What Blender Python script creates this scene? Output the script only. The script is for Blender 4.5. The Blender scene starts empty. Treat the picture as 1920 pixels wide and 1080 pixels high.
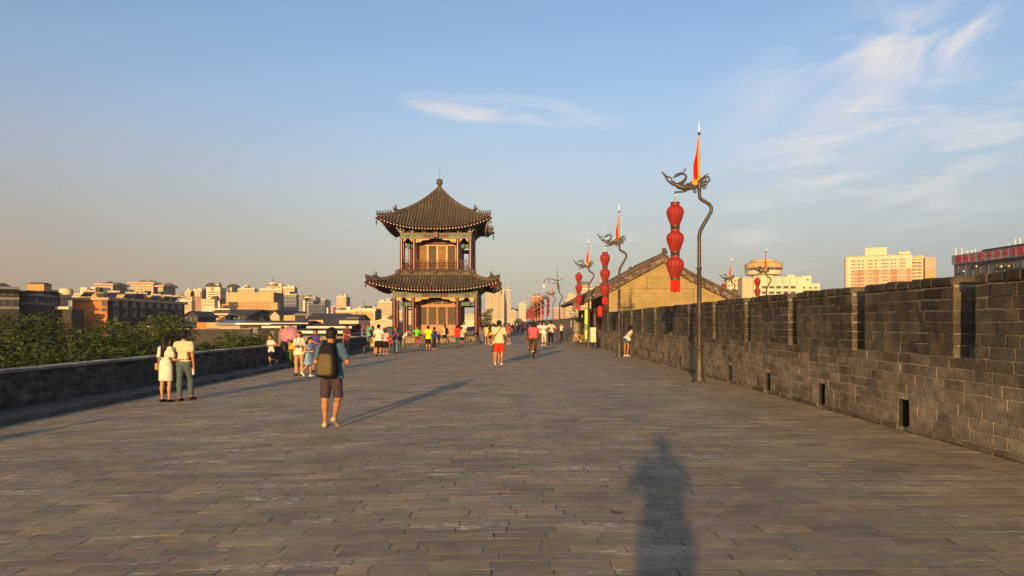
import bpy, math, random
import numpy as np
from mathutils import Vector, Matrix
random.seed(7)
RNG = np.random.default_rng(11)
SC = bpy.context.scene
COL = SC.collection
R = math.radians
EYE = 1.7                       # eye height above the paving
F = 1280.0                      # focal length in photo pixels (24 mm on a 36 mm frame)
CX, CY = 957.0, 605.0           # vanishing point / horizon of the photograph

# ---------------------------------------------------------------- camera
cam_data = bpy.data.cameras.new("camera")
cam = bpy.data.objects.new("camera", cam_data)
COL.objects.link(cam)
cam.location = (0, 0, EYE)
cam.rotation_euler = (R(90), 0, 0)
cam_data.sensor_width = 36.0
cam_data.lens = 24.0
cam_data.shift_x = 3.0 / 1920
cam_data.shift_y = 65.0 / 1920
cam_data.clip_start = 0.05
cam_data.clip_end = 30000
SC.camera = cam

# ---------------------------------------------------------------- light
SUN_EL, SUN_AZ = 9.6, 12.0     # light travels forward and 12 degrees to the right
world = bpy.data.worlds.new("World")
SC.world = world
world.use_nodes = True
WN, WL = world.node_tree.nodes, world.node_tree.links
WN.clear()

def wn(kind, **kw):
    n = WN.new(kind)
    for k, v in kw.items():
        setattr(n, k, v)
    return n

def wmath(op, a, b=None, c=None, clamp=False):
    n = wn('ShaderNodeMath', operation=op)
    n.use_clamp = clamp
    for i, v in enumerate((a, b, c)):
        if v is None:
            continue
        if isinstance(v, (int, float)):
            n.inputs[i].default_value = v
        else:
            WL.new(v, n.inputs[i])
    return n.outputs[0]

def wramp(v, lo, hi):
    n = wn('ShaderNodeMapRange', interpolation_type='SMOOTHSTEP')
    n.inputs['From Min'].default_value = lo
    n.inputs['From Max'].default_value = hi
    WL.new(v, n.inputs['Value'])
    return n.outputs['Result']

sky = wn('ShaderNodeTexSky', sky_type='NISHITA')
sky.sun_disc = False
sky.sun_elevation = R(SUN_EL)
sky.sun_rotation = R(180 + SUN_AZ)
sky.altitude = 400
sky.air_density = 1.0
sky.dust_density = SKY_DUST = 3.0
sky.ozone_density = 1.6
tco = wn('ShaderNodeTexCoord')
sep = wn('ShaderNodeSeparateXYZ')
WL.new(tco.outputs['Generated'], sep.inputs[0])
dx, dy, dz = sep.outputs
yy = wmath('MAXIMUM', dy, 0.05)
su = wmath('DIVIDE', dx, yy)     # tangent of the bearing
sv = wmath('DIVIDE', dz, yy)     # tangent of the elevation
front = wramp(dy, 0.05, 0.3)

def cloud_noise(ax, ay, rot, scale, detail=6, rough=0.6, dist=0.0, seed=0.0):
    c, s = math.cos(rot), math.sin(rot)
    a = wmath('MULTIPLY', wmath('ADD', wmath('MULTIPLY', su, c), wmath('MULTIPLY', sv, s)), ax)
    b = wmath('MULTIPLY', wmath('ADD', wmath('MULTIPLY', sv, c), wmath('MULTIPLY', su, -s)), ay)
    comb = wn('ShaderNodeCombineXYZ')
    WL.new(a, comb.inputs[0]); WL.new(b, comb.inputs[1]); comb.inputs[2].default_value = seed
    n = wn('ShaderNodeTexNoise')
    n.inputs['Scale'].default_value = scale
    n.inputs['Detail'].default_value = detail
    n.inputs['Roughness'].default_value = rough
    n.inputs['Distortion'].default_value = dist
    WL.new(comb.outputs[0], n.inputs['Vector'])
    return n.outputs['Fac']

def blob(cu, cv, ru, rv, rot=0.0):
    c, s = math.cos(rot), math.sin(rot)
    a0 = wmath('ADD', su, -cu); b0 = wmath('ADD', sv, -cv)
    a = wmath('DIVIDE', wmath('ADD', wmath('MULTIPLY', a0, c), wmath('MULTIPLY', b0, s)), ru)
    b = wmath('DIVIDE', wmath('ADD', wmath('MULTIPLY', b0, c), wmath('MULTIPLY', a0, -s)), rv)
    r2 = wmath('ADD', wmath('MULTIPLY', a, a), wmath('MULTIPLY', b, b))
    return wramp(r2, 1.0, 0.0)

def PU(px): return (px - CX) / F
def PV(py): return (CY - py) / F
n1 = cloud_noise(1.0, 2.2, 0.45, 5.0, 7, 0.56, 0.5, 1.3)
n2 = cloud_noise(1.0, 5.0, 0.12, 5.0, 7, 0.6, 0.4, 4.1)
n3 = cloud_noise(1.0, 7.0, -0.12, 9.0, 6, 0.6, 0.5, 9.7)
cirrus = wmath('MULTIPLY', wramp(n1, 0.32, 0.80), blob(PU(1700), PV(130), 0.42, 0.17, 0.45))
puffs = wmath('MULTIPLY', wramp(n1, 0.42, 0.62), blob(PU(1760), PV(70), 0.20, 0.055, 0.28))
band = wmath('MULTIPLY', wramp(n2, 0.42, 0.68), blob(PU(1720), PV(250), 0.34, 0.10, 0.22))
low = wmath('MULTIPLY', wramp(n2, 0.45, 0.75), blob(PU(1500), PV(420), 0.5, 0.10, 0.05))
streak = wmath('MULTIPLY', wramp(n3, 0.22, 0.62), blob(PU(850), PV(203), 0.095, 0.022, -0.22))
streak2 = wmath('MULTIPLY', wramp(n3, 0.36, 0.66), blob(PU(980), PV(212), 0.19, 0.032, -0.08))
cl = wmath('MULTIPLY', cirrus, 0.52)
for c_, w_ in ((puffs, 0.55), (band, 0.55), (low, 0.42), (streak, 0.44), (streak2, 0.34)):
    cl = wmath('ADD', cl, wmath('MULTIPLY', c_, w_))
cl = wmath('MULTIPLY', wmath('MINIMUM', cl, 0.9), front)
hzf = wmath('MULTIPLY', wramp(dz, 0.40, 0.0), 0.93)     # dusty layer of air near the horizon

def wmix(fac, a, b):
    n = wn('ShaderNodeMix', data_type='RGBA')
    if isinstance(fac, float): n.inputs[0].default_value = fac
    else: WL.new(fac, n.inputs[0])
    for i, v in ((6, a), (7, b)):
        if isinstance(v, tuple): n.inputs[i].default_value = (*v, 1)
        else: WL.new(v, n.inputs[i])
    return n.outputs[2]

SKY_STR = 0.121
dr = wn('ShaderNodeValToRGB')    # the dust is warmer and thicker towards the left
um = wn('ShaderNodeMapRange'); um.inputs[1].default_value = -0.75; um.inputs[2].default_value = 0.75
WL.new(su, um.inputs[0]); WL.new(um.outputs[0], dr.inputs[0])
E = dr.color_ramp.elements
E[0].position = 0.05; E[0].color = (2.36, 1.84, 1.36, 1)
E[1].position = 0.95; E[1].color = (2.45, 2.52, 2.45, 1)
e_ = E.new(0.5); e_.color = (3.15, 2.90, 2.26, 1)
gain = wn('ShaderNodeMix', data_type='RGBA', blend_type='MULTIPLY'); gain.inputs[0].default_value = 1
WL.new(sky.outputs[0], gain.inputs[6]); gain.inputs[7].default_value = (1.22, 1.20, 1.27, 1)
skyc = wmix(hzf, gain.outputs[2], dr.outputs[0])
skyc = wmix(cl, skyc, (4.7, 4.4, 4.25))
bg = wn('ShaderNodeBackground')
WL.new(skyc, bg.inputs['Color'])
bg.inputs['Strength'].default_value = SKY_STR
wo = wn('ShaderNodeOutputWorld')
WL.new(bg.outputs[0], wo.inputs['Surface'])

sun_data = bpy.data.lights.new("sun", 'SUN')
sun_data.energy = 5.0
sun_data.angle = R(1.0)
sun_data.color = (1.0, 0.64, 0.26)
sun = bpy.data.objects.new("sun", sun_data)
COL.objects.link(sun)
_d = Vector((math.sin(R(SUN_AZ)) * math.cos(R(SUN_EL)), math.cos(R(SUN_AZ)) * math.cos(R(SUN_EL)), -math.sin(R(SUN_EL))))
sun.rotation_euler = _d.to_track_quat('-Z', 'Y').to_euler()
SC.view_settings.view_transform = 'Standard'
SC.view_settings.look = 'None'
SC.view_settings.exposure = 0.60
SC.view_settings.gamma = 1.0
SC.view_settings.use_curve_mapping = False
SC.render.engine = 'CYCLES'
SC.cycles.use_denoising = True
SC.cycles.max_bounces = 6
SC.cycles.diffuse_bounces = 3
SC.cycles.transparent_max_bounces = 8

# ---------------------------------------------------------------- mesh helpers
class MB:
    """Collects shapes and links them as ONE mesh object."""
    def __init__(s):
        s.v, s.f, s.m, s.t = [], [], [], []
        s.tone = 0.5
    def add(s, vs, fs, mat=0, tone=None):
        o = len(s.v)
        s.v.extend(tuple(map(float, p)) for p in vs)
        t = s.tone if tone is None else tone
        s.t.extend([t] * len(vs))
        for f in fs:
            s.f.append(tuple(i + o for i in f)); s.m.append(mat)
    def box(s, x0, x1, y0, y1, z0, z1, mat=0, b=0.0, M=None, tone=None):
        if b <= 0:
            vs = [(x, y, z) for x in (x0, x1) for y in (y0, y1) for z in (z0, z1)]
            fs = [(0, 1, 3, 2), (4, 6, 7, 5), (0, 4, 5, 1), (2, 3, 7, 6), (0, 2, 6, 4), (1, 5, 7, 3)]
        else:
            b = min(b, (x1 - x0) * .45, (y1 - y0) * .45, (z1 - z0) * .45)
            vs, idx = [], {}
            for i, X in enumerate((x0, x1)):
                for j, Y in enumerate((y0, y1)):
                    for k, Z in enumerate((z0, z1)):
                        sx, sy, sz = (1 if i == 0 else -1), (1 if j == 0 else -1), (1 if k == 0 else -1)
                        idx[i, j, k, 0] = len(vs); vs.append((X, Y + sy * b, Z + sz * b))
                        idx[i, j, k, 1] = len(vs); vs.append((X + sx * b, Y, Z + sz * b))
                        idx[i, j, k, 2] = len(vs); vs.append((X + sx * b, Y + sy * b, Z))
            fs = []
            for i in (0, 1):
                q = [idx[i, 0, 0, 0], idx[i, 1, 0, 0], idx[i, 1, 1, 0], idx[i, 0, 1, 0]]
                fs.append(q if i else q[::-1])
                q = [idx[0, i, 0, 1], idx[1, i, 0, 1], idx[1, i, 1, 1], idx[0, i, 1, 1]]
                fs.append(q[::-1] if i else q)
                q = [idx[0, 0, i, 2], idx[1, 0, i, 2], idx[1, 1, i, 2], idx[0, 1, i, 2]]
                fs.append(q if i else q[::-1])
            for i in (0, 1):
                for j in (0, 1):
                    fl = (i + j) % 2 == 1
                    q = [idx[i, j, 0, 0], idx[i, j, 1, 0], idx[i, j, 1, 1], idx[i, j, 0, 1]]; fs.append(q if not fl else q[::-1])
                    q = [idx[i, 0, j, 0], idx[i, 1, j, 0], idx[i, 1, j, 2], idx[i, 0, j, 2]]; fs.append(q[::-1] if not fl else q)
                    q = [idx[0, i, j, 1], idx[1, i, j, 1], idx[1, i, j, 2], idx[0, i, j, 2]]; fs.append(q if not fl else q[::-1])
                    for k in (0, 1):
                        q = [idx[i, j, k, 0], idx[i, j, k, 1], idx[i, j, k, 2]]
                        fs.append(q if (i + j + k) % 2 == 0 else q[::-1])
        if M is not None:
            vs = [tuple(M @ Vector(p)) for p in vs]
        s.add(vs, fs, mat, tone)
    def tube(s, pts, rad, n=8, mat=0, flat=1.0, cap=True, tone=None):
        P = [Vector(p) for p in pts]
        if not hasattr(rad, '__len__'): rad = [rad] * len(P)
        T = []
        for i in range(len(P)):
            t = (P[min(i + 1, len(P) - 1)] - P[max(i - 1, 0)])
            T.append(t.normalized() if t.length > 1e-9 else Vector((0, 0, 1)))
        up = Vector((0, 0, 1)) if abs(T[0].z) < .9 else Vector((1, 0, 0))
        N = (up - T[0] * up.dot(T[0])).normalized()
        vs = []
        for i, p in enumerate(P):
            N = (N - T[i] * N.dot(T[i]))
            N = N.normalized() if N.length > 1e-6 else T[i].orthogonal().normalized()
            B = T[i].cross(N)
            for k in range(n):
                a = 2 * math.pi * k / n
                vs.append(p + N * (math.cos(a) * rad[i]) + B * (math.sin(a) * rad[i] * flat))
        fs = []
        for i in range(len(P) - 1):
            for k in range(n):
                k2 = (k + 1) % n
                fs.append((i * n + k, i * n + k2, (i + 1) * n + k2, (i + 1) * n + k))
        if cap:
            fs.append(tuple(range(n))[::-1]); fs.append(tuple((len(P) - 1) * n + k for k in range(n)))
        s.add(vs, fs, mat, tone)
    def lathe(s, prof, n=16, c=(0, 0, 0), mat=0, ripple=0.0, nr=0, tone=None):
        vs, fs = [], []
        for r, z in prof:
            for k in range(n):
                a = 2 * math.pi * k / n
                rr = r * (1 + (ripple * abs(math.sin(nr * a / 2)) - ripple if nr else 0))
                vs.append((c[0] + rr * math.cos(a), c[1] + rr * math.sin(a), c[2] + z))
        for i in range(len(prof) - 1):
            for k in range(n):
                k2 = (k + 1) % n
                fs.append((i * n + k, i * n + k2, (i + 1) * n + k2, (i + 1) * n + k))
        fs.append(tuple(range(n))[::-1]); fs.append(tuple((len(prof) - 1) * n + k for k in range(n)))
        s.add(vs, fs, mat, tone)
    def prism(s, poly, a0, a1, axis='y', mat=0, tone=None):
        """poly: 2-D outline; extruded along axis. axis y: (x,z); x: (y,z); z: (x,y)."""
        n = len(poly)
        def pt(p, a):
            return {'y': (p[0], a, p[1]), 'x': (a, p[0], p[1]), 'z': (p[0], p[1], a)}[axis]
        vs = [pt(p, a0) for p in poly] + [pt(p, a1) for p in poly]
        area = sum(poly[i][0] * poly[(i + 1) % n][1] - poly[(i + 1) % n][0] * poly[i][1] for i in range(n))
        fl = (area > 0) != (axis == 'y')
        fs = [(i, (i + 1) % n, n + (i + 1) % n, n + i) for i in range(n)] + [tuple(range(n))[::-1], tuple(range(n, 2 * n))]
        if not fl: fs = [f[::-1] for f in fs]
        s.add(vs, fs, mat, tone)
    def ball(s, c, r, n=10, mat=0, sc=(1, 1, 1), tone=None):
        m = max(4, n // 2 + 1)
        vs, fs = [], []
        for i in range(m + 1):
            th = math.pi * i / m
            for k in range(n):
                a = 2 * math.pi * k / n
                vs.append((c[0] + r * sc[0] * math.sin(th) * math.cos(a), c[1] + r * sc[1] * math.sin(th) * math.sin(a), c[2] - r * sc[2] * math.cos(th)))
        for i in range(m):
            for k in range(n):
                k2 = (k + 1) % n
                fs.append((i * n + k, i * n + k2, (i + 1) * n + k2, (i + 1) * n + k))
        s.add(vs, fs, mat, tone)
    def build(s, name, mats, parent=None, loc=(0, 0, 0), smooth=None, rz=0.0):
        return mesh_obj(name, s.v, s.f, mats, parent, loc, s.m, smooth, s.t, rz)

def mesh_obj(name, v, f, mats, parent=None, loc=(0, 0, 0), mi=None, smooth=None, tone=None, rz=0.0):
    me = bpy.data.meshes.new(name)
    me.from_pydata([tuple(p) for p in v], [], [tuple(x) for x in f])
    if not isinstance(mats, (list, tuple)): mats = [mats]
    for m in mats: me.materials.append(m)
    if mi is not None and len(mats) > 1: me.polygons.foreach_set('material_index', mi)
    if tone is not None:
        a = me.attributes.new('tone', 'FLOAT', 'POINT'); a.data.foreach_set('value', np.asarray(tone, dtype=np.float32))
    if smooth is not None:
        me.polygons.foreach_set('use_smooth', [True] * len(me.polygons))
        if smooth < 180: me.set_sharp_from_angle(angle=R(smooth))
    me.update()
    o = bpy.data.objects.new(name, me)
    COL.objects.link(o)
    o.location = loc
    if rz: o.rotation_euler = (0, 0, rz)
    if parent is not None: o.parent = parent
    return o

def tag(o, label=None, cat=None, group=None, kind=None):
    if label: o['label'] = label
    if cat: o['category'] = cat
    if group: o['group'] = group
    if kind: o['kind'] = kind
    return o

def thing(name, label, cat, loc=(0, 0, 0), rz=0.0, group=None):
    o = bpy.data.objects.new(name, None)
    COL.objects.link(o)
    o.empty_display_size = 0.2
    o.location = loc; o.rotation_euler = (0, 0, rz)
    return tag(o, label, cat, group, 'thing' if label else None)

def copy_tree(o, parent=None):
    c = o.copy(); COL.objects.link(c)
    if parent is not None: c.parent = parent
    for ch in o.children: copy_tree(ch, c)
    return c

def dup(o, loc, rz, label, group=None, sc=1.0):
    c = copy_tree(o)
    c.location = loc; c.rotation_euler = (0, 0, rz); c.scale = o.scale * sc
    c['label'] = label
    if group: c['group'] = group
    return c

def gz(x):
    """paving height: a slight fall towards the inner (left) side"""
    return 0.03 * x if x < 0 else 0.0

def at(px, py):
    """a ground point of the walkway seen at photo pixel px,py -> (x, y, z, metres per pixel)"""
    k = EYE / ((py - CY) + 0.03 * min(px - CX, 0))
    x = (px - CX) * k
    return x, F * k, gz(x), k

def PX(px, d): return (px - CX) * d / F
def PZ(py, d): return EYE + (CY - py) * d / F

# ---------------------------------------------------------------- materials
def srgb(r, g, b):
    f = lambda c: (c / 255 / 12.92) if c / 255 <= .04045 else ((c / 255 + .055) / 1.055) ** 2.4
    return (f(r), f(g), f(b))

MATS = {}
def mat(name, col, rough=0.7, var=0.25, scale=6.0, spec=0.3, metal=0.0, bump=0.0, bscale=40.0, col2=None, tone=0.0, emit=None, trans=0.0, stain=0.0):
    """procedural material: base colour varied by two noises (and by the per-point 'tone'), optional bump"""
    if name in MATS: return MATS[name]
    m = bpy.data.materials.new(name); m.use_nodes = True
    N, L = m.node_tree.nodes, m.node_tree.links
    bs = N['Principled BSDF']
    bs.inputs['Roughness'].default_value = rough
    bs.inputs['Specular IOR Level'].default_value = spec
    bs.inputs['Metallic'].default_value = metal
    tc = N.new('ShaderNodeTexCoord')
    nz = N.new('ShaderNodeTexNoise'); nz.inputs['Scale'].default_value = scale; nz.inputs['Detail'].default_value = 5
    L.new(tc.outputs['Object'], nz.inputs['Vector'])
    fac = nz.outputs['Fac']
    c2 = col2 if col2 else tuple(c * (1 - var) for c in col)
    c1 = col if col2 else tuple(min(1, c * (1 + var)) for c in col)
    mr = N.new('ShaderNodeMapRange'); mr.inputs['From Min'].default_value = .3; mr.inputs['From Max'].default_value = .7
    L.new(fac, mr.inputs['Value'])
    mx = N.new('ShaderNodeMix'); mx.data_type = 'RGBA'
    mx.inputs[6].default_value = (*c2, 1); mx.inputs[7].default_value = (*c1, 1)
    L.new(mr.outputs[0], mx.inputs[0])
    out = mx.outputs[2]
    if tone:
        at_ = N.new('ShaderNodeAttribute'); at_.attribute_name = 'tone'
        r2 = N.new('ShaderNodeMapRange'); r2.inputs['To Min'].default_value = 1 - tone; r2.inputs['To Max'].default_value = 1 + tone
        L.new(at_.outputs['Fac'], r2.inputs['Value'])
        m2 = N.new('ShaderNodeMix'); m2.data_type = 'RGBA'; m2.blend_type = 'MULTIPLY'; m2.inputs[0].default_value = 1
        L.new(out, m2.inputs[6]); L.new(r2.outputs[0], m2.inputs[7]); out = m2.outputs[2]
    if stain:
        n4 = N.new('ShaderNodeTexNoise'); n4.inputs['Scale'].default_value = scale * .23; n4.inputs['Detail'].default_value = 7; n4.inputs['Roughness'].default_value = .65
        L.new(tc.outputs['Object'], n4.inputs['Vector'])
        r3 = N.new('ShaderNodeMapRange'); r3.inputs['From Min'].default_value = .35; r3.inputs['From Max'].default_value = .68
        r3.inputs['To Min'].default_value = 1 - stain; r3.inputs['To Max'].default_value = 1 + stain * .4
        L.new(n4.outputs['Fac'], r3.inputs['Value'])
        m3 = N.new('ShaderNodeMix'); m3.data_type = 'RGBA'; m3.blend_type = 'MULTIPLY'; m3.inputs[0].default_value = 1
        L.new(out, m3.inputs[6]); L.new(r3.outputs[0], m3.inputs[7]); out = m3.outputs[2]
    L.new(out, bs.inputs['Base Color'])
    if bump:
        nb = N.new('ShaderNodeTexNoise'); nb.inputs['Scale'].default_value = bscale; nb.inputs['Detail'].default_value = 6
        L.new(tc.outputs['Object'], nb.inputs['Vector'])
        bp = N.new('ShaderNodeBump'); bp.inputs['Strength'].default_value = bump; bp.inputs['Distance'].default_value = 0.02
        L.new(nb.outputs['Fac'], bp.inputs['Height']); L.new(bp.outputs[0], bs.inputs['Normal'])
    if emit:
        bs.inputs['Emission Color'].default_value = (*emit[:3], 1); bs.inputs['Emission Strength'].default_value = emit[3]
    if trans:
        tr = N.new('ShaderNodeBsdfTranslucent'); L.new(out, tr.inputs['Color'])
        ms = N.new('ShaderNodeMixShader'); ms.inputs[0].default_value = trans
        L.new(bs.outputs[0], ms.inputs[1]); L.new(tr.outputs[0], ms.inputs[2])
        L.new(ms.outputs[0], N['Material Output'].inputs['Surface'])
    MATS[name] = m
    return m

def brick_mat(name, cA, cB, cM, bw=0.45, bh=0.15, axis='xz', mort=0.012, stain=.35, rough=.85):
    """courses of brick for walls seen from afar (object coordinates in metres)"""
    if name in MATS: return MATS[name]
    m = bpy.data.materials.new(name); m.use_nodes = True
    N, L = m.node_tree.nodes, m.node_tree.links
    bs = N['Principled BSDF']; bs.inputs['Roughness'].default_value = rough; bs.inputs['Specular IOR Level'].default_value = .2
    tc = N.new('ShaderNodeTexCoord'); sp = N.new('ShaderNodeSeparateXYZ'); L.new(tc.outputs['Object'], sp.inputs[0])
    cb = N.new('ShaderNodeCombineXYZ')
    L.new(sp.outputs['XYZ'.index(axis[0].upper())], cb.inputs[0]); L.new(sp.outputs['XYZ'.index(axis[1].upper())], cb.inputs[1])
    br = N.new('ShaderNodeTexBrick'); br.inputs['Scale'].default_value = 1.0
    br.inputs['Brick Width'].default_value = bw; br.inputs['Row Height'].default_value = bh; br.inputs['Mortar Size'].default_value = mort
    br.inputs['Color1'].default_value = (*cA, 1); br.inputs['Color2'].default_value = (*cB, 1); br.inputs['Mortar'].default_value = (*cM, 1)
    L.new(cb.outputs[0], br.inputs['Vector'])
    nz = N.new('ShaderNodeTexNoise'); nz.inputs['Scale'].default_value = .9; nz.inputs['Detail'].default_value = 8; nz.inputs['Roughness'].default_value = .65
    L.new(tc.outputs['Object'], nz.inputs['Vector'])
    mr = N.new('ShaderNodeMapRange'); mr.inputs['From Min'].default_value = .3; mr.inputs['From Max'].default_value = .7
    mr.inputs['To Min'].default_value = 1 - stain; mr.inputs['To Max'].default_value = 1 + stain * .6
    L.new(nz.outputs['Fac'], mr.inputs['Value'])
    mx = N.new('ShaderNodeMix'); mx.data_type = 'RGBA'; mx.blend_type = 'MULTIPLY'; mx.inputs[0].default_value = 1
    L.new(br.outputs['Color'], mx.inputs[6]); L.new(mr.outputs[0], mx.inputs[7]); L.new(mx.outputs[2], bs.inputs['Base Color'])
    bp = N.new('ShaderNodeBump'); bp.inputs['Strength'].default_value = .5; bp.inputs['Distance'].default_value = .01
    iv = N.new('ShaderNodeMath'); iv.operation = 'SUBTRACT'; iv.inputs[0].default_value = 1; L.new(br.outputs['Fac'], iv.inputs[1])
    L.new(iv.outputs[0], bp.inputs['Height']); L.new(bp.outputs[0], bs.inputs['Normal'])
    MATS[name] = m
    return m
# ---------------------------------------------------------------- brick courses as geometry
class Bricks:
    def __init__(s):
        s.V, s.F, s.T, s.n = [], [], [], 0
    def rects(s, rc, O, U, V, N, p=0.02, ch=0.008, jit=0.006, tilt=0.0, back=0.03, wob=0.003, tone=None):
        """rc: (n,4) u0,u1,v0,v1 -> chamfered bricks standing p proud of the bed"""
        rc = np.asarray(rc, float)
        n = len(rc)
        if not n: return
        O, U, V, N = (np.asarray(a, float) for a in (O, U, V, N))
        u0, u1, v0, v1 = rc.T
        cu = np.stack([u0, u1, u1, u0], 1); cv = np.stack([v0, v0, v1, v1], 1)
        su = np.array([1, -1, -1, 1.0]); sv = np.array([1, 1, -1, -1.0])
        pr = p + RNG.normal(0, jit, n)
        tu = RNG.normal(0, tilt, n); tv = RNG.normal(0, tilt, n)
        cu = cu + RNG.normal(0, wob, cu.shape); cv = cv + RNG.normal(0, wob, cv.shape)
        mu, mv = (u0 + u1) / 2, (v0 + v1) / 2
        hgt = pr[:, None] + (cu - mu[:, None]) * tu[:, None] + (cv - mv[:, None]) * tv[:, None]
        chn = ch * RNG.uniform(.5, 1.7, cu.shape)
        def P(a, b, c): return O + a[..., None] * U + b[..., None] * V + c[..., None] * N
        ring_b = P(cu, cv, np.full_like(cu, -back))
        ring_o = P(cu, cv, hgt - chn * .8)
        ring_i = P(cu + su * chn, cv + sv * chn, hgt)
        vs = np.concatenate([ring_b, ring_o, ring_i], 1).reshape(-1, 3)
        f = []
        for i in range(4):
            j = (i + 1) % 4
            f.append([i, j, 4 + j, 4 + i]); f.append([4 + i, 4 + j, 8 + j, 8 + i])
        f.append([8, 9, 10, 11])
        f = np.array(f)
        fs = (f[None] + (np.arange(n) * 12)[:, None, None]).reshape(-1, 4) + s.n
        s.V.append(vs); s.F.append(fs); s.n += len(vs)
        t = RNG.random(n) if tone is None else np.clip(RNG.normal(tone(mv) if callable(tone) else tone, .17, n), 0, 1)
        s.T.append(np.repeat(t, 12))
    def quad(s, pts, tone=0.5):
        s.V.append(np.asarray(pts, float)); s.F.append(np.array([[0, 1, 2, 3]]) + s.n); s.n += 4
        s.T.append(np.full(4, tone))
    def build(s, name, mats, parent=None, loc=(0, 0, 0), zfun=None):
        V = np.concatenate(s.V); Fq = np.concatenate(s.F)
        if zfun is not None: V[:, 2] += zfun(V[:, 0])
        me = bpy.data.meshes.new(name)
        me.vertices.add(len(V)); me.vertices.foreach_set('co', V.astype(np.float32).ravel())
        me.loops.add(Fq.size); me.loops.foreach_set('vertex_index', Fq.astype(np.int32).ravel())
        me.polygons.add(len(Fq)); me.polygons.foreach_set('loop_start', np.arange(0, Fq.size, 4, dtype=np.int32))
        for m in (mats if isinstance(mats, (list, tuple)) else [mats]): me.materials.append(m)
        a = me.attributes.new('tone', 'FLOAT', 'POINT'); a.data.foreach_set('value', np.concatenate(s.T).astype(np.float32))
        me.update(calc_edges=True); me.validate(); me.shade_flat()
        o = bpy.data.objects.new(name, me); COL.objects.link(o); o.location = loc
        if parent is not None: o.parent = parent
        return o

def courses(a0, a1, v0, bh, rows, bl, gap=0.012, start=0, holes=()):
    """running bond between a0 and a1; holes: (h0,h1,z0,z1) rectangles left open"""
    out = []
    for r in range(rows):
        z0, z1 = v0 + r * bh + gap / 2, v0 + (r + 1) * bh - gap / 2
        segs = [(a0, a1)]
        for h0, h1, hz0, hz1 in holes:
            if z1 <= hz0 + .01 or z0 >= hz1 - .01: continue
            ns = []
            for s0, s1 in segs:
                if h1 <= s0 or h0 >= s1: ns.append((s0, s1)); continue
                if h0 > s0: ns.append((s0, h0))
                if h1 < s1: ns.append((h1, s1))
            segs = ns
        for s0, s1 in segs:
            u = s0
            first = True
            while u < s1 - .02:
                L = bl * random.choice((1, 1, 1, .96, 1.05, .5, .75))
                if first and (r + start) % 2: L = bl * .5
                first = False
                e = min(s1, u + L)
                if s1 - e < bl * .22: e = s1
                out.append((u + gap / 2, e - gap / 2, z0, z1))
                u = e
    return out

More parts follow.
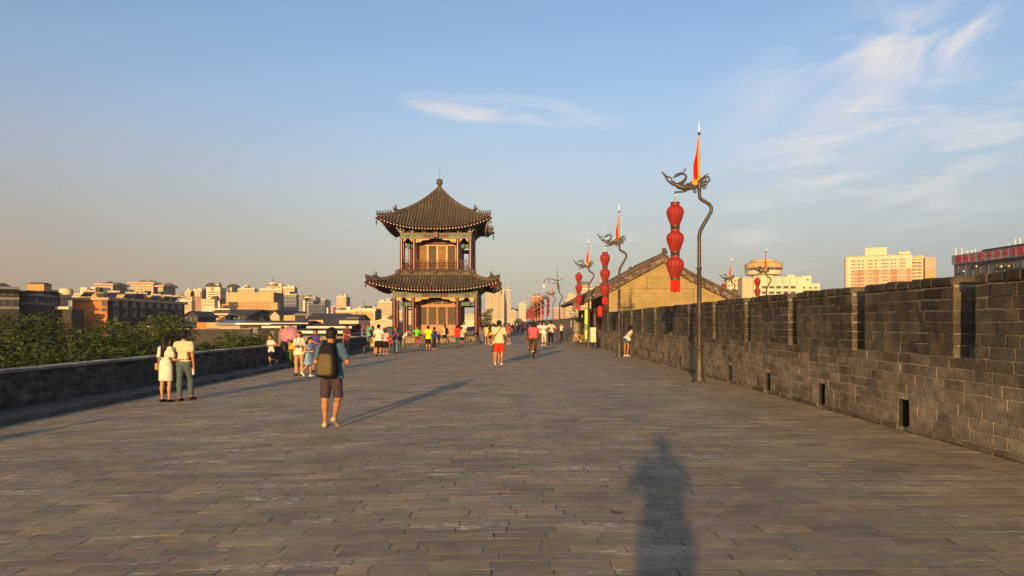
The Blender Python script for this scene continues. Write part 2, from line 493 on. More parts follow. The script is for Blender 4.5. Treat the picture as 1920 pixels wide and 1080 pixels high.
def paving_mat():
    m = bpy.data.materials.new('paving_brick'); m.use_nodes = True
    N, L = m.node_tree.nodes, m.node_tree.links
    bs = N['Principled BSDF']; bs.inputs['Specular IOR Level'].default_value = .35
    tc = N.new('ShaderNodeTexCoord')
    def noise(sc, stretch, detail=6, rough=.6):
        mp = N.new('ShaderNodeMapping'); mp.inputs['Scale'].default_value = stretch
        L.new(tc.outputs['Object'], mp.inputs['Vector'])
        n = N.new('ShaderNodeTexNoise'); n.inputs['Scale'].default_value = sc; n.inputs['Detail'].default_value = detail; n.inputs['Roughness'].default_value = rough
        L.new(mp.outputs[0], n.inputs['Vector']); return n.outputs['Fac']
    def ramp(v, a, b, c=0., d=1.):
        r = N.new('ShaderNodeMapRange'); r.inputs[1].default_value = a; r.inputs[2].default_value = b; r.inputs[3].default_value = c; r.inputs[4].default_value = d
        L.new(v, r.inputs[0]); return r.outputs[0]
    def mix(f, a, b, blend='MIX'):
        n = N.new('ShaderNodeMix'); n.data_type = 'RGBA'; n.blend_type = blend
        if isinstance(f, float): n.inputs[0].default_value = f
        else: L.new(f, n.inputs[0])
        for i, v in ((6, a), (7, b)):
            if isinstance(v, tuple): n.inputs[i].default_value = (*v, 1)
            else: L.new(v, n.inputs[i])
        return n.outputs[2]
    at_ = N.new('ShaderNodeAttribute'); at_.attribute_name = 'tone'
    cr = N.new('ShaderNodeValToRGB')
    tn = N.new('ShaderNodeMath'); tn.operation = 'MULTIPLY_ADD'; tn.inputs[1].default_value = .95; tn.inputs[2].default_value = -.38
    L.new(at_.outputs['Fac'], tn.inputs[0])
    tn2 = N.new('ShaderNodeMath'); tn2.operation = 'MULTIPLY_ADD'; tn2.inputs[1].default_value = .85; tn2.use_clamp = True
    L.new(noise(2.6, (.7, 1.5, 1), 9, .7), tn2.inputs[0]); L.new(tn.outputs[0], tn2.inputs[2]); L.new(tn2.outputs[0], cr.inputs[0])
    e = cr.color_ramp.elements
    e[0].position = 0; e[0].color = (.150, .130, .100, 1)
    e[1].position = 1; e[1].color = (.275, .215, .132, 1)
    for p, c in ((.2, (.190, .160, .112)), (.5, (.207, .172, .118)), (.8, (.230, .186, .122))):
        x = e.new(p); x.color = (*c, 1)
    c = cr.outputs[0]
    c = mix(1.0, c, ramp(noise(.8, (.8, 1.3, 1), 9, .62), .3, .7, .74, 1.24), 'MULTIPLY')
    c = mix(1.0, c, ramp(noise(9, (.6, 1.8, 1), 8, .70), .3, .7, .76, 1.22), 'MULTIPLY')
    # pale worn and chipped patches, ochre dust in places
    w = N.new('ShaderNodeMath'); w.operation = 'MULTIPLY'
    L.new(ramp(noise(1.6, (.35, 1.7, 1), 4), .565, .66), w.inputs[0]); L.new(ramp(noise(19, (.6, 1.7, 1), 4), .46, .62), w.inputs[1])
    c = mix(w.outputs[0], c, (.46, .40, .32))
    w2 = N.new('ShaderNodeMath'); w2.operation = 'MULTIPLY'
    L.new(ramp(noise(2.3, (.3, 2.6, 1), 3), .62, .72, 0, .55), w2.inputs[0]); L.new(ramp(noise(13, (.5, 2.0, 1), 4), .4, .6), w2.inputs[1])
    c = mix(w2.outputs[0], c, (.36, .26, .15))
    c = mix(1.0, c, (1.06, 1.02, .93), 'MULTIPLY')
    L.new(c, bs.inputs['Base Color'])
    L.new(ramp(noise(3, (1, 1, 1), 4), .3, .7, .55, .85), bs.inputs['Roughness'])
    bp = N.new('ShaderNodeBump'); bp.inputs['Strength'].default_value = .35; bp.inputs['Distance'].default_value = .012
    L.new(noise(38, (.6, 1.2, 1), 6, .65), bp.inputs['Height']); L.new(bp.outputs[0], bs.inputs['Normal'])
    MATS['paving_brick'] = m
    return m

PAVE = paving_mat()
WALLB = mat('old_grey_brick', (.195, .157, .108), .9, .28, 5, .15, bump=.5, bscale=30, tone=.42, stain=.5)
WALLT = mat('weathered_merlon_brick', (.142, .114, .079), .9, .4, 4, .15, col2=(.074, .060, .045), bump=.5, bscale=30, tone=.42, stain=.6)
WALLM = mat('lime_mortar', (.28, .225, .15), .95, .3, 9, .1, bump=.3)
WALLS = mat('parapet_brick', (.085, .078, .072), .9, .35, 5, .15, bump=.5, bscale=30, tone=.4, stain=.45)
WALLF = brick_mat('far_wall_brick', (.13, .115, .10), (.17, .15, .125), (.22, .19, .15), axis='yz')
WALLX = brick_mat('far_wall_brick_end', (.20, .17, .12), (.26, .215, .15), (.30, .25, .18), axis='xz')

MORT2 = mat('grimy_mortar', (.205, .165, .11), .95, .35, 9, .1, bump=.3, stain=.3)
DRAIN = mat('shade_black_drain', (.028, .023, .018), .95, .3, 9, .1)  # near-black puts the shade of the slots into the lining colour
# ---------------------------------------------------------------- walkway on the wall
XR, XL, XP = 6.2, -9.78, -10.73      # right wall face, kerb edge, left parapet face
B = Bricks()
rows = []
y = 1.2
while y < 60:
    x = XL - random.random() * .3; rh = random.choice((.158, .167, .167, .176))
    bl = .42
    while x < XR:
        L_ = bl * random.choice((1, 1, 1, 1.03, .97, .52, 1.25))
        x1 = min(x + L_, XR)
        x0 = max(x, XL)
        if x1 - x0 > .04 and not (y > 48.3 and x1 > 5.9):
            rows.append((x0 + .0035, x1 - .0035, y + .003, y + rh - .003))
        x += L_
    y += rh
B.rects(rows, (0, 0, 0), (1, 0, 0), (0, 1, 0), (0, 0, 1), p=0.0, ch=.0008, jit=.00025, tilt=.0009, back=.02, wob=.004)
def zsl(x): return np.where(x < 0, .03 * x, 0.0)
BED = Bricks()
def sheet(x0, x1, y0, y1, dz, tone=.45, bed=False):
    (BED if bed else B).quad([(x0, y0, dz), (x1, y0, dz), (x1, y1, dz), (x0, y1, dz)], tone)
sheet(XL, -.24, -8, 60.04, -.0011, .25, True); sheet(-.24, .24, -8, 60.04, -.0011, .25, True); sheet(.24, XR + .05, -8, 60.04, -.0011, .25, True)
sheet(XL, 0, 60.04, 300, -.002); sheet(0, 5.75, 60.04, 300, -.002)
sheet(-15.6, XL, 50.9, 92, -.004)
tag(BED.build('walkway_joints', mat('paving_joint_dust', (.105, .092, .072), .95, .35, 7, .1), zfun=zsl), kind='structure')
walkway = B.build('walkway', PAVE, zfun=zsl)
tag(walkway, 'grey brick paved walkway along the top of the city wall', kind='structure')

rm = brick_mat('rampart_brick', (.17, .15, .13), (.22, .195, .16), (.28, .25, .2), axis='yz')
m_ = MB()
m_.box(-11.0, 6.8, -10, 300, -12, -.45)
m_.box(-15.9, -11.0, 50.5, 92.5, -12, -.52)
m_.box(6.8, 21, 40, 84, -12, -.03)
tag(m_.build('rampart', rm), 'brick mass of the city wall under the walkway', kind='structure')
gm = mat('city_soil', (.13, .125, .10), .95, .3, .02, .1)
m_ = MB()
m_.add([(-15000, -3000, -12.004), (15000, -3000, -12.004), (15000, 25000, -12.004), (-15000, 25000, -12.004)], [(0, 1, 2, 3)])
tag(m_.build('ground', gm), kind='structure')

# ---------------------------------------------------------------- right battlement wall
GAP, PITCH, Y0, ZL, ZT = .44, 2.84, 9.55, 1.22, 2.36
wall = thing('battlement_wall', 'dark grey brick battlement wall with merlons running along the right side', 'wall', (XR, 0, 0))
YB, YE = -4.2, 48.35
holes = [(10.62 + PITCH * i, 10.90 + PITCH * i, .05, .49) for i in range(-5, 14)]
rc = courses(YB, YE, .10, (ZL - .10) / 7, 7, .46, holes=holes)
rc2 = courses(YB, YE, 0.0, .10, 1, .62, holes=holes)
def flip(r): return [(-b, -a, c, d) for a, b, c, d in r]
B = Bricks()
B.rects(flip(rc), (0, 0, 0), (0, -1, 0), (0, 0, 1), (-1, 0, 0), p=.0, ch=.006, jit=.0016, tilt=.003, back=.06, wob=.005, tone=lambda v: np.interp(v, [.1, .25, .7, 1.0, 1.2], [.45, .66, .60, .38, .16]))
B.rects(flip(rc2), (-.03, 0, 0), (0, -1, 0), (0, 0, 1), (-1, 0, 0), p=.0, ch=.008, jit=.002, tilt=.003, back=.06, wob=.005, tone=.25)
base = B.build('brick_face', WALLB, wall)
m_ = MB()                      # mortar bed with real openings for the drain slots
ys = [YB]
for h in holes: ys += [h[0], h[1]]
ys.append(YE)
for i in range(len(ys) - 1):
    solid = i % 2 == 0
    if solid:
        m_.box(.007, .62, ys[i], ys[i + 1], 0, ZL - .012)
    else:
        m_.box(.007, .62, ys[i], ys[i + 1], 0, .05); m_.box(.007, .62, ys[i], ys[i + 1], .49, ZL - .012)
        m_.box(.55, .62, ys[i], ys[i + 1], .05, .49)
m_.build('mortar_core', WALLM, wall)
TH = .55
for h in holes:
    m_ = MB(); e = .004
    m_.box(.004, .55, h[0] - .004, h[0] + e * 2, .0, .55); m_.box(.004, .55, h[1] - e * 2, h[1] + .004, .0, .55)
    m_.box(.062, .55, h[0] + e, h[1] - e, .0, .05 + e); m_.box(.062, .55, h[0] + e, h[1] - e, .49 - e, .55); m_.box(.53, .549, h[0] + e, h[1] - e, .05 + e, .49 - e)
    m_.build('drain_shade_lining', DRAIN, wall)
def merlon_mesh(first=False):
    Lm = PITCH - GAP
    B = Bricks()
    bh = (ZT - ZL) / 7
    rc = courses(0, Lm, ZL, bh, 6, .46)
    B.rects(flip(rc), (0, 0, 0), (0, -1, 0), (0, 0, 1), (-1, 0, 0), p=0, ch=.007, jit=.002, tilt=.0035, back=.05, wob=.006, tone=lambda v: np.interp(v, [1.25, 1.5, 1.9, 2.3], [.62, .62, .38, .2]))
    for yy_, U, N in ((0, (1, 0, 0), (0, -1, 0)), (Lm, (-1, 0, 0), (0, 1, 0))):
        e = [(a if U[0] > 0 else -b, b if U[0] > 0 else -a, c, d) for a, b, c, d in courses(.0, TH, ZL, bh, 6, .46, start=1)]
        B.rects(e, (0, yy_, 0), U, (0, 0, 1), N, p=0, ch=.010, jit=.004, tilt=.01, back=.05, wob=.004, tone=.6)
    face = B
    # top course: separate header bricks, each a worn block with its own height
    mb = MB()
    y = 0.0
    while y < Lm - .05:
        w = random.choice((.27, .3, .34, .24, .46))
        y2 = min(Lm, y + w)
        if Lm - y2 < .15: y2 = Lm
        z1 = ZT + random.uniform(-.018, .014)
        mb.box(-.018 + random.uniform(-.008, .006), TH + .012, y + .006, y2 - .006, ZT - bh + .008, z1, b=.028, tone=random.uniform(.1, .5))
        y = y2
    return face, mb
m_core = MB(); m_core.box(.007, TH - .007, .007, PITCH - GAP - .007, ZL - .012, ZT - .06)
kinds = []
for q in range(4):
    fb, mb = merlon_mesh()
    kinds.append((fb, mb))
protos = []
for q, (fb, mb) in enumerate(kinds):
    mer = thing('merlon', None, None)
    mer.parent = wall
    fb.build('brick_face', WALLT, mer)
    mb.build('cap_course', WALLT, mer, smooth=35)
    m_core.build('mortar_core', MORT2, mer)
    protos.append(mer)
i0 = -4
spans = list(range(i0, 14))
used = 0
for n_, i in enumerate(spans):
    y0 = Y0 + PITCH * i
    if y0 + PITCH - GAP > YE + .3: continue
    if n_ < 4: o = protos[n_]
    else: o = copy_tree(protos[(n_ * 3 + 1) % 4], wall)
    o.location = (0, y0, 0)

# wall beyond the gate house, and its end that turns towards the walkway
w2 = thing('battlement_wall', 'far stretch of battlement wall beyond the tiled house, under the row of lanterns', 'wall', (5.72, 62.0, 0))
m_ = MB()
m_.box(0, .6, .36, 238, 0, 1.15)
m_.build('wall_body', WALLF, w2)
m_ = MB(); m_.box(.02, 1.55, 0, .35, 0, 2.06); m_.box(-.03, 1.6, -.04, .39, 2.06, 2.15)
m_.build('wall_end', WALLX, w2)
m_ = MB(); m_.box(.02, .58, 0, PITCH - .3, 1.15, 2.05); m_.box(-.02, .62, 0, PITCH - .3, 2.05, 2.14)
p0 = m_.build('merlon', WALLF, w2)
for i in range(80):
    o = p0 if i == 0 else p0.copy()
    if i: COL.objects.link(o); o.parent = w2
    o.location = (0, .4 + PITCH * i, 0)
# outer parapet of the bastion
w3 = thing('battlement_wall', 'outer parapet of the bastion hidden behind the right wall', 'wall', (20.4, 36, 0))
m_ = MB(); m_.box(0, .5, 0, 48, 0, 1.7); m_.build('wall_body', WALLF, w3)

# ---------------------------------------------------------------- left parapet
pw = thing('parapet_wall', 'low grey brick parapet with pale coping along the left edge', 'wall', (XP, 0, 0))
B = Bricks()
ZK, ZC = -.15, .62
yl0, yl1 = -4.0, 50.9
rc = courses(yl0, yl1, ZK, (ZC - ZK) / 6, 6, .46)
B.rects(rc, (0, 0, 0), (0, 1, 0), (0, 0, 1), (1, 0, 0), p=0, ch=.009, jit=.004, tilt=.01, back=.05, wob=.004)
B.build('brick_face', WALLS, pw)
m_ = MB(); m_.box(-.34, -.012, yl0, yl1, -.6, ZC - .004); m_.build('mortar_core', mat('dark_mortar', (.11, .10, .085), .95, .3, 9, .1), pw)
cop = mat('coping_stone', (.21, .195, .17), .85, .25, 4, .2, bump=.4, bscale=25, tone=.15, stain=.25)
m_ = MB(); y = yl0
while y < yl1:
    y2 = min(y + random.uniform(.55, .75), yl1)
    m_.box(-.40, .06, y + .004, y2 - .004, ZC, ZC + .075 + random.uniform(-.006, .006), b=.014, tone=random.random()); y = y2
m_.build('coping', cop, pw)
kerb = mat('kerb_stone', (.115, .108, .10), .85, .25, 4, .2, bump=.4, bscale=25, tone=.2, stain=.35)
m_ = MB(); y = yl0
while y < yl1:
    y2 = min(y + random.uniform(.7, 1.0), yl1)
    m_.box(.0, .53, y + .004, y2 - .004, ZK - .3, ZK + random.uniform(-.006, .004), b=.01, tone=random.random())
    m_.box(.535, XL - XP, y + .2, y2 + .192, ZK - .3, ZK + random.uniform(-.006, .004), b=.016, tone=random.random()); y = y2
m_.build('kerb', kerb, pw)
pw2 = thing('parapet_wall', 'parapet stepping outwards round the pavilion behind the seated crowd', 'wall', (0, 0, 0))
m_ = MB(); m_.box(-15.6, -11.1, 50.9, 51.3, -.6, .6); m_.build('return_wall', WALLX, pw2)
m_ = MB(); m_.box(-15.6, -15.2, 51.31, 92, -.6, .6); m_.box(-15.58, -10.7, 92.01, 92.4, -.6, .6); m_.box(-11.1, -10.72, 92.41, 300, -.6, .6); m_.build('wall_body', WALLF, pw2)
m_ = MB(); m_.box(-15.66, -11.08, 50.86, 51.36, .602, .68); m_.box(-15.66, -15.14, 51.37, 92, .602, .68); m_.build('coping', cop, pw2)
# ---------------------------------------------------------------- two-storey pavilion
PVX, PVY, PVZ = -7.4, 71.3, gz(-7.4)
TILE = mat('grey_roof_tile', (.100, .075, .050), .8, .3, 3, .25, bump=.3, tone=.2, stain=.3)
TILED = mat('dark_pan_tile', (.05, .04, .03), .85, .3, 3, .2)
REDW = mat('dark_red_lacquer', (.085, .012, .009), .27, .2, 2, .5)
REDB = mat('red_brown_board', (.10, .022, .015), .6, .25, 3, .3)
OCHRE = mat('ochre_wood', (.29, .112, .030), .5, .25, 3, .4)
GOLD = mat('gilded_lattice', (.40, .21, .06), .45, .25, 4, .5)
LATD = mat('dark_lattice_ground', (.07, .045, .022), .6, .2, 8, .3)
GREENP = mat('painted_green', (.11, .13, .08), .6, .4, 5, .3, col2=(.05, .085, .07))
BLUEP = mat('painted_blue', (.06, .068, .11), .6, .3, 6, .3)
CREAMP = mat('painted_cream', (.36, .25, .12), .6, .3, 8, .3)
PURP = mat('painted_plaque', (.10, .03, .10), .5, .2, 6, .3)
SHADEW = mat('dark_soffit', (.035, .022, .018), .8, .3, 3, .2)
STONE = mat('platform_stone', (.23, .17, .10), .85, .25, 3, .2, bump=.3, stain=.2)
WHITEP = mat('pale_rafter_end', (.60, .58, .50), .6, .1, 5, .3)
EAVER = mat('dark_red_eave', (.062, .016, .011), .7, .25, 3, .2)
BLACKI = mat('black_iron', (.03, .026, .022), .5, .3, 5, .4)

pav = thing('pavilion', 'two-storey pavilion with grey tiled curved roofs and dark red columns', 'pavilion', (PVX, PVY, PVZ))

def roof_surface(W, Wc, wt, z_e, z_tip, z_top):
    """one side of a square hipped roof, concave in section, corners drawn out and up"""
    def hw(t): return Wc * (1 - t) + wt * t
    def P(x, t):
        h = hw(t); s = min(1.0, abs(x) / max(h, 1e-6))
        g = .55 * t + .45 * t * t
        inner = W * (1 - t) + wt * t
        y = inner + (h - inner) * s ** 3
        z = z_e + (z_top - z_e) * g + (z_tip - z_e) * s ** 2.6 * (1 - t) ** 2
        return Vector((x, -y, z))
    return hw, P

def build_roof(name, W, Wc, wt, z_e, z_tip, z_top, step=.30, nt=12):
    hw, P = roof_surface(W, Wc, wt, z_e, z_tip, z_top)
    roof = MB(); eave = MB()
    ridges = []
    for side in range(4):
        M = Matrix.Rotation(side * math.pi / 2, 3, 'Z')
        vs, fs = [], []
        ns = 24
        for i in range(nt + 1):
            t = i / nt
            for j in range(ns + 1):
                vs.append(M @ P((j / ns * 2 - 1) * hw(t), t))
        for i in range(nt):
            for j in range(ns):
                a = i * (ns + 1) + j
                fs.append((a, a + 1, a + ns + 2, a + ns + 1))
        roof.add(vs, fs, 1)
        # underside
        vs2 = [v - Vector((0, 0, .16)) for v in vs]
        eave.add(vs2, [f[::-1] for f in fs], 0)
        k = int(Wc / step)
        for q in range(-k, k + 1):
            x = q * step
            if abs(x) > Wc - .12: continue
            tm = 1.0 if abs(x) <= wt else (Wc - abs(x)) / (Wc - wt)
            n = max(3, int(11 * tm) + 2)
            pts = [M @ (P(x, tm * i / (n - 1)) + Vector((0, 0, .045))) for i in range(n)]
            roof.tube(pts, .085, 6, 0, tone=random.random())
            tip = M @ (P(x, 0) + Vector((0, -.02, .04)))
            roof.ball(tip, .10, 6, 0, tone=.6)
            # rafter and its pale end
            e = P(x, 0); w_ = P(x * .8, .0); 
            a = M @ (e + Vector((0, .14, -.20)))
            b = M @ (Vector((x * .86, e.y + 1.7, z_e + .25)))
            eave.tube([a, b], .055, 5, 1)
            eave.ball(M @ (e + Vector((0, .10, -.20))), .078, 6, 2)
        # eave board
        pts = [M @ (P(x, 0) + Vector((0, .06, -.09))) for x in np.linspace(-Wc + .05, Wc - .05, 25)]
        eave.tube(pts, .055, 4, 3, flat=.7)
    ro = roof.build(name, [TILE, TILED], pav, smooth=60)
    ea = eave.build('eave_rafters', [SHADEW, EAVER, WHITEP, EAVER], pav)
    for side in range(4):
        M = Matrix.Rotation(side * math.pi / 2, 3, 'Z')
        h = MB()
        def hip(t, dz=0.0):
            p = P(hw(t), t); p.z += dz; return M @ p
        n = 20
        pts = [hip(i / (n - 1), .14) for i in range(n)]
        h.tube(pts, [.10 if i / (n - 1) < .3 else .16 for i in range(n)], 6, 0, flat=.75)
        h.tube([p + Vector((0, 0, .14)) for p in pts[6:]], .09, 6, 0)
        # corner beam under the tip
        h.tube([hip(-.012, -.25), hip(.02, -.32), hip(.30, -.60)], [.11, .15, .15], 6, 1)
        hr = h.build('hip_ridge', [TILE, REDB], pav, smooth=50)
        bs = MB()
        d = (hip(0.02) - hip(.1)); d.z = 0; d.normalize()
        for i in range(6):                              # small beasts seated along the ridge end
            p = hip(.012 + i * .042, .20)
            bs.ball(p + Vector((0, 0, .10)), .085, 6, 0, (.8, .8, 1.4))
            bs.ball(p + d * .06 + Vector((0, 0, .25)), .06, 6)
            bs.tube([p - d * .07 + Vector((0, 0, .08)), p - d * .12 + Vector((0, 0, .24))], [.03, .015], 5)
        bs.build('ridge_beasts', BLACKT, hr, smooth=60)
        bb = MB(); p = hip(.30, .30)
        bb.tube([p - d * .3, p + Vector((0, 0, .12)), p + d * .25 + Vector((0, 0, .20))], [.16, .19, .13], 7)
        bb.tube([p + Vector((0, 0, .2)), p - d * .05 + Vector((0, 0, .50)), p + d * .10 + Vector((0, 0, .62))], [.10, .07, .03], 6)
        bb.tube([p + d * .2 + Vector((0, 0, .25)), p + d * .3 + Vector((0, 0, .42))], [.06, .02], 5)
        bb.build('horned_beast', BLACKT, hr, smooth=60)
        bl = MB(); p = hip(.0, -.48)
        bl.tube([p + Vector((0, 0, .2)), p + Vector((0, 0, -.05))], .012, 4)
        bl.lathe([(.02, 0), (.06, -.02), (.08, -.2), (.09, -.24)], 8, tuple(p + Vector((0, 0, -.04))))
        bl.tube([p + Vector((0, 0, -.28)), p + Vector((0, 0, -.42))], .012, 4)
        bl.box(p.x - .05, p.x + .05, p.y - .01, p.y + .01, p.z - .56, p.z - .42)
        bl.build('wind_bell', BLACKI, pav)
    return hw, P

BLACKT = mat('weathered_beast_tile', (.06, .052, .045), .8, .3, 6, .2)
ZB = -PVZ   # local heights are measured from the paving under the pavilion
m_ = MB()
m_.box(-4.75, 4.75, -4.75, 4.75, -.1, .50, b=.03); m_.box(-4.85, 4.85, -4.85, 4.85, .50, .58, b=.02)
m_.build('platform', STONE, pav)
m_ = MB()
for i in range(3): m_.box(-1.3, 1.3, -4.86 - .32 * (3 - i), -4.85, 0 - .05, .14 * (i + 1), b=.015)
m_.build('step', STONE, pav)
def z(a): return a + ZB          # world height -> local
HL, HI, HU = 4.03, 2.17, 3.42
# lower storey columns
def column(x, y, z0, z1, r):
    c = MB(); c.lathe([(r * 1.5, 0), (r * 1.6, .08), (r * 1.35, .2), (r * 1.04, .21), (r, 1.2), (r * .95, z1 - z0)], 14, (0, 0, 0))
    return c
ccache = {}
def put_col(x, y, z0, z1, r):
    key = (round(z1 - z0, 2), r)
    if key not in ccache:
        ccache[key] = column(0, 0, z0, z1, r).build('column', REDW, pav, (x, y, z0), smooth=40)
    else:
        o = ccache[key].copy(); COL.objects.link(o); o.parent = pav; o.location = (x, y, z0)
for sx in (-1, 1):
    for sy in (-1, 1):
        put_col(sx * HL, sy * HL, .58, z(4.25), .20)
        put_col(sx * HI, sy * HL, .58, z(4.25), .19)
        put_col(sx * HL, sy * HI, .58, z(4.25), .19)
        put_col(sx * HI, sy * HI, .58, z(4.25), .22)
        put_col(sx * HU, sy * HU, z(6.87), z(10.25), .17)
        put_col(sx * HI, sy * HU, z(6.87), z(10.25), .16)
        put_col(sx * HU, sy * HI, z(6.87), z(10.25), .16)

def painted_beam(h, z0, z1, yoff):
    """architrave round the storey with painted panels standing 6 mm proud of the ground colour"""
    b = MB()
    for side in range(4):
        M = Matrix.Rotation(side * math.pi / 2, 4, 'Z')
        hh = h + .12 if side % 2 == 0 else h - .17
        b.box(-hh, hh, -h - .16, -h + .16, z0, z1, 0, M=M)
        zm = (z0 + z1) / 2
        segs = [(-h, -HI, 3), (-HI, HI, 5), (HI, h, 3)]
        for a0, a1, n in segs:
            w = (a1 - a0) / n
            for i in range(n):
                c = 1 if (i == n // 2) else (2 if i % 2 == 0 else 3)
                b.box(a0 + w * i + .05, a0 + w * (i + 1) - .05, -h - .168, -h - .16, z0 + .07, zm + .06, c, M=M)
                b.box(a0 + w * i + .05, a0 + w * (i + 1) - .05, -h - .168, -h - .16, zm + .12, z1 - .05, 2 if c == 1 else 1 if i % 2 else 0, M=M)
        b.box(-hh, hh, -h - .19, -h - .16, z1 - .045, z1, 4, M=M)
        b.box(-hh, hh, -h - .185, -h - .16, z0, z0 + .04, 4, M=M)
    return b.build('architrave', [GREENP, BLUEP, GREENL, REDB, CREAMP], pav)
GREENL = mat('painted_pale_green', (.125, .135, .09), .6, .3, 5, .3)
painted_beam(HL, z(4.18), z(4.72), 0)
painted_beam(HU, z(10.07), z(10.6), 0)

def spandrels(h, zt, mid, mat_):
    s = MB()
    for side in range(4):
        M = Matrix.Rotation(side * math.pi / 2, 4, 'Z')
        def pr(poly, y0, y1):
            n = len(poly)
            vs = [M @ Vector((p[0], y0, p[1])) for p in poly] + [M @ Vector((p[0], y1, p[1])) for p in poly]
            s.add(vs, [(i, (i + 1) % n, n + (i + 1) % n, n + i) for i in range(n)] + [tuple(range(n))[::-1], tuple(range(n, 2 * n))])
        for sg in (-1, 1):
            pr([(sg * (HI - .18), zt), (sg * .55, zt), (sg * .75, zt - .14), (sg * 1.35, zt - .18), (sg * 1.5, zt - .34), (sg * (HI - .18), zt - .42)], -h - .05, -h + .05)
            a, b = HI + .18, h - .2; c = (a + b) / 2
            pr([(sg * a, zt), (sg * (c - .15), zt), (sg * (c - .25), zt - .2), (sg * a, zt - .36)], -h - .05, -h + .05)
            pr([(sg * b, zt), (sg * (c + .15), zt), (sg * (c + .25), zt - .2), (sg * b, zt - .36)], -h - .05, -h + .05)
    return s.build('spandrel_bracket', mat_, pav)
spandrels(HL, z(4.175), 0, CREAMP); spandrels(HU, z(10.065), 0, CREAMP)
# inner tie beams in the side bays
m_ = MB()
for h, zt in ((HL, z(3.75)), (HU, z(9.55))):
    for side in range(4):
        M = Matrix.Rotation(side * math.pi / 2, 4, 'Z')
        for sg in (-1, 1):
            a, b = sorted((sg * (HI + .17), sg * (h - .18)))
            m_ = MB(); m_.box(a, b, -h + .15 - .1 + .55, -h + .15 + .1 + .55, zt - .38, zt, M=M); m_.build('tie_beam', GREENP, pav)


# bracket sets under the eaves
def brackets(h, z0, z1, n, out):
    b = MB()
    for side in range(4):
        M = Matrix.Rotation(side * math.pi / 2, 4, 'Z')
        for i in range(n):
            x = -h + 2 * h * i / (n - 1)
            if side % 2 and i in (0, n - 1): continue
            dz = (z1 - z0) / 3
            for k in range(3):
                w = .22 + .20 * k
                b.box(x - w, x + w, -h - .16 - .16 * k, -h + .05 - .10 * k, z0 + dz * k + .02, z0 + dz * k + dz * .62, k % 2, b=.02, M=M)
                b.box(x - .07, x + .07, -h - .34 - out * k, -h + .1, z0 + dz * k + .03, z0 + dz * (k + 1) - .05, 2, M=M)
                for sg in (-1, 1):
                    b.box(x + sg * w - .08, x + sg * w + .08, -h - .2 - .16 * k, -h + .02 - .1 * k, z0 + dz * k + dz * .62 + .003, z0 + dz * (k + 1), 2, M=M)
        b.box(-h + .1, h - .1, -h + .06, -h + .12, z0, z1 + .3, 3, M=M)
    return b.build('bracket_sets', [GREENL, BLUEP, CREAMP, SHADEW], pav)
brackets(HU, z(10.61), z(11.35), 7, .22)
brackets(HL, z(4.73), z(5.2), 7, .16)

build_roof('lower_roof', 5.75, 6.38, 3.62, z(5.02), z(5.84), z(6.42), nt=8)
hw_u, P_u = build_roof('upper_roof', 4.95, 5.5, .22, z(11.05), z(12.05), z(15.4))
m_ = MB(); m_.box(-3.72, 3.72, -3.72, 3.72, z(6.36), z(6.80), b=.05); m_.box(-3.80, 3.80, -3.80, 3.80, z(6.80), z(6.90), b=.03)
for sx in (-1, 1):
    for q in (-2.4, 0, 2.4):
        m_.ball((q, sx * 3.8, z(6.75)), .13, 8, 0, (1.6, 1, .9)); m_.ball((sx * 3.8, q, z(6.75)), .13, 8, 0, (1, 1.6, .9))
    for sy in (-1, 1): m_.ball((sx * 3.72, sy * 3.72, z(6.72)), .3, 8, 0, (1, 1, .9))
m_.build('roof_top_ridge', TILE, pav, smooth=40)
m_ = MB()
m_.lathe([(.36, 0), (.36, .12), (.22, .16), (.27, .3), (.21, .36), (.25, .48), (.19, .54), (.22, .66), (.17, .72), (.24, .8), (.33, .92), (.35, 1.08), (.30, 1.24), (.18, 1.36), (.12, 1.40)], 16, (0, 0, z(15.3)))
m_.build('finial', TILE, pav, smooth=40)
m_ = MB(); m_.tube([(0, 0, z(16.7)), (0, 0, z(17.75))], [.022, .01], 5)
m_.lathe([(.30, -.02), (.31, 0), (.30, .02)], 12, (0, 0, z(16.62)))
m_.build('lightning_rod', BLACKI, pav)

# floor of the gallery and ceiling
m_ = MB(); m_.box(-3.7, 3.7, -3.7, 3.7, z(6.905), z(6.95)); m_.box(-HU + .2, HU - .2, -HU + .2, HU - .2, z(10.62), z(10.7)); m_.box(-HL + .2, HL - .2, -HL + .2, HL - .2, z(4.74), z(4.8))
m_.build('gallery_floor', SHADEW, pav)

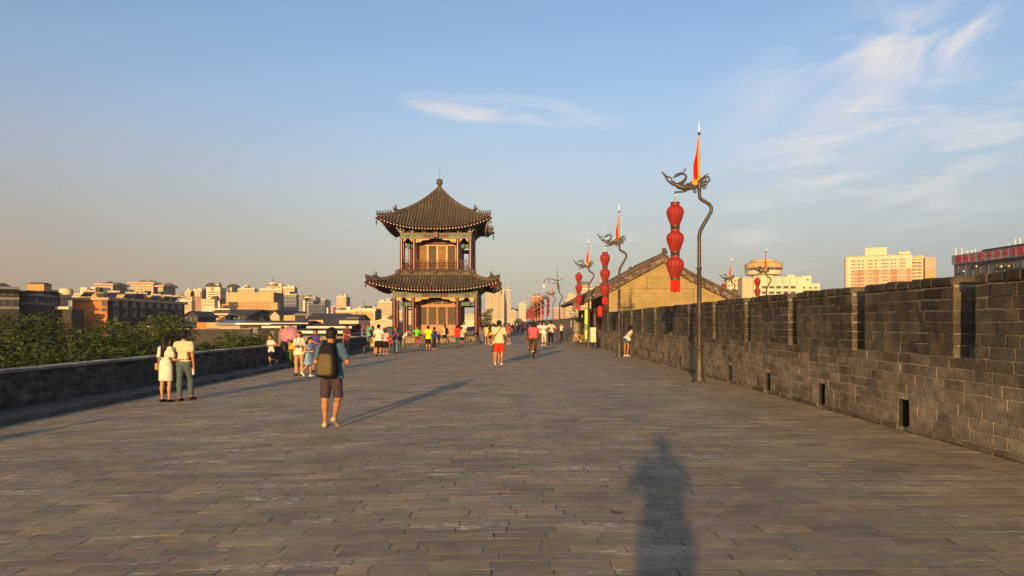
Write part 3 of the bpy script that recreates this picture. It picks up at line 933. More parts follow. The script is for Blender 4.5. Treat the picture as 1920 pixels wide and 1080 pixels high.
# core room: door leaves with lattice below, lattice screen above
def door_leaf(w, zb, zt, solid):
    """one leaf: frame, lower board, lattice of crossing bars over a darker ground"""
    d = MB()
    d.box(-w / 2, w / 2, -.02, .03, zb, zt, 1)
    f = .075
    d.box(-w / 2, -w / 2 + f, -.06, -.02, zb, zt, 0); d.box(w / 2 - f, w / 2, -.06, -.02, zb, zt, 0)
    d.box(-w / 2 + f, w / 2 - f, -.06, -.02, zt - f, zt, 0); d.box(-w / 2 + f, w / 2 - f, -.06, -.02, zb, zb + f, 0)
    zs = zb + (zt - zb) * solid
    if solid > .05:
        d.box(-w / 2 + f, w / 2 - f, -.06, -.02, zs - f * .6, zs + f * .6, 0)
        d.box(-w / 2 + f, w / 2 - f, -.045, -.02, zb + f, zs - f * .6, 2)
        d.box(-w / 2 + .17, w / 2 - .17, -.058, -.045, zb + .2, zs - .2, 0)
        zs += f * .6
    else: zs = zb + f
    x0, x1, z0, z1 = -w / 2 + f, w / 2 - f, zs, zt - f
    st = .135
    c = x0 - (z1 - z0)
    while c < x1:
        for sg in (1, -1):
            # line x = c + (z - z0) clipped to the panel, and its mirror image
            a0 = max(z0, z0 + (x0 - c)); a1 = min(z1, z0 + (x1 - c))
            if a1 - a0 > .03:
                p, q = (c + a0 - z0, a0), (c + a1 - z0, a1)
                if sg < 0: p, q = (x0 + x1 - p[0], p[1]), (x0 + x1 - q[0], q[1])
                yb = -.036 if sg > 0 else -.030
                b_m = 3
                d.tube([(p[0], yb, p[1]), (q[0], yb, q[1])], .019, 4, b_m, cap=False)
        c += st
    return d
for lev, (zb, zt, hf, solid, mats_) in enumerate(((.60, z(3.35), 2.18, .36, (OCHRE, LATD, OCHRE, mat('dull_lattice_bar', (.13, .085, .045), .6, .2, 6, .3))), (z(6.96), z(9.55), 2.12, .0, (GOLD, LATD, GOLD, GOLD)))):
    inset = HI + .05
    m_ = MB()
    top = z(4.17) if lev == 0 else z(10.06)
    for side in range(4):
        M = Matrix.Rotation(side * math.pi / 2, 4, 'Z')
        m_.box(-HI - .1, -1.93, -inset - .06, -inset + .06, zb, top, 0, M=M); m_.box(1.93, HI + .1, -inset - .06, -inset + .06, zb, top, 0, M=M)
        m_.box(-1.93, 1.93, -inset - .07, -inset + .06, zt, zt + .14, 1 if lev == 0 else 0, M=M)
        if lev == 0:
            m_.box(-1.93, 1.93, -inset - .05, -inset + .05, zt + .14, zt + .62, 1, M=M)
            for q in (-1.0, 0, 1.0): m_.box(q - .42, q + .42, -inset - .065, -inset - .05, zt + .22, zt + .54, 2, M=M)
            m_.box(-1.93, 1.93, -inset - .05, -inset + .05, zt + .62, top, 0, M=M)
        else:
            m_.box(-1.93, 1.93, -inset - .05, -inset + .05, zt + .14, top, 0, M=M)
    m_.build('core_wall', [REDB, OCHRE, LATD], pav)
    leaf = None; odd = None
    for side in range(4):
        for i in range(4):
            a = side * math.pi / 2
            x = -1.93 + .965 * (i + .5)
            p = Matrix.Rotation(a, 3, 'Z') @ Vector((x, -inset, 0))
            if leaf is None:
                leaf = door_leaf(.955, zb, zt, solid).build('door_leaf' if lev == 0 else 'lattice_screen', list(mats_), pav)
                o = leaf
            else:
                o = leaf.copy(); COL.objects.link(o); o.parent = pav
                if lev == 1 and i % 2:
                    if odd is None:
                        odd = leaf.data.copy(); odd.materials[3] = MATS['dull_lattice_bar']; 
                    o.data = odd
            o.location = p; o.rotation_euler = (0, 0, a)

# balustrade of the upper gallery
def balustrade(x0, x1):
    b = MB()
    zb, zt = z(6.97), z(7.92)
    for a in (zt, zt - .22, zb + .1): b.box(x0, x1, -.035, .035, a - .035, a + .035)
    n = max(2, int(round((x1 - x0) / .24)))
    for i in range(1, n): 
        xx = x0 + (x1 - x0) * i / n
        b.box(xx - .018, xx + .018, -.02, .02, zb + .13, zt - .25)
    for fz in (.33, .66):
        a = zb + .13 + (zt - .25 - zb - .13) * fz
        b.box(x0, x1, -.017, .017, a - .018, a + .018)
    for i in range(0, n, 2):
        xx = x0 + (x1 - x0) * (i + .5) / n
        b.box(xx - .03, xx + .03, -.02, .02, zt - .18, zt - .036)
    return b
for side in range(4):
    a = side * math.pi / 2
    for (x0, x1) in ((-HU + .16, -HI - .15), (-HI + .15, HI - .15), (HI + .15, HU - .16)):
        p = Matrix.Rotation(a, 3, 'Z') @ Vector((0, -HU, 0))
        balustrade(x0, x1).build('balustrade', REDB, pav, tuple(p), rz=a)
m_ = MB(); m_.box(-.27, .27, -HU - .42, -HU - .32, z(10.12), z(11.0), 0, b=.02); m_.box(-.2, .2, -HU - .428, -HU - .42, z(10.2), z(10.92), 1)
m_.build('name_plaque', [REDB, PURP], pav)

# ---------------------------------------------------------------- tiled house with a brick gable on the bastion
hx, hy = 10.95, 49.3
house = thing('tiled_house', 'tiled house whose tan brick gable rises behind the right battlement wall', 'house', (hx, hy, 0))
GBR = brick_mat('tan_gable_brick', (.295, .205, .080), (.35, .245, .10), (.20, .14, .058), .36, .10, 'xz', .012, stain=.25)
BARGE = mat('bargeboard', (.085, .048, .034), .7, .45, 2.5, .25, stain=.4)
BARGE2 = mat('bargeboard_carving', (.26, .20, .14), .7, .3, 9, .25)
LEN = 11.0
# roof line in local x/z (front view)
def k_(px, py): return (PX(px, hy) - hx, PZ(py, hy))
left = [k_(1072, 568), k_(1107, 549), k_(1145, 531), k_(1182, 510), k_(1220, 490), k_(1243, 477)]
right = [k_(1243, 477), k_(1264, 494), k_(1290, 510), k_(1318, 524), k_(1353, 541), k_(1386, 556)]
line = left + right[1:]
def lower(pts, d): return [(p[0], p[1] - d) for p in pts]
m_ = MB()
gl = lower(left, .62); gr = lower(right, .62)
def interp(pts, x):
    for (a, b), (c, d) in zip(pts, pts[1:]):
        if a <= x <= c: return b + (d - b) * (x - a) / (c - a)
    return pts[0][1] if x < pts[0][0] else pts[-1][1]
xl, xr = PX(1142, hy) - hx, PX(1372, hy) - hx
tri = lower(line, .50)
poly = [(xl, -.02)] + [(xl, interp(tri, xl))] + [p for p in tri if xl < p[0] < xr] + [(xr, interp(tri, xr)), (xr, -.02)]
m_.prism(poly[::-1], 0, LEN, 'y')
m_.build('brick_walls', GBR, house)
m_ = MB()   # raised frame lines on the gable
fx0, fx1, ft = PX(1184, hy) - hx, PX(1300, hy) - hx, PZ(541, hy)
fb = .9
for (a, b, c, d) in ((fx0 - .05, fx0, fb, ft), (fx1, fx1 + .05, fb, ft), (fx0 - .05, fx1 + .05, ft, ft + .05)):
    m_.box(a, b, -.022, -.0, c, d)
m_.box(xl, fx0 - .051, -.022, 0, PZ(577, hy), PZ(577, hy) + .05); 
m_.box(PX(1213, hy) - hx, PX(1255, hy) - hx, -.022, 0, PZ(520, hy), PZ(520, hy) + .05)
m_.box(PX(1213, hy) - hx, PX(1213, hy) - hx + .05, -.024, 0, ft + .051, PZ(520, hy))
m_.build('gable_moulding', mat('gable_moulding', (.17, .12, .055), .8, .2, 5, .2), house)
# bargeboards with carved ornament
for pts in (left, right):
    b = MB()
    top_, bot_ = lower(pts, .06), lower(pts, .58)
    for i in range(len(pts) - 1):
        q = [top_[i], top_[i + 1], bot_[i + 1], bot_[i]]
        b.prism(q, -.30, -.06, 'y', 0)
        st = [lower([q[0]], .03)[0], lower([q[1]], .03)[0], lower([q[1]], .08)[0], lower([q[0]], .08)[0]]
        b.prism(st, -.315, -.30, 'y', 0)
        for _ in range(16):
            f = random.random(); x = q[0][0] + (q[1][0] - q[0][0]) * f
            zz = q[0][1] + (q[1][1] - q[0][1]) * f - random.uniform(.16, .5)
            w, h = random.uniform(.03, .14), random.uniform(.015, .05)
            sl = (q[1][1] - q[0][1]) / (q[1][0] - q[0][0])
            b.prism([(x - w, zz - w * sl - h), (x + w, zz + w * sl - h), (x + w * .6, zz + w * .6 * sl + h), (x - w * .8, zz - w * .8 * sl + h * .4)], -.312, -.30, 'y', 1)
    b.build('bargeboard', [BARGE, BARGE2], house)
# roof: tile rows run down the slope, cover-tile tubes
rf = MB()
ov0, ov1 = -.34, LEN + .3
for pts in (left, right):
    for i in range(len(pts) - 1):
        (a, b), (c, d) = pts[i], pts[i + 1]
        rf.prism([(a, b), (c, d), (c, d - .058), (a, b - .058)], ov0, ov1, 'y', 1)
    y = ov0 + .06
    while y < ov1:
        rf.tube([(p[0], y, p[1] + .03) for p in pts], .075, 6, 0, tone=random.random()); y += .25
pk = line[5]
rf.box(pk[0] - .14, pk[0] + .14, ov0 + .1, ov1 - .1, pk[1] - .05, pk[1] + .10, 0, b=.04)
rf.build('tiled_roof', [TILE, TILED], house, smooth=50)
m_ = MB()
m_.prism([(pk[0] - .22, pk[1] + .02), (pk[0] + .26, pk[1] + .02), (pk[0] + .2, pk[1] + .22), (pk[0] + .15, pk[1] + .42), (pk[0] - .10, pk[1] + .42), (pk[0] - .1, pk[1] + .22)], ov0 - .02, ov0 + .16, 'y')
m_.prism([(pk[0] + .02, pk[1] + .2), (pk[0] + .30, pk[1] + .12), (pk[0] + .22, pk[1] + .28)], ov0 + .01, ov0 + .12, 'y')
m_.build('ridge_ornament', BLACKT, house)
lx, lz = k_(1181, 509)
m_ = MB(); m_.box(lx - .1, lx + .1, ov0 + .0, ov0 + .3, lz - .05, lz + .32, b=.03); m_.build('hip_ornament', BLACKT, house)
# veranda: posts, beam, dark shopfront
px0, px1 = left[0][0] + .62, xl
for yy_ in (.2, 3.8, 7.4, 10.8):
    c = MB(); c.lathe([(.22, 0), (.22, .12), (.15, .14), (.14, 2.75)], 12)
    c.build('veranda_post', mat('dark_post', (.05, .03, .024), .5, .3, 3, .4), house, (xl - 1.0, yy_, 0), smooth=40)
m_ = MB(); m_.box(xl - 1.12, xl - .88, -.1, LEN, 2.42, 2.74); m_.box(xl - 1.3, xl - .05, .05, .2, 2.5, 2.75)
for i in range(12): m_.tube([(left[0][0] + .08, i * .95, left[0][1] - .12), (xl, i * .95, interp(left, xl) - .22)], .05, 5)
m_.build('veranda_beam', SHADEW, house)
m_ = MB(); m_.box(xl - .04, xl - .003, .3, LEN, .4, 2.9); m_.box(xl - .09, xl - .041, .3, LEN, .05, .9)
for i in range(8): m_.box(xl - .1, xl - .042, .3 + i * 1.4, .42 + i * 1.4, .95, 2.9)
m_.build('shopfront', REDB, house)
CLOTHY = mat('yellow_green_banner', (.55, .52, .10), .8, .2, 2, .2, col2=(.25, .45, .10))
b = thing('hanging_banner', 'narrow yellow and green vertical banner under the veranda of the tiled house', 'banner', (PX(1099, hy - 1.2), hy - 1.2, 0))
m_ = MB()
for i in range(14):
    z0_, z1_ = .55 + i * .15, .55 + (i + 1) * .15
    m_.box(-.10, .10, -.02 + .008 * math.sin(i), .0 + .008 * math.sin(i), z0_, z1_, 1 if i in (4, 5, 6) else 0)
m_.build('banner_cloth', [CLOTHY, mat('green_cloth', (.12, .25, .05), .8)], b)
m_ = MB(); m_.tube([(-.12, .03, .0), (-.12, .03, 2.7)], .018, 6); m_.tube([(-.18, 0, 2.68), (.18, 0, 2.68)], .015, 6); m_.tube([(-.18, 0, .53), (.18, 0, .53)], .015, 6); m_.build('banner_rod', BLACKI, b)
REDC = mat('red_cloth', (.62, .025, .02), .7, .15, 3, .3, trans=.25)
b = thing('hanging_lantern', 'bright red cylindrical lantern hanging under the veranda eave', 'lantern', (PX(1125, 48.9), 48.9, 0))
m_ = MB(); m_.lathe([(.05, 2.9), (.17, 2.86), (.20, 2.8), (.20, 2.22), (.17, 2.16), (.06, 2.14)], 16, ripple=.06, nr=16); m_.build('lantern_body', REDC, b, smooth=40)
m_ = MB(); m_.tube([(0, 0, 2.9), (0, 0, 3.3)], .008, 4); m_.build('cord', BLACKI, b)
# ---------------------------------------------------------------- lantern lamp posts
IRON = mat('bronze_painted_iron', (.052, .04, .03), .5, .35, 8, .45, metal=.25, bump=.15)
LREDS = mat('lantern_red_silk', (.27, .019, .013), .62, .25, 5, .3, trans=.08, stain=.3)
LREDD = mat('lantern_dark_band', (.13, .012, .012), .6, .2, 6, .3)
LCAP = mat('lantern_collar', (.07, .03, .022), .5, .2, 6, .3)
FRED = mat('flag_red', (.62, .012, .015), .75, .12, 3, .2, trans=.3)
FYEL = mat('flag_yellow', (.75, .42, .02), .75, .12, 3, .2, trans=.3)
STEEL = mat('pale_steel', (.55, .55, .55), .35, .1, 5, .5, metal=.6)

def spiral(c, r, turns, n, a0, sg=1, shrink=.85):
    return [(c[0] + r * (1 - shrink * i / n) * math.cos(a0 + sg * turns * 2 * math.pi * i / n), 0, c[1] + r * (1 - shrink * i / n) * math.sin(a0 + sg * turns * 2 * math.pi * i / n)) for i in range(n + 1)]

def lamp_parts(root):
    b = MB()
    b.box(-.19, .19, -.19, .19, 0, .05, b=.01)
    b.lathe([(.165, .05), (.15, .09), (.155, .14), (.12, .2), (.11, .6), (.10, .95), (.115, .98), (.115, 1.03), (.085, 1.06)], 16)
    b.build('base', IRON, root, smooth=40)
    b = MB()
    b.lathe([(.075, 1.0), (.07, 1.9), (.085, 1.93), (.085, 1.98), (.066, 2.0), (.06, 3.2), (.075, 3.22), (.075, 3.26), (.055, 3.28), (.05, 4.0)], 14)
    b.build('pole', IRON, root, smooth=40)
    # S-bend at the top
    b = MB()
    pts = [(0, 0, 3.98), (0, 0, 4.15), (.03, 0, 4.30), (.12, 0, 4.48), (.24, 0, 4.68), (.335, 0, 4.85), (.345, 0, 4.96), (.30, 0, 5.05), (.20, 0, 5.12), (.09, 0, 5.18), (.03, 0, 5.23), (.01, 0, 5.3), (.01, 0, 5.62)]
    b.tube(pts, [.055] * 4 + [.052] * 9, 10)
    b.build('bent_neck', IRON, root, smooth=60)
    # bird-shaped bracket: x towards the lantern is negative
    b = MB()
    b.tube([(0, 0, 5.42), (-.2, 0, 5.36), (-.45, 0, 5.33), (-.68, 0, 5.40), (-.86, 0, 5.50)], [.05, .075, .10, .10, .03], 10, flat=.7)      # body
    b.tube([(-.66, 0, 5.44), (-.55, 0, 5.52), (-.46, 0, 5.62), (-.43, 0, 5.72), (-.49, 0, 5.80), (-.60, 0, 5.82), (-.74, 0, 5.76), (-.86, 0, 5.68)], [.085, .06, .045, .042, .04, .045, .055, .02], 8)  # neck and head
    b.tube([(-.56, 0, 5.83), (-.52, 0, 5.88), (-.46, 0, 5.96), (-.44, 0, 5.99)], [.02, .018, .022, .012], 6)    # crest
    b.tube([(-.80, 0, 5.52), (-.92, 0, 5.58), (-.90, 0, 5.66), (-1.02, 0, 5.70), (-1.12, 0, 5.74), (-1.18, 0, 5.82), (-1.24, 0, 5.88)], [.03, .026, .02, .03, .034, .03, .015], 7)   # leaf held in the beak
    b.tube([(-.72, 0, 5.42), (-.88, 0, 5.46), (-1.0, 0, 5.55), (-1.08, 0, 5.64), (-1.12, 0, 5.72)], [.05, .042, .035, .03, .02], 7)
    b.tube([(-.40, 0, 5.31), (-.44, 0, 5.24), (-.52, 0, 5.21), (-.70, 0, 5.20), (-.79, 0, 5.20), (-.795, 0, 5.12)], [.05, .04, .032, .03, .035, .03], 8)          # leg to the hook
    b.tube([(-.45, 0, 5.46), (-.30, 0, 5.48), (-.18, 0, 5.58), (-.10, 0, 5.62), (-.02, 0, 5.58)], [.03, .035, .03, .03, .02], 7)
    b.tube([(-.40, 0, 5.42), (-.22, 0, 5.44), (-.08, 0, 5.52), (0.0, 0, 5.60)], [.025, .03, .025, .02], 7)
    b.tube(spiral((-.09, 5.60), .085, 1.1, 14, -1.5, -1), .022, 6)
    b.tube(spiral((-.13, 5.22), .075, 1.2, 14, 1.2, 1), .022, 6)
    b.tube([(.0, 0, 5.50), (.10, 0, 5.62), (.22, 0, 5.70)] + spiral((.25, 5.60), .115, 1.0, 14, 1.6, -1), [.05, .04, .035] + [.032] * 10 + [.02] * 5, 8)
    b.tube([(.0, 0, 5.44), (.10, 0, 5.50), (.17, 0, 5.56)] + spiral((.20, 5.48), .08, 1.1, 12, 1.8, -1), [.045, .035, .03] + [.026] * 13, 7)
    b.tube([(.0, 0, 5.36), (.09, 0, 5.40), (.14, 0, 5.44)] + spiral((.15, 5.36), .075, 1.1, 12, 1.6, -1), [.045, .03, .028] + [.024] * 13, 7)
    b.tube([(.06, 0, 5.62), (.18, 0, 5.74), (.28, 0, 5.80), (.32, 0, 5.80)], [.03, .022, .016, .01], 6)
    b.lathe([(.05, 5.2), (.075, 5.3), (.085, 5.42), (.07, 5.55), (.05, 5.66)], 10)
    b.v = [(x * .86, y, 5.60 + (z_ - 5.42) * .85) for x, y, z_ in b.v]
    b.build('bird_bracket', IRON, root, smooth=60)
    b = MB(); b.tube([(0, 0, 5.6), (0, 0, 7.05)], [.018, .014], 7); b.ball((0, 0, 7.08), .045, 10); b.build('flag_staff', IRON, root, smooth=60)
    b = MB(); b.lathe([(.022, 7.11), (.026, 7.2), (.012, 7.33), (.003, 7.47)], 8); b.build('spear_tip', STEEL, root, smooth=60)

def lantern_string(root):
    """three pleated lanterns, each with its collars; origin at the hook"""
    b = MB(); b.tube([(0, 0, .02), (.0, 0, -.06)], .008, 5)
    for q in range(4): b.lathe([(.022, -.05 - q * .045), (.028, -.07 - q * .045), (.022, -.09 - q * .045)], 8)
    b.tube([(0, 0, -.2), (0, 0, -.3)], .006, 5); b.build('chain', STEEL, root)
    z0 = -.28
    for i in range(3):
        L = MB()
        n = 48
        prof = [(.125, -.0), (.125, -.11), (.15, -.122), (.218, -.185), (.248, -.27), (.248, -.33), (.228, -.43), (.192, -.55), (.152, -.67), (.128, -.735)]
        vs, fs, mi = [], [], []
        for r, zz in prof:
            for k in range(n):
                a = 2 * math.pi * k / n
                pl = abs(math.sin(8 * a))                       # sixteen pleats
                rr = r * (1 - .075 * (1 - pl) ** 2 * (1 if r > .13 else .3))
                vs.append((rr * math.cos(a), rr * math.sin(a), zz))
        for p in range(len(prof) - 1):
            for k in range(n):
                k2 = (k + 1) % n
                L_m = 1 if (p == 0) else 0
                fs.append((p * n + k, (p + 1) * n + k, (p + 1) * n + k2, p * n + k2)); mi.append(L_m)
        L.v = vs; L.f = fs; L.m = mi; L.t = [.5] * len(vs)
        for k in range(16):
            a = 2 * math.pi * (k) / 16
            L.tube([((r - .004) * math.cos(a), (r - .004) * math.sin(a), zz) for r, zz in prof[2:]], .0045, 4, 1)
        lo = L.build('lantern', [LREDS, LREDN], root, (0, 0, z0), smooth=40)
        c = MB(); c.lathe([(.128, .012), (.134, .0), (.134, -.022), (.128, -.03)], 24); c.lathe([(.128, -.10), (.134, -.105), (.128, -.12)], 24)
        c.build('collar', LCAP, lo, smooth=40); c = MB(); c.lathe([(.125, -.725), (.134, -.73), (.134, -.80), (.120, -.81)], 24)
        c.build('collar', LCAP, lo, smooth=40)
        z0 -= .845
    t = MB()
    for k in range(30):
        a = 2 * math.pi * k / 30; r = .118
        t.tube([(r * math.cos(a), r * math.sin(a), z0 + .05), (r * 1.05 * math.cos(a), r * 1.05 * math.sin(a), z0 - .33 + random.uniform(-.03, .02))], .014, 4)
    t.build('tassel', FRINGE, root)
LREDN = mat('lantern_neck_red', (.24, .02, .016), .6, .2, 5, .3)
FRINGE = mat('red_fringe', (.48, .018, .012), .7, .2, 9, .2)

def flag_mesh(root, swing):
    """a long pennant hanging limp along its staff, yellow border, folded"""
    H, n = 1.22, 12
    red, yel = MB(), MB()
    def fold(t):
        w = .06 + .30 * t ** 1.1
        q = .035 * math.sin(t * 9) * t; q2 = .03 * math.sin(t * 6 + 2) * t
        return [(.0, .0), (-w * .42 + q2, -.05 * t + q), (-w * .62 + q, .03 * t - q2), (-w * .25 + .02 - q, .07 * t + q2), (w * .06 + q2, .03 * t)]
    for i in range(n):
        t0, t1 = i / n, (i + 1) / n
        a, b = fold(t0), fold(t1)
        for j in range(4):
            za = 6.92 - H * t0 - (.10 * t0 if j in (1, 2) else 0); zb = 6.92 - H * t1 - (.10 * t1 if j in (1, 2) else 0)
            q = [(a[j][0], a[j][1], za), (b[j][0], b[j][1], zb), (b[j + 1][0], b[j + 1][1], zb), (a[j + 1][0], a[j + 1][1], za)]
            mb = yel if (j == 0 and i < 99 and False) or i >= n - 1 or j == 2 else red
            mb.add(q + [(p[0], p[1] + .006, p[2]) for p in q], [(0, 1, 2, 3), (7, 6, 5, 4), (0, 4, 5, 1), (1, 5, 6, 2), (2, 6, 7, 3), (3, 7, 4, 0)])
    # hanging points of the hem
    for x, w, d in ((-.06, .10, .30), (-.16, .08, .22)):
        yel.add([(x - w, -.03, 7.0 - H - .02), (x + w, -.02, 7.0 - H - .02), (x + .03, -.03, 7.0 - H - d), (x - w, -.022, 7.0 - H - .02), (x + w, -.012, 7.0 - H - .02), (x + .03, -.022, 7.0 - H - d)], [(0, 2, 1), (3, 4, 5), (0, 3, 5, 2), (1, 2, 5, 4), (0, 1, 4, 3)])
    yel.tube([(.0, -.012, 7.0), (-.03, -.03, 6.4), (-.02, -.04, 5.75)], [.016, .03, .03], 5)
    red.build('pennant', FRED, root); yel.build('yellow_border', FYEL, root)

ORD = ['second', 'third', 'fourth', 'fifth', 'sixth', 'seventh', 'eighth', 'ninth', 'tenth']
order = ['nearest', 'second nearest', 'third nearest']
spots = []          # (x, y, z)
spots.append((PX(1311, 19.4), 19.4, 0)); spots.append((PX(1161, 33.0), 33.0, 0)); spots.append((PX(1104, 46.6), 46.6, 0))
spots.append((PX(1037, 93), 93, 0)); 
for i in range(9): spots.append((5.7, 106.3 + 13.6 * i, 0))
spots.append((PX(1371, 60), 60, 0)); spots.append((PX(1437, 51.6), 51.6, 0))
post_lab = ['nearest bronze lamp post with a bird bracket, standing by the right wall', 'second bronze lamp post from the camera, beside the woman leaning at the wall', 'third bronze lamp post from the camera, in front of the tiled house eave',
            'slim bronze lamp post just left of the curled street lamp, first of the far row']
for i in range(9): post_lab.append('far bronze lamp post, %s in the receding row before the far wall' % ORD[i])
post_lab += ['bronze lamp post rising behind the right slope of the tiled house roof', 'bronze lamp post rising behind the right wall before the hotel with the drum top']
def relab(s, what): return what + ' ' + s
lantern_lab = ['string of three red pleated lanterns on the nearest lamp post', 'string of three red lanterns on the second lamp post, left of the gable', 'three red lanterns on the third lamp post, at the house roof corner',
               'nearest red lantern string of the far row, beside the curled street lamp']
for i in range(9): lantern_lab.append('red lantern string, %s from the tiled house in the far receding row' % ORD[i])
lantern_lab += ['red lantern string hidden behind the tiled house roof', 'red lantern string above the right wall before the hotel with the drum top']
flag_lab = ['limp red and yellow pennant on the nearest lamp post', 'limp red and yellow pennant on the second lamp post', 'limp red and yellow pennant on the third lamp post', 'limp red pennant on the first lamp post of the far row']
for i in range(9): flag_lab.append('small red pennant on the lamp post %s in the far row' % ORD[i])
flag_lab += ['red pennant above the right slope of the tiled house roof', 'orange-red pennant before the hotel with the drum top']
lp = thing('lamp_post', post_lab[0], 'lamp post', spots[0], 0, 'bronze lamp posts along the wall'); lamp_parts(lp)
lsx, lsz = -.795 * .86, 5.36
ls = thing('lantern_string', lantern_lab[0], 'lantern', (spots[0][0] + lsx, spots[0][1], lsz), 0, 'red lantern strings on the lamp posts'); lantern_string(ls); ls.scale = (.99, .99, .88)
fl = thing('pennant_flag', flag_lab[0], 'flag', spots[0], 0, 'pennants on the lamp posts'); flag_mesh(fl, 0)
for i, s in enumerate(spots[1:], 1):
    dup(lp, s, 0, post_lab[i])
    dup(ls, (s[0] + lsx, s[1], lsz), random.uniform(0, 1), lantern_lab[i])
    dup(fl, s, random.uniform(-.5, .5), flag_lab[i])

# curled street lamps
def street_lamp(root):
    b = MB(); b.lathe([(.13, 0), (.13, .3), (.06, .45), (.055, 2.3), (.05, 3.2)], 12); b.build('pole', IRON, root, smooth=40)
    b = MB(); b.tube([(0, 0, 3.18), (0, 0, 3.35), (.08, 0, 3.55), (.24, 0, 3.9), (.25, 0, 4.0), (.16, 0, 4.14), (.06, 0, 4.25), (-.04, 0, 4.4), (-.08, 0, 4.7)], [.05, .05, .048, .045, .045, .045, .045, .05, .07], 9)
    b.tube([(-.08, 0, 4.65), (-.12, 0, 5.0), (-.16, 0, 5.35)], [.085, .10, .05], 9); b.tube([(-.16, 0, 5.3), (-.2, 0, 6.0), (-.22, 0, 6.6)], [.03, .02, .006], 6)
    b.build('bent_neck', IRON, root, smooth=60)
    b = MB(); b.tube([(.25, 0, 5.52), (.1, 0, 5.45), (-.15, 0, 5.40), (-.4, 0, 5.45), (-.75, 0, 5.55), (-1.05, 0, 5.56), (-1.25, 0, 5.46), (-1.35, 0, 5.3), (-1.36, 0, 5.1)], [.02, .03, .04, .035, .033, .033, .033, .033, .03], 8)
    b.tube(spiral((-.5, 5.22), .14, 1.3, 18, 1.6, -1), .02, 6); b.tube(spiral((-.86, 5.30), .13, 1.3, 18, 1.6, 1), .02, 6); b.tube(spiral((-.24, 5.14), .1, 1.2, 14, 1.6, -1), .018, 6)
    b.build('scroll_arm', IRON, root, smooth=60)
    b = MB(); b.lathe([(.03, 5.12), (.09, 5.04), (.11, 4.9), (.10, 4.78), (.04, 4.70), (.02, 4.66)], 12, (-1.36, 0, 0)); b.build('lamp_shade', WHITEP, root, smooth=60)
sl = thing('street_lamp', 'tall curled iron street lamp with a white shade before the far wall', 'street lamp', (PX(1049, 60), 60, 0)); street_lamp(sl)
dup(sl, (PX(1006, 128), 128, 0), 0, 'small far curled street lamp rising over the distant lantern row')
# ---------------------------------------------------------------- the city on both sides of the wall
GZ = -12.0
C_CREAM = mat('cream_render', (.50, .39, .24), .85, .1, .08, .2, stain=.12)
C_CREAM2 = mat('pale_cream_render', (.60, .49, .33), .85, .08, .08, .2, stain=.1)
C_TAN = mat('tan_render', (.46, .30, .13), .85, .1, .08, .2, stain=.12)
C_ORANGE = mat('orange_brick_render', (.50, .165, .04), .85, .12, .25, .2, stain=.15)
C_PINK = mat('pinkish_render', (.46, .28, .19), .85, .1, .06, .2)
C_GREY = mat('grey_blue_and_shade_render', (.10, .105, .13), .85, .12, .06, .2)  # grey-blue walls, also shade painted on fronts and turned-away sides
C_SLATE = mat('slate_and_shade_wall', (.045, .043, .045), .85, .25, .3, .2, stain=.2)  # slate walls, also dark colour standing for blocks and sides in shade
C_DARK = mat('dark_brick_and_shade_wall', (.05, .042, .036), .85, .3, .3, .2, stain=.3)  # dark brick, also the painted shade on the orange block's flank
C_WHITE = mat('white_trim', (.62, .52, .38), .8, .1, .3, .2)
C_ROOF = mat('dark_tiled_roof', (.06, .055, .052), .85, .3, .5, .2, stain=.2)
C_ROOFT = mat('brown_tiled_roof', (.15, .10, .065), .85, .3, .5, .2)
C_RED = mat('red_brown_wall', (.33, .16, .10), .85, .15, .1, .2)
C_GLASS = mat('dark_window_glass', (.06, .06, .065), .25, .2, .2, .5)
C_GLASSL = mat('shaded_window', (.085, .058, .034), .5, .2, .2, .4)
C_FRAME = mat('window_frame', (.38, .30, .20), .7, .1, .5, .3)
C_FRAMED = mat('grey_window_frame', (.12, .12, .125), .7, .1, .5, .3)
C_BAND = mat('grey_floor_band', (.17, .155, .14), .8, .15, .5, .2)
C_TANK = mat('dark_water_tank', (.035, .03, .03), .6, .2, 1, .3)
C_SOLAR = mat('blue_solar_tubes', (.03, .035, .07), .3, .3, 3, .6)

def window_unit(glass, frame, nm=2):
    """a unit window: frame border, mullions and a pane set back in it (1 m x 1 m, facing -y)"""
    b = MB()
    b.box(-.5, .5, -.02, .02, 0, 1, 0)
    e = .07
    b.box(-.5, .5, -.06, -.02, 0, e, 1); b.box(-.5, .5, -.06, -.02, 1 - e, 1, 1)
    b.box(-.5, -.5 + e, -.06, -.02, e, 1 - e, 1); b.box(.5 - e, .5, -.06, -.02, e, 1 - e, 1)
    for i in range(1, nm):
        x = -.5 + i / nm
        b.box(x - .025, x + .025, -.05, -.02, e, 1 - e, 1)
    me = b.build('window', [glass, frame])
    d = me.data; bpy.data.objects.remove(me)
    return d
WIN = {'dark': window_unit(C_GLASS, C_FRAME), 'soft': window_unit(C_GLASSL, C_CREAM, 1), 'grey': window_unit(C_GLASS, C_FRAMED), 'band': window_unit(C_GLASSL, C_CREAM2, 5), 'red': window_unit(C_GLASSL, C_PINK, 1)}

def window(parent, kind, x, y, z, w, h, rz=0.0, name='window'):
    o = bpy.data.objects.new(name, WIN[kind]); COL.objects.link(o); o.parent = parent
    o.location = (x, y, z); o.scale = (w, 1, h); o.rotation_euler = (0, 0, rz)
    return o

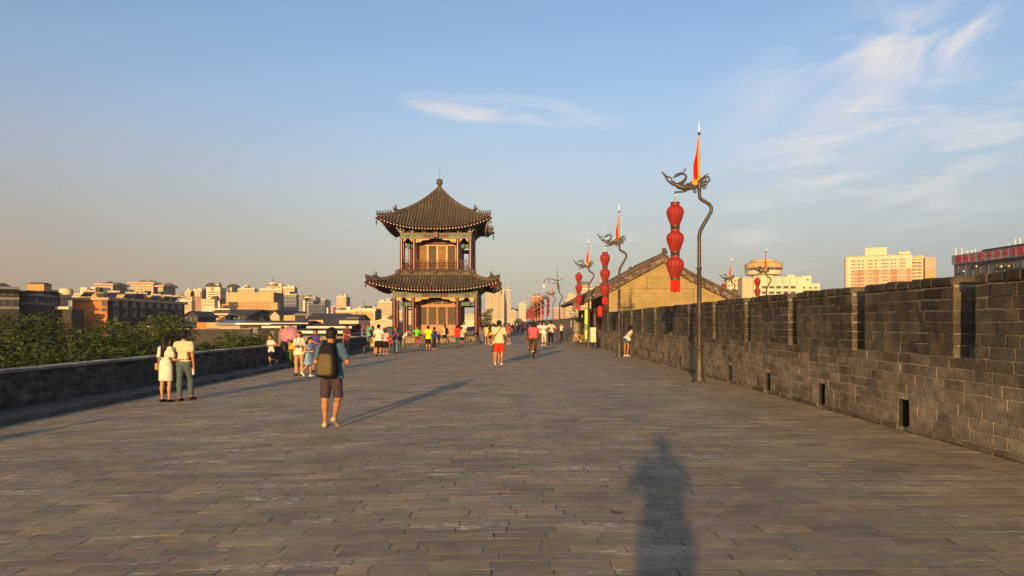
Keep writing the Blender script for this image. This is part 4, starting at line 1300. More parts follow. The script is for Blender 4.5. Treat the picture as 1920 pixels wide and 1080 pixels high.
def windows_front(t, kind, x0, x1, z0, z1, nc, nr, fw=.55, fh=.5, y=-.03, name='window'):
    dx_, dz_ = (x1 - x0) / nc, (z1 - z0) / nr
    for r in range(nr):
        for c in range(nc):
            window(t, kind, x0 + dx_ * (c + .5), y, z0 + dz_ * (r + (1 - fh) / 2), dx_ * fw, dz_ * fh, name=name)
def windows_side(t, kind, x, y0, y1, z0, z1, nc, nr, sg=1, fw=.55, fh=.5):
    """on the face pointing to +x (sg=1) or -x (sg=-1)"""
    dy_, dz_ = (y1 - y0) / nc, (z1 - z0) / nr
    for r in range(nr):
        for c in range(nc):
            window(t, kind, x + .03 * sg, y0 + dy_ * (c + .5), z0 + dz_ * (r + (1 - fh) / 2), dy_ * fw, dz_ * fh, R(90) * sg)

def block(name, label, cat, px0, px1, ptop, d, depth, m, group=None, zb=GZ, rz=0.0):
    """a building whose front (facing the camera side) spans the photo columns px0..px1 at distance d"""
    x0, x1, zt = PX(px0, d), PX(px1, d), PZ(ptop, d)
    t = thing(name, label, cat, ((x0 + x1) / 2, d, zb), R(rz), group)
    t['_c'] = math.cos(R(rz))
    w = (x1 - x0) / 2 * t['_c']; h = zt - zb
    b = MB(); b.box(-w, w, 0, depth, 0, h); b.build('walls', m, t)
    t['_w'], t['_h'], t['_d'], t['_dep'] = w, h, d, depth
    return t
def loc(t, px=None, py=None):
    d = t['_d']
    return ((PX(px, d) - t.location.x) * t['_c'] if px is not None else None, PZ(py, d) - t.location.z if py is not None else None)
def addbox(t, nm, px0, px1, p_top, p_bot, y0, y1, m, over=0.0):
    d = t['_d']; x0, x1 = (PX(px0, d) - t.location.x) * t['_c'], (PX(px1, d) - t.location.x) * t['_c']
    b = MB(); b.box(x0 - over, x1 + over, y0, y1, PZ(p_bot, d) - t.location.z, PZ(p_top, d) - t.location.z)
    return b.build(nm, m, t)
def parapet(t, m, o=.35, h=.7):
    w, H, dep = t['_w'], t['_h'], t['_dep']
    b = MB(); b.box(-w - o, w + o, -o, dep + o, H + .004, H + h); return b.build('roof_slab', m, t)
def hip_roof(t, m, zt_px, over, ridge=.3, px0=None, px1=None, base=None, nm='roof', y0=0, dep=None, fascia=None):
    d = t['_d']; w, H = t['_w'], t['_h']; dep = dep or t['_dep']
    xa, xb = (-w, w) if px0 is None else ((PX(px0, d) - t.location.x) * t['_c'], (PX(px1, d) - t.location.x) * t['_c'])
    zb = (H if base is None else PZ(base, d) - t.location.z) + .01
    zt = PZ(zt_px, d) - t.location.z
    xc, hw_ = (xa + xb) / 2, (xb - xa) / 2
    b = MB()
    r = hw_ * ridge
    yc = y0 + dep / 2
    vs = [(xa - over, y0 - over, zb), (xb + over, y0 - over, zb), (xb + over, y0 + dep + over, zb), (xa - over, y0 + dep + over, zb)]
    n = 6
    rings = [vs]
    for i in range(1, n + 1):
        f = i / n; g = (.6 * f + .4 * f * f)
        rings.append([(xc + (p[0] - xc) * (1 - f) + (r * (1 if p[0] > xc else -1)) * f, yc + (p[1] - yc) * (1 - f) , zb + (zt - zb) * g) for p in vs])
    V = [p for q in rings for p in q]; Fc = []
    for i in range(n):
        for k in range(4):
            k2 = (k + 1) % 4
            Fc.append((i * 4 + k, i * 4 + k2, i * 4 + 4 + k2, i * 4 + 4 + k))
    Fc.append((3, 2, 1, 0))
    b.add(V, Fc)
    o = b.build(nm, m, t)
    if fascia:
        b = MB(); e = over + .02
        b.box(xa - e, xb + e, y0 - e, y0 + dep + e, zb - .006 - fascia, zb - .006); b.build('eave_fascia', C_WHITE, t)
    return o
def gable_roof(t, m, zt_px, over, along='y', fascia=.0, name='roof'):
    """ridge runs along y (gable to the camera) or along x (slope to the camera)"""
    w, H, dep, d = t['_w'], t['_h'], t['_dep'], t['_d']
    zt = PZ(zt_px, d) - t.location.z; zb = H + .005; th = .25
    b = MB()
    if along == 'y':
        b.prism([(-w - over, zb - over * .3), (0, zt), (w + over, zb - over * .3), (w + over, zb - over * .3 - th), (0, zt - th), (-w - over, zb - over * .3 - th)], -over, dep + over, 'y')
        g = MB(); g.prism([(-w, zb), (w, zb), (0, zt - th - .05)], 0, dep, 'y'); g.build('gable', t.children[0].data.materials[0], t)
    else:
        b.prism([(-over, zb - over * .3), (dep / 2, zt), (dep + over, zb - over * .3), (dep + over, zb - over * .3 - th), (dep / 2, zt - th), (-over, zb - over * .3 - th)], -w - over, w + over, 'x')
        g = MB(); g.prism([(0, zb), (dep, zb), (dep / 2, zt - th - .05)], -w, w, 'x'); g.build('gable', t.children[0].data.materials[0], t)
    o = b.build(name, m, t)
    if fascia:
        f = MB(); f.box(-w - over, w + over, -over - .06, -over - .003, zb - over * .3 - th - fascia * .5, zb - over * .3 + fascia * .5); f.build('eave_fascia', C_WHITE, t)
    return o
def bands(t, ys, m, over=.06, h=.35, side=True):
    w, dep = t['_w'], t['_dep']
    for py in ys:
        z_ = loc(t, None, py)[1]
        b = MB(); b.box(-w - over, w + over, -over, (dep if side else .2), z_, z_ + h); b.build('string_course', m, t)

# --- left, near: blocks behind the trees, two with shade put into dark walls
t = block('apartment_block', 'shade-darkened grey block with white floor lines at the left edge, behind the trees', 'building', -70, 36, 546, 95, 14, C_SLATE, rz=37)
hip_roof(t, C_ROOF, 526, .9, .55)
bands(t, (541.5, 561.5, 579), C_BAND); windows_front(t, 'grey', -t['_w'] + .8, t['_w'] - .4, loc(t, None, 553.5)[1], loc(t, None, 544)[1], 6, 1, .6, .9)
windows_front(t, 'grey', -t['_w'] + .8, t['_w'] - .4, loc(t, None, 577)[1], loc(t, None, 564)[1], 6, 1, .5, .8)
t = block('apartment_block', 'shade-darkened grey block with a small beige penthouse on its roof, behind the trees', 'building', 37, 75, 545, 100, 10, C_SLATE, rz=20)
bands(t, (555, 571), C_BAND)
windows_front(t, 'grey', -t['_w'] + .4, t['_w'] - .2, loc(t, None, 568)[1], loc(t, None, 557)[1], 3, 1, .6, .75); windows_side(t, 'grey', t['_w'], 1, 9, loc(t, None, 570)[1], loc(t, None, 557)[1], 4, 1); windows_side(t, 'grey', t['_w'], 1, 9, loc(t, None, 590)[1], loc(t, None, 575)[1], 4, 1)
p = addbox(t, 'penthouse', 49, 78, 531, 544.5, .6, 4.5, C_TAN)
d_ = t['_d']
hip_roof(t, C_ROOF, 528, .25, .9, 49, 78, 531, 'penthouse_roof', .6, 3.9)
for q in (59, 73): addbox(t, 'downpipe', q, q + .5, 536, 544.5, .94, .99, C_DARK)
hip_roof(t, C_ROOF, 540, .6, .6, 37, 75, 545, 'roof', 4.6, 5.4)
addbox(t, 'water_tank', 46, 49, 538, 545, 3, 5, C_TANK)
t = block('house', 'low dark house with a lit cream balcony between the shade-darkened block and the orange block', 'house', 104, 134, 585, 104, 3, C_DARK)
addbox(t, 'balcony', 110, 135, 575, 580, -.8, 0, C_CREAM2); addbox(t, 'roof_slab', 103, 135, 580.5, 585, 0, 3, C_SLATE)
windows_front(t, 'grey', -t['_w'], t['_w'], loc(t, None, 598)[1], loc(t, None, 588)[1], 6, 1, .5, .9)
t = block('house', 'grey gabled house with a round tank on its roof behind the cream balcony', 'house', 100, 128, 556, 140, 6, C_SLATE, rz=33)
gable_roof(t, C_ROOF, 543, .6, 'x'); b = MB(); xx, zz = loc(t, 124, 552); b.lathe([(1.3, 0), (1.35, .5), (1.2, 1.2), (.5, 1.5)], 14, (xx, 2, zz)); b.build('round_tank', C_CREAM2, t, smooth=50); windows_front(t, 'grey', -t['_w'], t['_w'], loc(t, None, 570)[1], loc(t, None, 559)[1], 4, 1)

t = block('apartment_block', 'long orange brick apartment block whose lit end wall faces the trees', 'building', 135, 201, 563, 110, 26, C_ORANGE)
w = t['_w']; tO = t
b = MB(); b.box(w + .003, w + .05, .02, 26, 0, t['_h'] - .02); b.build('side_wall', C_DARK, t)  # flank turned from the sun, its shade put into a dark colour
parapet(t, mat('concrete_slab', (.36, .25, .15), .85, .15, .5), .5, .45)
for q in (135.3, 160, 189): addbox(t, 'render_strip', q, q + 1.3, 563.2, 625, -.03, 0, C_TAN)
for q in (581,): addbox(t, 'render_band', 136.7, 188.9, q, q + 1.2, -.025, 0, C_TAN)
for q, e in ((564.5, 573.5), (577, 584)):
    xx, zz = loc(t, 195.5, e); 
    o = window(t, 'grey', xx, -.05, zz, .75, loc(t, None, q)[1] - zz)
addbox(t, 'sill', 190, 200.5, 599, 600.3, -.35, 0, C_TAN)
for i in range(9):
    for r in range(2):
        zz = loc(t, None, 577 + r * 18)[1]
        if (i + r) % 3 == 1:
            b = MB(); b.box(w + .06, w + .95, 1.2 + i * 2.7, 3.4 + i * 2.7, zz - .9, zz + .1); b.build('balcony', C_SLATE, t)
        window(t, 'grey', w + .09, 2.3 + i * 2.7, zz + .1, 1.7, 1.2, R(90))
for px_, py_, yy_ in ((186, 549, 6), (244, 545, 14), (277, 548, 18), (300, 551, 21)):
    dd = 110 + yy_; xx = min(PX(px_, dd) - t.location.x, w - 1.2); zz = t['_h'] + .46
    b = MB(); b.box(xx - 1.6, xx + 1.6, yy_ - 1.5, yy_ + 1.5, zz, zz + 1.0, 0); b.lathe([(.55, 1.0), (.58, 1.05), (.58, 1.75), (.5, 1.9)], 12, (xx, yy_, zz), 1); b.build('tank_house', [C_TAN, C_TANK], t)
for i, (xx, yy_) in enumerate(((-1.2, 1.5), (1.6, 3.5), (2.0, 8), (2.0, 9.7), (1.9, 11.5), (2.0, 16.3), (2.1, 20), (2.1, 23))):
    b = MB(); zz = t['_h'] + .46
    b.add([(xx - .9, yy_ - .7, zz + .15), (xx + .9, yy_ - .7, zz + .15), (xx + .9, yy_ + .5, zz + 1.0), (xx - .9, yy_ + .5, zz + 1.0)], [(0, 1, 2, 3), (3, 2, 1, 0)], 0)
    b.tube([(xx - 1.0, yy_ + .55, zz + 1.1), (xx + 1.0, yy_ + .55, zz + 1.1)], .2, 8, 1); b.tube([(xx - .8, yy_ + .4, zz), (xx - .8, yy_ + .5, zz + 1)], .03, 4, 1); b.tube([(xx + .8, yy_ + .4, zz), (xx + .8, yy_ + .5, zz + 1)], .03, 4, 1)
    b.build('solar_heater', [C_SOLAR, C_FRAME], t)
t = block('shed', 'small flat-roofed shed with a pale roof edge among the treetops', 'shed', 262, 297, 613, 75, 8, C_DARK)
addbox(t, 'roof_slab', 261, 298, 611, 613, -.3, 8.3, mat('pale_sheet_roof', (.45, .45, .45), .6, .1, 1))

# --- left, middle distance and skyline
t = block('apartment_block', 'small cream blocks standing left of the hotel towers', 'building', 134, 176, 550, 300, 20, C_CREAM)
addbox(t, 'upper_storey', 145, 158, 538.5, 550, 2, 15, C_CREAM2); addbox(t, 'upper_storey', 158.2, 171, 537, 550, 4, 15, C_CREAM2); addbox(t, 'stair_tower', 160, 166, 541, 549.9, 1.0, 3.9, C_RED)
windows_front(t, 'soft', -t['_w'], t['_w'], loc(t, None, 562)[1], loc(t, None, 551)[1], 8, 2)
def hotel(label, px0, px1, pxs, ptop, peaks):
    d = 420.0
    dep = d * ((px1 - CX) / (pxs - CX) - 1)
    t = block('hotel_tower', label, 'building', px0, px1, ptop, d, dep, C_CREAM, 'hotel towers with hipped tops')
    w, H = t['_w'], t['_h']
    b = MB(); b.box(w + .01, w + .3, .3, dep, 0, H - .1); b.build('painted_shade_side', C_GREY, t)  # side slab in a darker colour that carries its shade
    b = MB(); b.box(-w - 1.5, w + 1.5, -1.5, dep + 1.5, H + .01, H + 1.0); b.build('eave_slab', C_PINK, t)
    for a, c, py in peaks:
        hip_roof(t, C_ROOFT, py, .5, .15, a, c, ptop - 2.4, 'hip_roof', dep * .05, dep * .5)
    z0_, z1_ = loc(t, None, 575)[1], H - 1.2
    n = 3 if px1 - px0 > 18 else 1
    wid = 2 * w / n
    for i in range(n):
        window_cols = windows_front(t, 'soft', -w + wid * i + wid * .15, -w + wid * (i + 1) - wid * .15, z0_, z1_, 1, 9, .95, .45)
        if i: addbox(t, 'red_pier', px0 + (px1 - px0) * i / n - .7, px0 + (px1 - px0) * i / n + .7, ptop + 1.5, 590, -.2, 0, C_RED)
    windows_side(t, 'grey', w + .3, 2, dep - 2, z0_, z1_, 5, 1, 1, .4, .98)
hotel('cream hotel tower with two hipped tops, left one of the three', 182, 211, 238, 535, ((188, 207, 526), (206, 222, 528)))
hotel('cream hotel tower with twin peaks, middle one of the three', 245, 287, 296, 532, ((255, 276, 524), (272, 290, 524)))
hotel('narrow grey hotel tower with one hipped top, right one of the three', 296, 305, 328, 538, ((300, 320, 529),))

def simple(label, px0, px1, ptop, d, pside, m, kind='soft', nc=4, nr=6, pbot=600, name='tower_block', side=None, skind='grey', roofb=None, cat='building', grp=None):
    dep = max(4.0, d * ((px1 - CX) / (pside - CX) - 1)) if pside else 12.0
    t = block(name, label, cat, px0, px1, ptop, d, dep, m, grp)
    if pside and side is not None and px1 < CX:
        b = MB(); w, H = t['_w'], t['_h']; b.box(w + .01, w + .25, .2, dep, 0, H - .1); b.build('painted_shade_side', side, t)  # slab over the side, shade painted as a darker colour
        if skind: windows_side(t, skind, w + .25, 1, dep - 1, loc(t, None, pbot)[1], H - .8, 3, max(2, nr // 2))
    if kind: windows_front(t, kind, -t['_w'] * .94, t['_w'] * .94, loc(t, None, pbot)[1], t['_h'] - d * .0012, nc, nr, .55, .5)
    for a, c, py, dy in (roofb or ()):
        addbox(t, 'roof_block', a, c, py, ptop, dy, dy + dep * .5, m)
    rg_ = random.Random(label)
    w, H = t['_w'], t['_h']
    for q in range(3 + int(w / 6)):                      # lift huts, tanks and masts on the roof
        xq, s_ = rg_.uniform(-w * .9, w * .8), rg_.uniform(.5, 1.5) * (1 + d / 700)
        b = MB(); b.box(xq, xq + s_ * rg_.uniform(.6, 2), .6, 3, H + .003, H + s_ * rg_.uniform(.5, 1.1)); b.build('roof_hut', rg_.choice((C_WHITE, C_TANK, C_PINK, m)), t)
    if rg_.random() < .5:
        xq = rg_.uniform(-w * .5, w * .5); b = MB(); b.tube([(xq, 2, H), (xq, 2, H + 3.5)], .09 * d / 300, 5); b.build('mast', C_TANK, t)
    b = MB(); b.box(-w - .12, w + .12, -.12, -.004, H - .5, H + .35); b.build('roof_edge', rg_.choice((C_CREAM2, C_CREAM, C_WHITE)), t)
    return t
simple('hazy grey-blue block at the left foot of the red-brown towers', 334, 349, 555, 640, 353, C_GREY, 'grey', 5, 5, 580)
t = simple('red-brown cluster tower with arched cream tops on the skyline', 349, 378, 545, 560, 387, C_RED, 'red', 6, 8, 585, side=C_GREY, roofb=((373, 379, 540, 3), (352, 361, 543.5, 1), (363, 371, 543.5, 1)))
for q in (356, 367):
    xx, zz = loc(t, q, 556); b = MB(); b.prism([(-4, 0), (4, 0), (4, 3.5), (2.2, 5.4), (-2.2, 5.4), (-4, 3.5)], -.6, 0, 'y'); o = b.build('arched_top', C_CREAM, t, (xx, 0, zz))
simple('small cream block with stepped pinkish top before the hazy towers', 337, 359, 563, 330, 362, C_CREAM, 'soft', 6, 3, 580, roofb=((347, 357, 556.5, 2),))
t = simple('cream striped hotel with two dark round domes and a mast', 387, 412, 539, 380, 424, C_CREAM2, None, side=C_CREAM, skind='soft', pbot=590, nr=8, roofb=((389, 396, 536, 1), (400, 409, 532.5, 1)))
for py in range(547, 566, 4): addbox(t, 'window_band', 390, 411, py, py + 1.7, -.12, 0, C_GLASSL)
for q, r_ in ((393, 3.5), (417, 3.6)):
    xx, zz = loc(t, q, 537.2); b = MB(); b.lathe([(r_ / 3, 0), (r_, .05), (r_, .6), (r_ * .8, 1.5), (r_ * .4, 2.1), (.1, 2.3)], 14, (xx, 3 if q < 400 else 15, zz)); b.build('dome', C_ROOF, t, smooth=50)
addbox(t, 'dome_tower', 413, 421, 537.2, 551, 10, 18, C_CREAM)
for q in (396.5, 399): addbox(t, 'red_pier', q, q + 1.2, 538, 546, -.4, 0, C_RED)
xx, zz = loc(t, 409, 540); b = MB(); b.tube([(xx, 2, zz), (xx, 2, zz + 3.4)], .45, 6); b.build('mast', C_TANK, t)
t = simple('low cream annexe with a red roof hut below the striped hotel', 378, 402, 562, 330, 408, C_CREAM2, 'soft', 6, 2, 575)
addbox(t, 'roof_hut', 392, 400, 557.5, 562, 2, 7, C_RED); addbox(t, 'roof_hut', 402.5, 409, 560, 569, 6, 9, C_TANK)
t = block('theatre', 'broad windowless tan theatre block in the middle of the left skyline', 'building', 424, 513, 548, 350, 350 * (444 / 426 - 1), C_TAN)
b = MB(); w = t['_w']; b.box(w + .01, w + .3, .3, t['_dep'], 0, t['_h'] - .1); b.build('painted_shade_side', C_SLATE, t)  # theatre side darkened in its colour to stand for shade
windows_side(t, 'grey', w + .3, .5, t['_dep'] - .5, loc(t, None, 567)[1], loc(t, None, 553)[1], 9, 1, 1, .5, .95)
addbox(t, 'lower_front', 420, 516, 566, 600, -2.5, -.01, mat('dark_tan_render', (.38, .22, .085), .85, .1, .08)); addbox(t, 'canopy', 419, 517, 565.3, 566, -3.2, -.01, C_CREAM2)
for q in range(426, 512, 6): addbox(t, 'vent', q, q + .9, 562.6, 563.6, -.1, 0, C_DARK)
addbox(t, 'entrance_block', 516, 530, 568, 582, -8, -3.3, C_TAN)
for q in range(440, 512, 9): addbox(t, 'roof_lamp', q, q + 1, 571, 572.5, -6.0, -5.4, C_WHITE)
simple('cream crowned block directly behind the left half of the tan theatre', 447, 477, 541, 460, 483, C_CREAM, 'soft', 7, 3, 560, roofb=((456, 463, 534.5, 1),))
t = simple('cream block with a round saucer restaurant on its roof', 488, 528, 542, 440, 533, C_CREAM, 'soft', 9, 3, 560, roofb=((498, 521, 537, 1), (519.5, 527, 531, 2)))
xx, zz = loc(t, 505.5, 537); b = MB(); b.lathe([(1.9, 0), (2.6, .6), (3.7, 1.0), (3.8, 1.7), (3.5, 1.9), (3.7, 2.0), (3.3, 2.4), (1.8, 2.6), (1.5, 3.1)], 22, (xx, 6, zz)); b.build('saucer', C_CREAM2, t, smooth=40)
b = MB(); b.lathe([(3.6, 1.15), (3.86, 1.2), (3.86, 1.6), (3.6, 1.65)], 22, (xx, 6, zz)); b.build('saucer_window_band', C_GLASS, t)
b = MB(); b.tube([(xx, 6, zz + 3), (xx, 6, zz + 6.5)], [.25, .08], 5); b.build('antenna', C_TANK, t)
simple('tall cream tower with a window grid, right of the saucer block', 531, 552, 538.5, 425, 557, C_CREAM, 'soft', 5, 9, 575, side=C_GREY, roofb=((541, 549, 535.5, 2),))
simple('wide blue-grey block standing in front of the tall cream tower', 532, 556, 552, 400, 559, C_GREY, 'grey', 7, 6, 590)  # added block standing for the tower's shadowed foot, shade in its colour
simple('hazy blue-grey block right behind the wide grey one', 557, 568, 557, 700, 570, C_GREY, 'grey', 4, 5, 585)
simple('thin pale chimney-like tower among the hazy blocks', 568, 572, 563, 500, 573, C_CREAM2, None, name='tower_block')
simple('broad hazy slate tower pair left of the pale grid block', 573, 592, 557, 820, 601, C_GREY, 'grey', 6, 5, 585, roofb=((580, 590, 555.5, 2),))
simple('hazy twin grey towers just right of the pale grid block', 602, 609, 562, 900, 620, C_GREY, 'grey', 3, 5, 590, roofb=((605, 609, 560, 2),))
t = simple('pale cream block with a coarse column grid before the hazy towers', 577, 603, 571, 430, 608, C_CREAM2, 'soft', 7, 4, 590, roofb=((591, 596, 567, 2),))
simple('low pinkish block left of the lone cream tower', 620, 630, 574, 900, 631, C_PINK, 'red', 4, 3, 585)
simple('lone slim cream tower with a roof block, mid skyline', 631, 649, 556.5, 500, 656, C_CREAM, 'soft', 5, 9, 582, side=C_GREY, roofb=((640, 647, 551.3, 2),))
simple('long low row of pinkish blocks far behind the crowd', 680, 712, 575, 900, 713, C_PINK, 'red', 9, 2, 583, roofb=((682, 686, 573.5, 1), (691, 695, 573.5, 1), (701, 706, 573.3, 1)))
simple('cream tower beside the pavilion columns, left of them', 710, 735, 566, 350, 742, C_CREAM, 'soft', 5, 6, 590, roofb=((723, 731, 559.5, 2),))
t = simple('low cream hall with white corner columns and a grey side', 667, 704, 581, 220, 714, C_TAN, None, side=C_SLATE, skind='grey', nr=4, pbot=598)
parapet(t, C_WHITE, .2, .5)
for q in (667, 676, 702): addbox(t, 'column', q, q + 1.6, 581.2, 600, -.6, -.01, C_WHITE)
t = simple('low tan hall with roof lamps left of the white-columned hall', 630, 666, 583, 240, 668, C_TAN, 'soft', 8, 1, 590)
addbox(t, 'gatepost', 615.5, 618, 577, 590, -2, -1.5, C_WHITE)
simple('tan low blocks seen between the pavilion columns', 742, 800, 584, 260, None, C_CREAM, 'soft', 9, 2, 595, name='house', cat='house')
simple('pale low blocks between the right pavilion columns and the far tower', 868, 908, 590, 300, None, C_CREAM2, 'soft', 8, 2, 600, name='house', cat='house')

# --- tiled roofs of the old quarter
def oldhouse(label, px0, px1, peave, pridge, d, dep, m, along='x', roof=None, over=.6, fascia=.0, win=0, kind='grey', pbot=None):
    t = block('tiled_house', label, 'house', px0, px1, peave, d, dep, m, 'tiled houses of the old quarter')
    gable_roof(t, roof or C_ROOF, pridge, over, along, fascia)
    if win: windows_front(t, kind, -t['_w'] * .9, t['_w'] * .9, loc(t, None, pbot or peave + 9)[1], loc(t, None, peave + 2)[1], win, 1, .5, .9)
    return t
oldhouse('dark house with a long slate roof, left of the tan hipped hall', 345, 372, 592, 583, 150, 9, C_SLATE, 'y', win=3)
t = block('hall', 'tan hall with a white-edged hipped roof behind the tree tops', 'building', 384, 423, 588, 165, 14, C_TAN)
hip_roof(t, C_ROOFT, 579, 1.0, .7, fascia=.3); addbox(t, 'upper_ridge', 386, 418, 578, 580.5, 4, 9, C_WHITE); addbox(t, 'corner_post', 383, 384.2, 588, 603, -.2, 0, C_WHITE); addbox(t, 'corner_post', 421.5, 423, 588, 603, -.2, 0, C_WHITE); addbox(t, 'base_band', 382, 424, 600, 601, -.2, 0, C_WHITE)
t = oldhouse('dark roofed wing to the right of the tan hipped hall', 424, 464, 590, 579, 168, 18, C_SLATE, 'x', win=4)
oldhouse('house with a pale gable and dark roof, left of the pair below the theatre', 470, 490, 592, 580, 176, 26, C_CREAM, 'y', win=0)
oldhouse('house with a pale gable and dark roof, right of the pair below the theatre', 506, 524, 592, 581, 178, 26, C_CREAM, 'y')
oldhouse('long dark slate roof over shaded walls behind the pink parasol', 574, 640, 600, 587, 172, 14, C_SLATE, 'x')
oldhouse('pale stepped roof house directly left of the long dark roof', 545, 576, 595, 587, 185, 12, C_CREAM2, 'x', roof=C_TAN, fascia=.3)
t = block('house', 'plain tan box-like house above the pink parasol', 'house', 532, 553, 591, 150, 8, C_TAN)
t = block('house', 'low brown flat-roofed house under the long slate roof', 'house', 578, 606, 600, 145, 8, C_PINK)
t = block('house', 'broad pale wall with a dark roof edge behind the capped man', 'house', 636, 672, 600, 120, 10, C_CREAM2); addbox(t, 'roof_slab', 634, 673, 597.5, 600, -.5, 10, C_ROOF)
oldhouse('cream gabled shed just left of the pavilion', 699, 742, 603, 597, 120, 12, C_CREAM, 'y', roof=C_WHITE, over=.3)
oldhouse('row of small dark gables behind the pale wall', 650, 672, 596, 589, 160, 10, C_CREAM, 'x', roof=C_ROOF)
def strip(label, px0, px1, ptop, pe, d, dep=7):
    t = block('tiled_house', label, 'house', px0, px1, pe + 2.2, d, dep, C_DARK, 'long low tiled roofs near the wall')
    w = t['_w']; h = t['_h']
    b = MB(); zt = PZ(ptop, d + dep / 2) - t.location.z
    b.prism([(-.6, h + .1), (dep / 2, zt), (dep + .6, h + .1), (dep + .6, h - .1), (dep / 2, zt - .2), (-.6, h - .1)], -w - .4, w + .4, 'x'); b.build('roof', C_ROOF, t)
    b = MB(); b.box(-w - .42, w + .42, -.72, -.605, h - .16, h + .12); b.build('eave_fascia', C_WHITE, t)
    windows_front(t, 'grey', -w * .9, w * .9, h - 2.2, h - .5, max(3, int(w / 1.6)), 1, .5, .9)
strip('long low roof with a white eave right above the tree tops', 450, 575, 601, 604.5, 110)
strip('low tiled roof with a bright white eave left of the pink parasol', 500, 553, 607, 610.5, 92)
strip('long low tiled roof with a bright white eave right of the parasol', 583, 656, 607, 611, 95)
strip('nearest low tiled roof with a white eave behind the walking man', 555, 640, 616, 620, 76)
t = block('house', 'small orange brick shed beside the blue roof', 'shed', 369, 386, 604.5, 115, 6, C_ORANGE); addbox(t, 'long_wall', 386.5, 416, 604.5, 615, 0, 5, C_TAN)
t = block('house', 'low shed with a blue sheet roof among the tree tops', 'shed', 412, 450, 606, 112, 9, C_TAN); gable_roof(t, mat('blue_sheet_roof', (.10, .14, .24), .5, .15, 1), 600, .5, 'x')
t = block('garden_wall', 'long grey-brown garden wall behind the couple', 'wall', 300, 470, 617, 70, .5, C_DARK); addbox(t, 'coping', 299, 471, 616, 617, -.1, .6, C_FRAME)

# --- straight ahead
def slab(label, px0, px1, ptop, d, dep, m, nc, nr, extra=()):
    t = block('tower_block', label, 'building', px0, px1, ptop, d, dep, m)
    return t
t = simple('tall cream high-rise right of the pavilion eaves, with vertical bays', 911, 945, 545, 620, 951, C_CREAM, 'soft', 8, 12, 597, side=C_GREY, roofb=((936, 944, 540, 1), (913, 921, 543.5, 2)))
for q in (922.0, 935.5): addbox(t, 'painted_bay_shadow', q, q + .9, 545.2, 604, -.05, 0, C_GLASSL)  # dark strips painted as the shadow between the bays
simple('slim cream tower stepping back beside the tall high-rise', 950.5, 957, 543, 610, None, C_CREAM, 'soft', 2, 12, 597)
t = simple('short cream tower with a pyramid roof beside the high-rise', 957, 967.5, 583, 480, None, C_CREAM, 'soft', 3, 3, 598); hip_roof(t, C_ROOF, 575, .2, .05)
simple('plain pale tower left of the far lantern row', 973, 986, 570, 420, None, C_CREAM2, 'soft', 4, 6, 598, roofb=((974.5, 984, 568.5, 2),))
simple('orange tower directly above the far lantern row', 996, 1015, 555, 820, None, C_ORANGE, 'red', 6, 6, 585, roofb=((1001, 1012, 552.5, 2),))
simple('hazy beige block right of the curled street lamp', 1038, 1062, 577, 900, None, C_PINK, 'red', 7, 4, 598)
simple('beige stepped tower left of the third lantern string', 1060, 1086, 562, 540, None, C_CREAM, 'soft', 6, 6, 597, roofb=((1064, 1080, 553, 2), (1066, 1076, 549, 4)))
t = simple('cream tower with a red sign band and a dark top', 1088, 1112, 541, 430, None, C_CREAM, 'soft', 6, 9, 590); addbox(t, 'red_sign', 1090, 1110, 535.5, 540.9, .5, 10, C_RED); addbox(t, 'dark_top', 1092, 1106, 527.5, 535.4, 1, 9, C_GREY); addbox(t, 'ledge', 1089, 1111, 534.6, 535.4, .2, 11, C_CREAM2)
t = simple('small pale stepped tower top over the left roof slope of the tiled house', 1120, 1136, 534, 400, None, C_CREAM2, 'soft', 4, 4, 560, roofb=((1123, 1130, 528, 2),)); addbox(t, 'dark_top', 1124, 1129, 525.5, 527.9, 3, 7, C_RED)

# --- right side
t = block('office_block', 'pale block at the right eave of the tiled house', 'building', 1364, 1392, 520, 330, 5, C_CREAM2)
windows_front(t, 'soft', -t['_w'], t['_w'], loc(t, None, 556)[1], loc(t, None, 523)[1], 5, 4)
t = block('hotel', 'cream hotel carrying a round drum with a dark window band', 'building', 1413, 1505, 519, 300, 14, C_CREAM2)
w, H = t['_w'], t['_h']
b = MB(); b.box(-w - 4.6, -w - .01, 1.2, 7, 0, H - .3)
b.build('left_wing', C_CREAM, t)
for i in range(7):
    b = MB(); x = -w - 4.4 + i * .66; b.tube([(x, 1.0, 0), (x, 1.0, H - 2), (x, 1.3, H - .6), (x, 2.2, H - .2)], .22, 6); b.build('curved_fin', C_CREAM2, t)
for r, py in enumerate((537, 547, 557)):
    for c in range(5):
        xx, zz = loc(t, 1433 + c * 13.5, py + 4); window(t, 'grey', xx, -.05, zz, 2.2, 1.1)
for c in range(5):
    xx, zz = loc(t, 1441 + c * 13.5, 530); b = MB(); b.lathe([(.5, -.2), (.5, .0)], 12); o = b.build('roundel', C_FRAME, t, (xx, -.02, zz)); o.rotation_euler = (R(90), 0, 0)
for q in range(1424, 1505, 14): addbox(t, 'pilaster', q, q + 1.2, 519.2, 560, -.25, 0, C_CREAM)
xx, _ = loc(t, 1450.5, None); yc = 12
zz = lambda py: loc(t, None, py)[1]
b = MB(); b.lathe([(5.2, zz(519)), (5.2, zz(513.2)), (7.8, zz(512)), (8.2, zz(504.5)), (8.1, zz(504.4))], 28, (xx, yc, 0)); b.build('drum', C_CREAM2, t, smooth=35)
b = MB(); b.lathe([(7.9, zz(504.6)), (8.05, zz(504.5)), (8.25, zz(499.6)), (8.0, zz(499.5))], 28, (xx, yc, 0)); b.build('drum_window_band', C_GLASS, t, smooth=35)
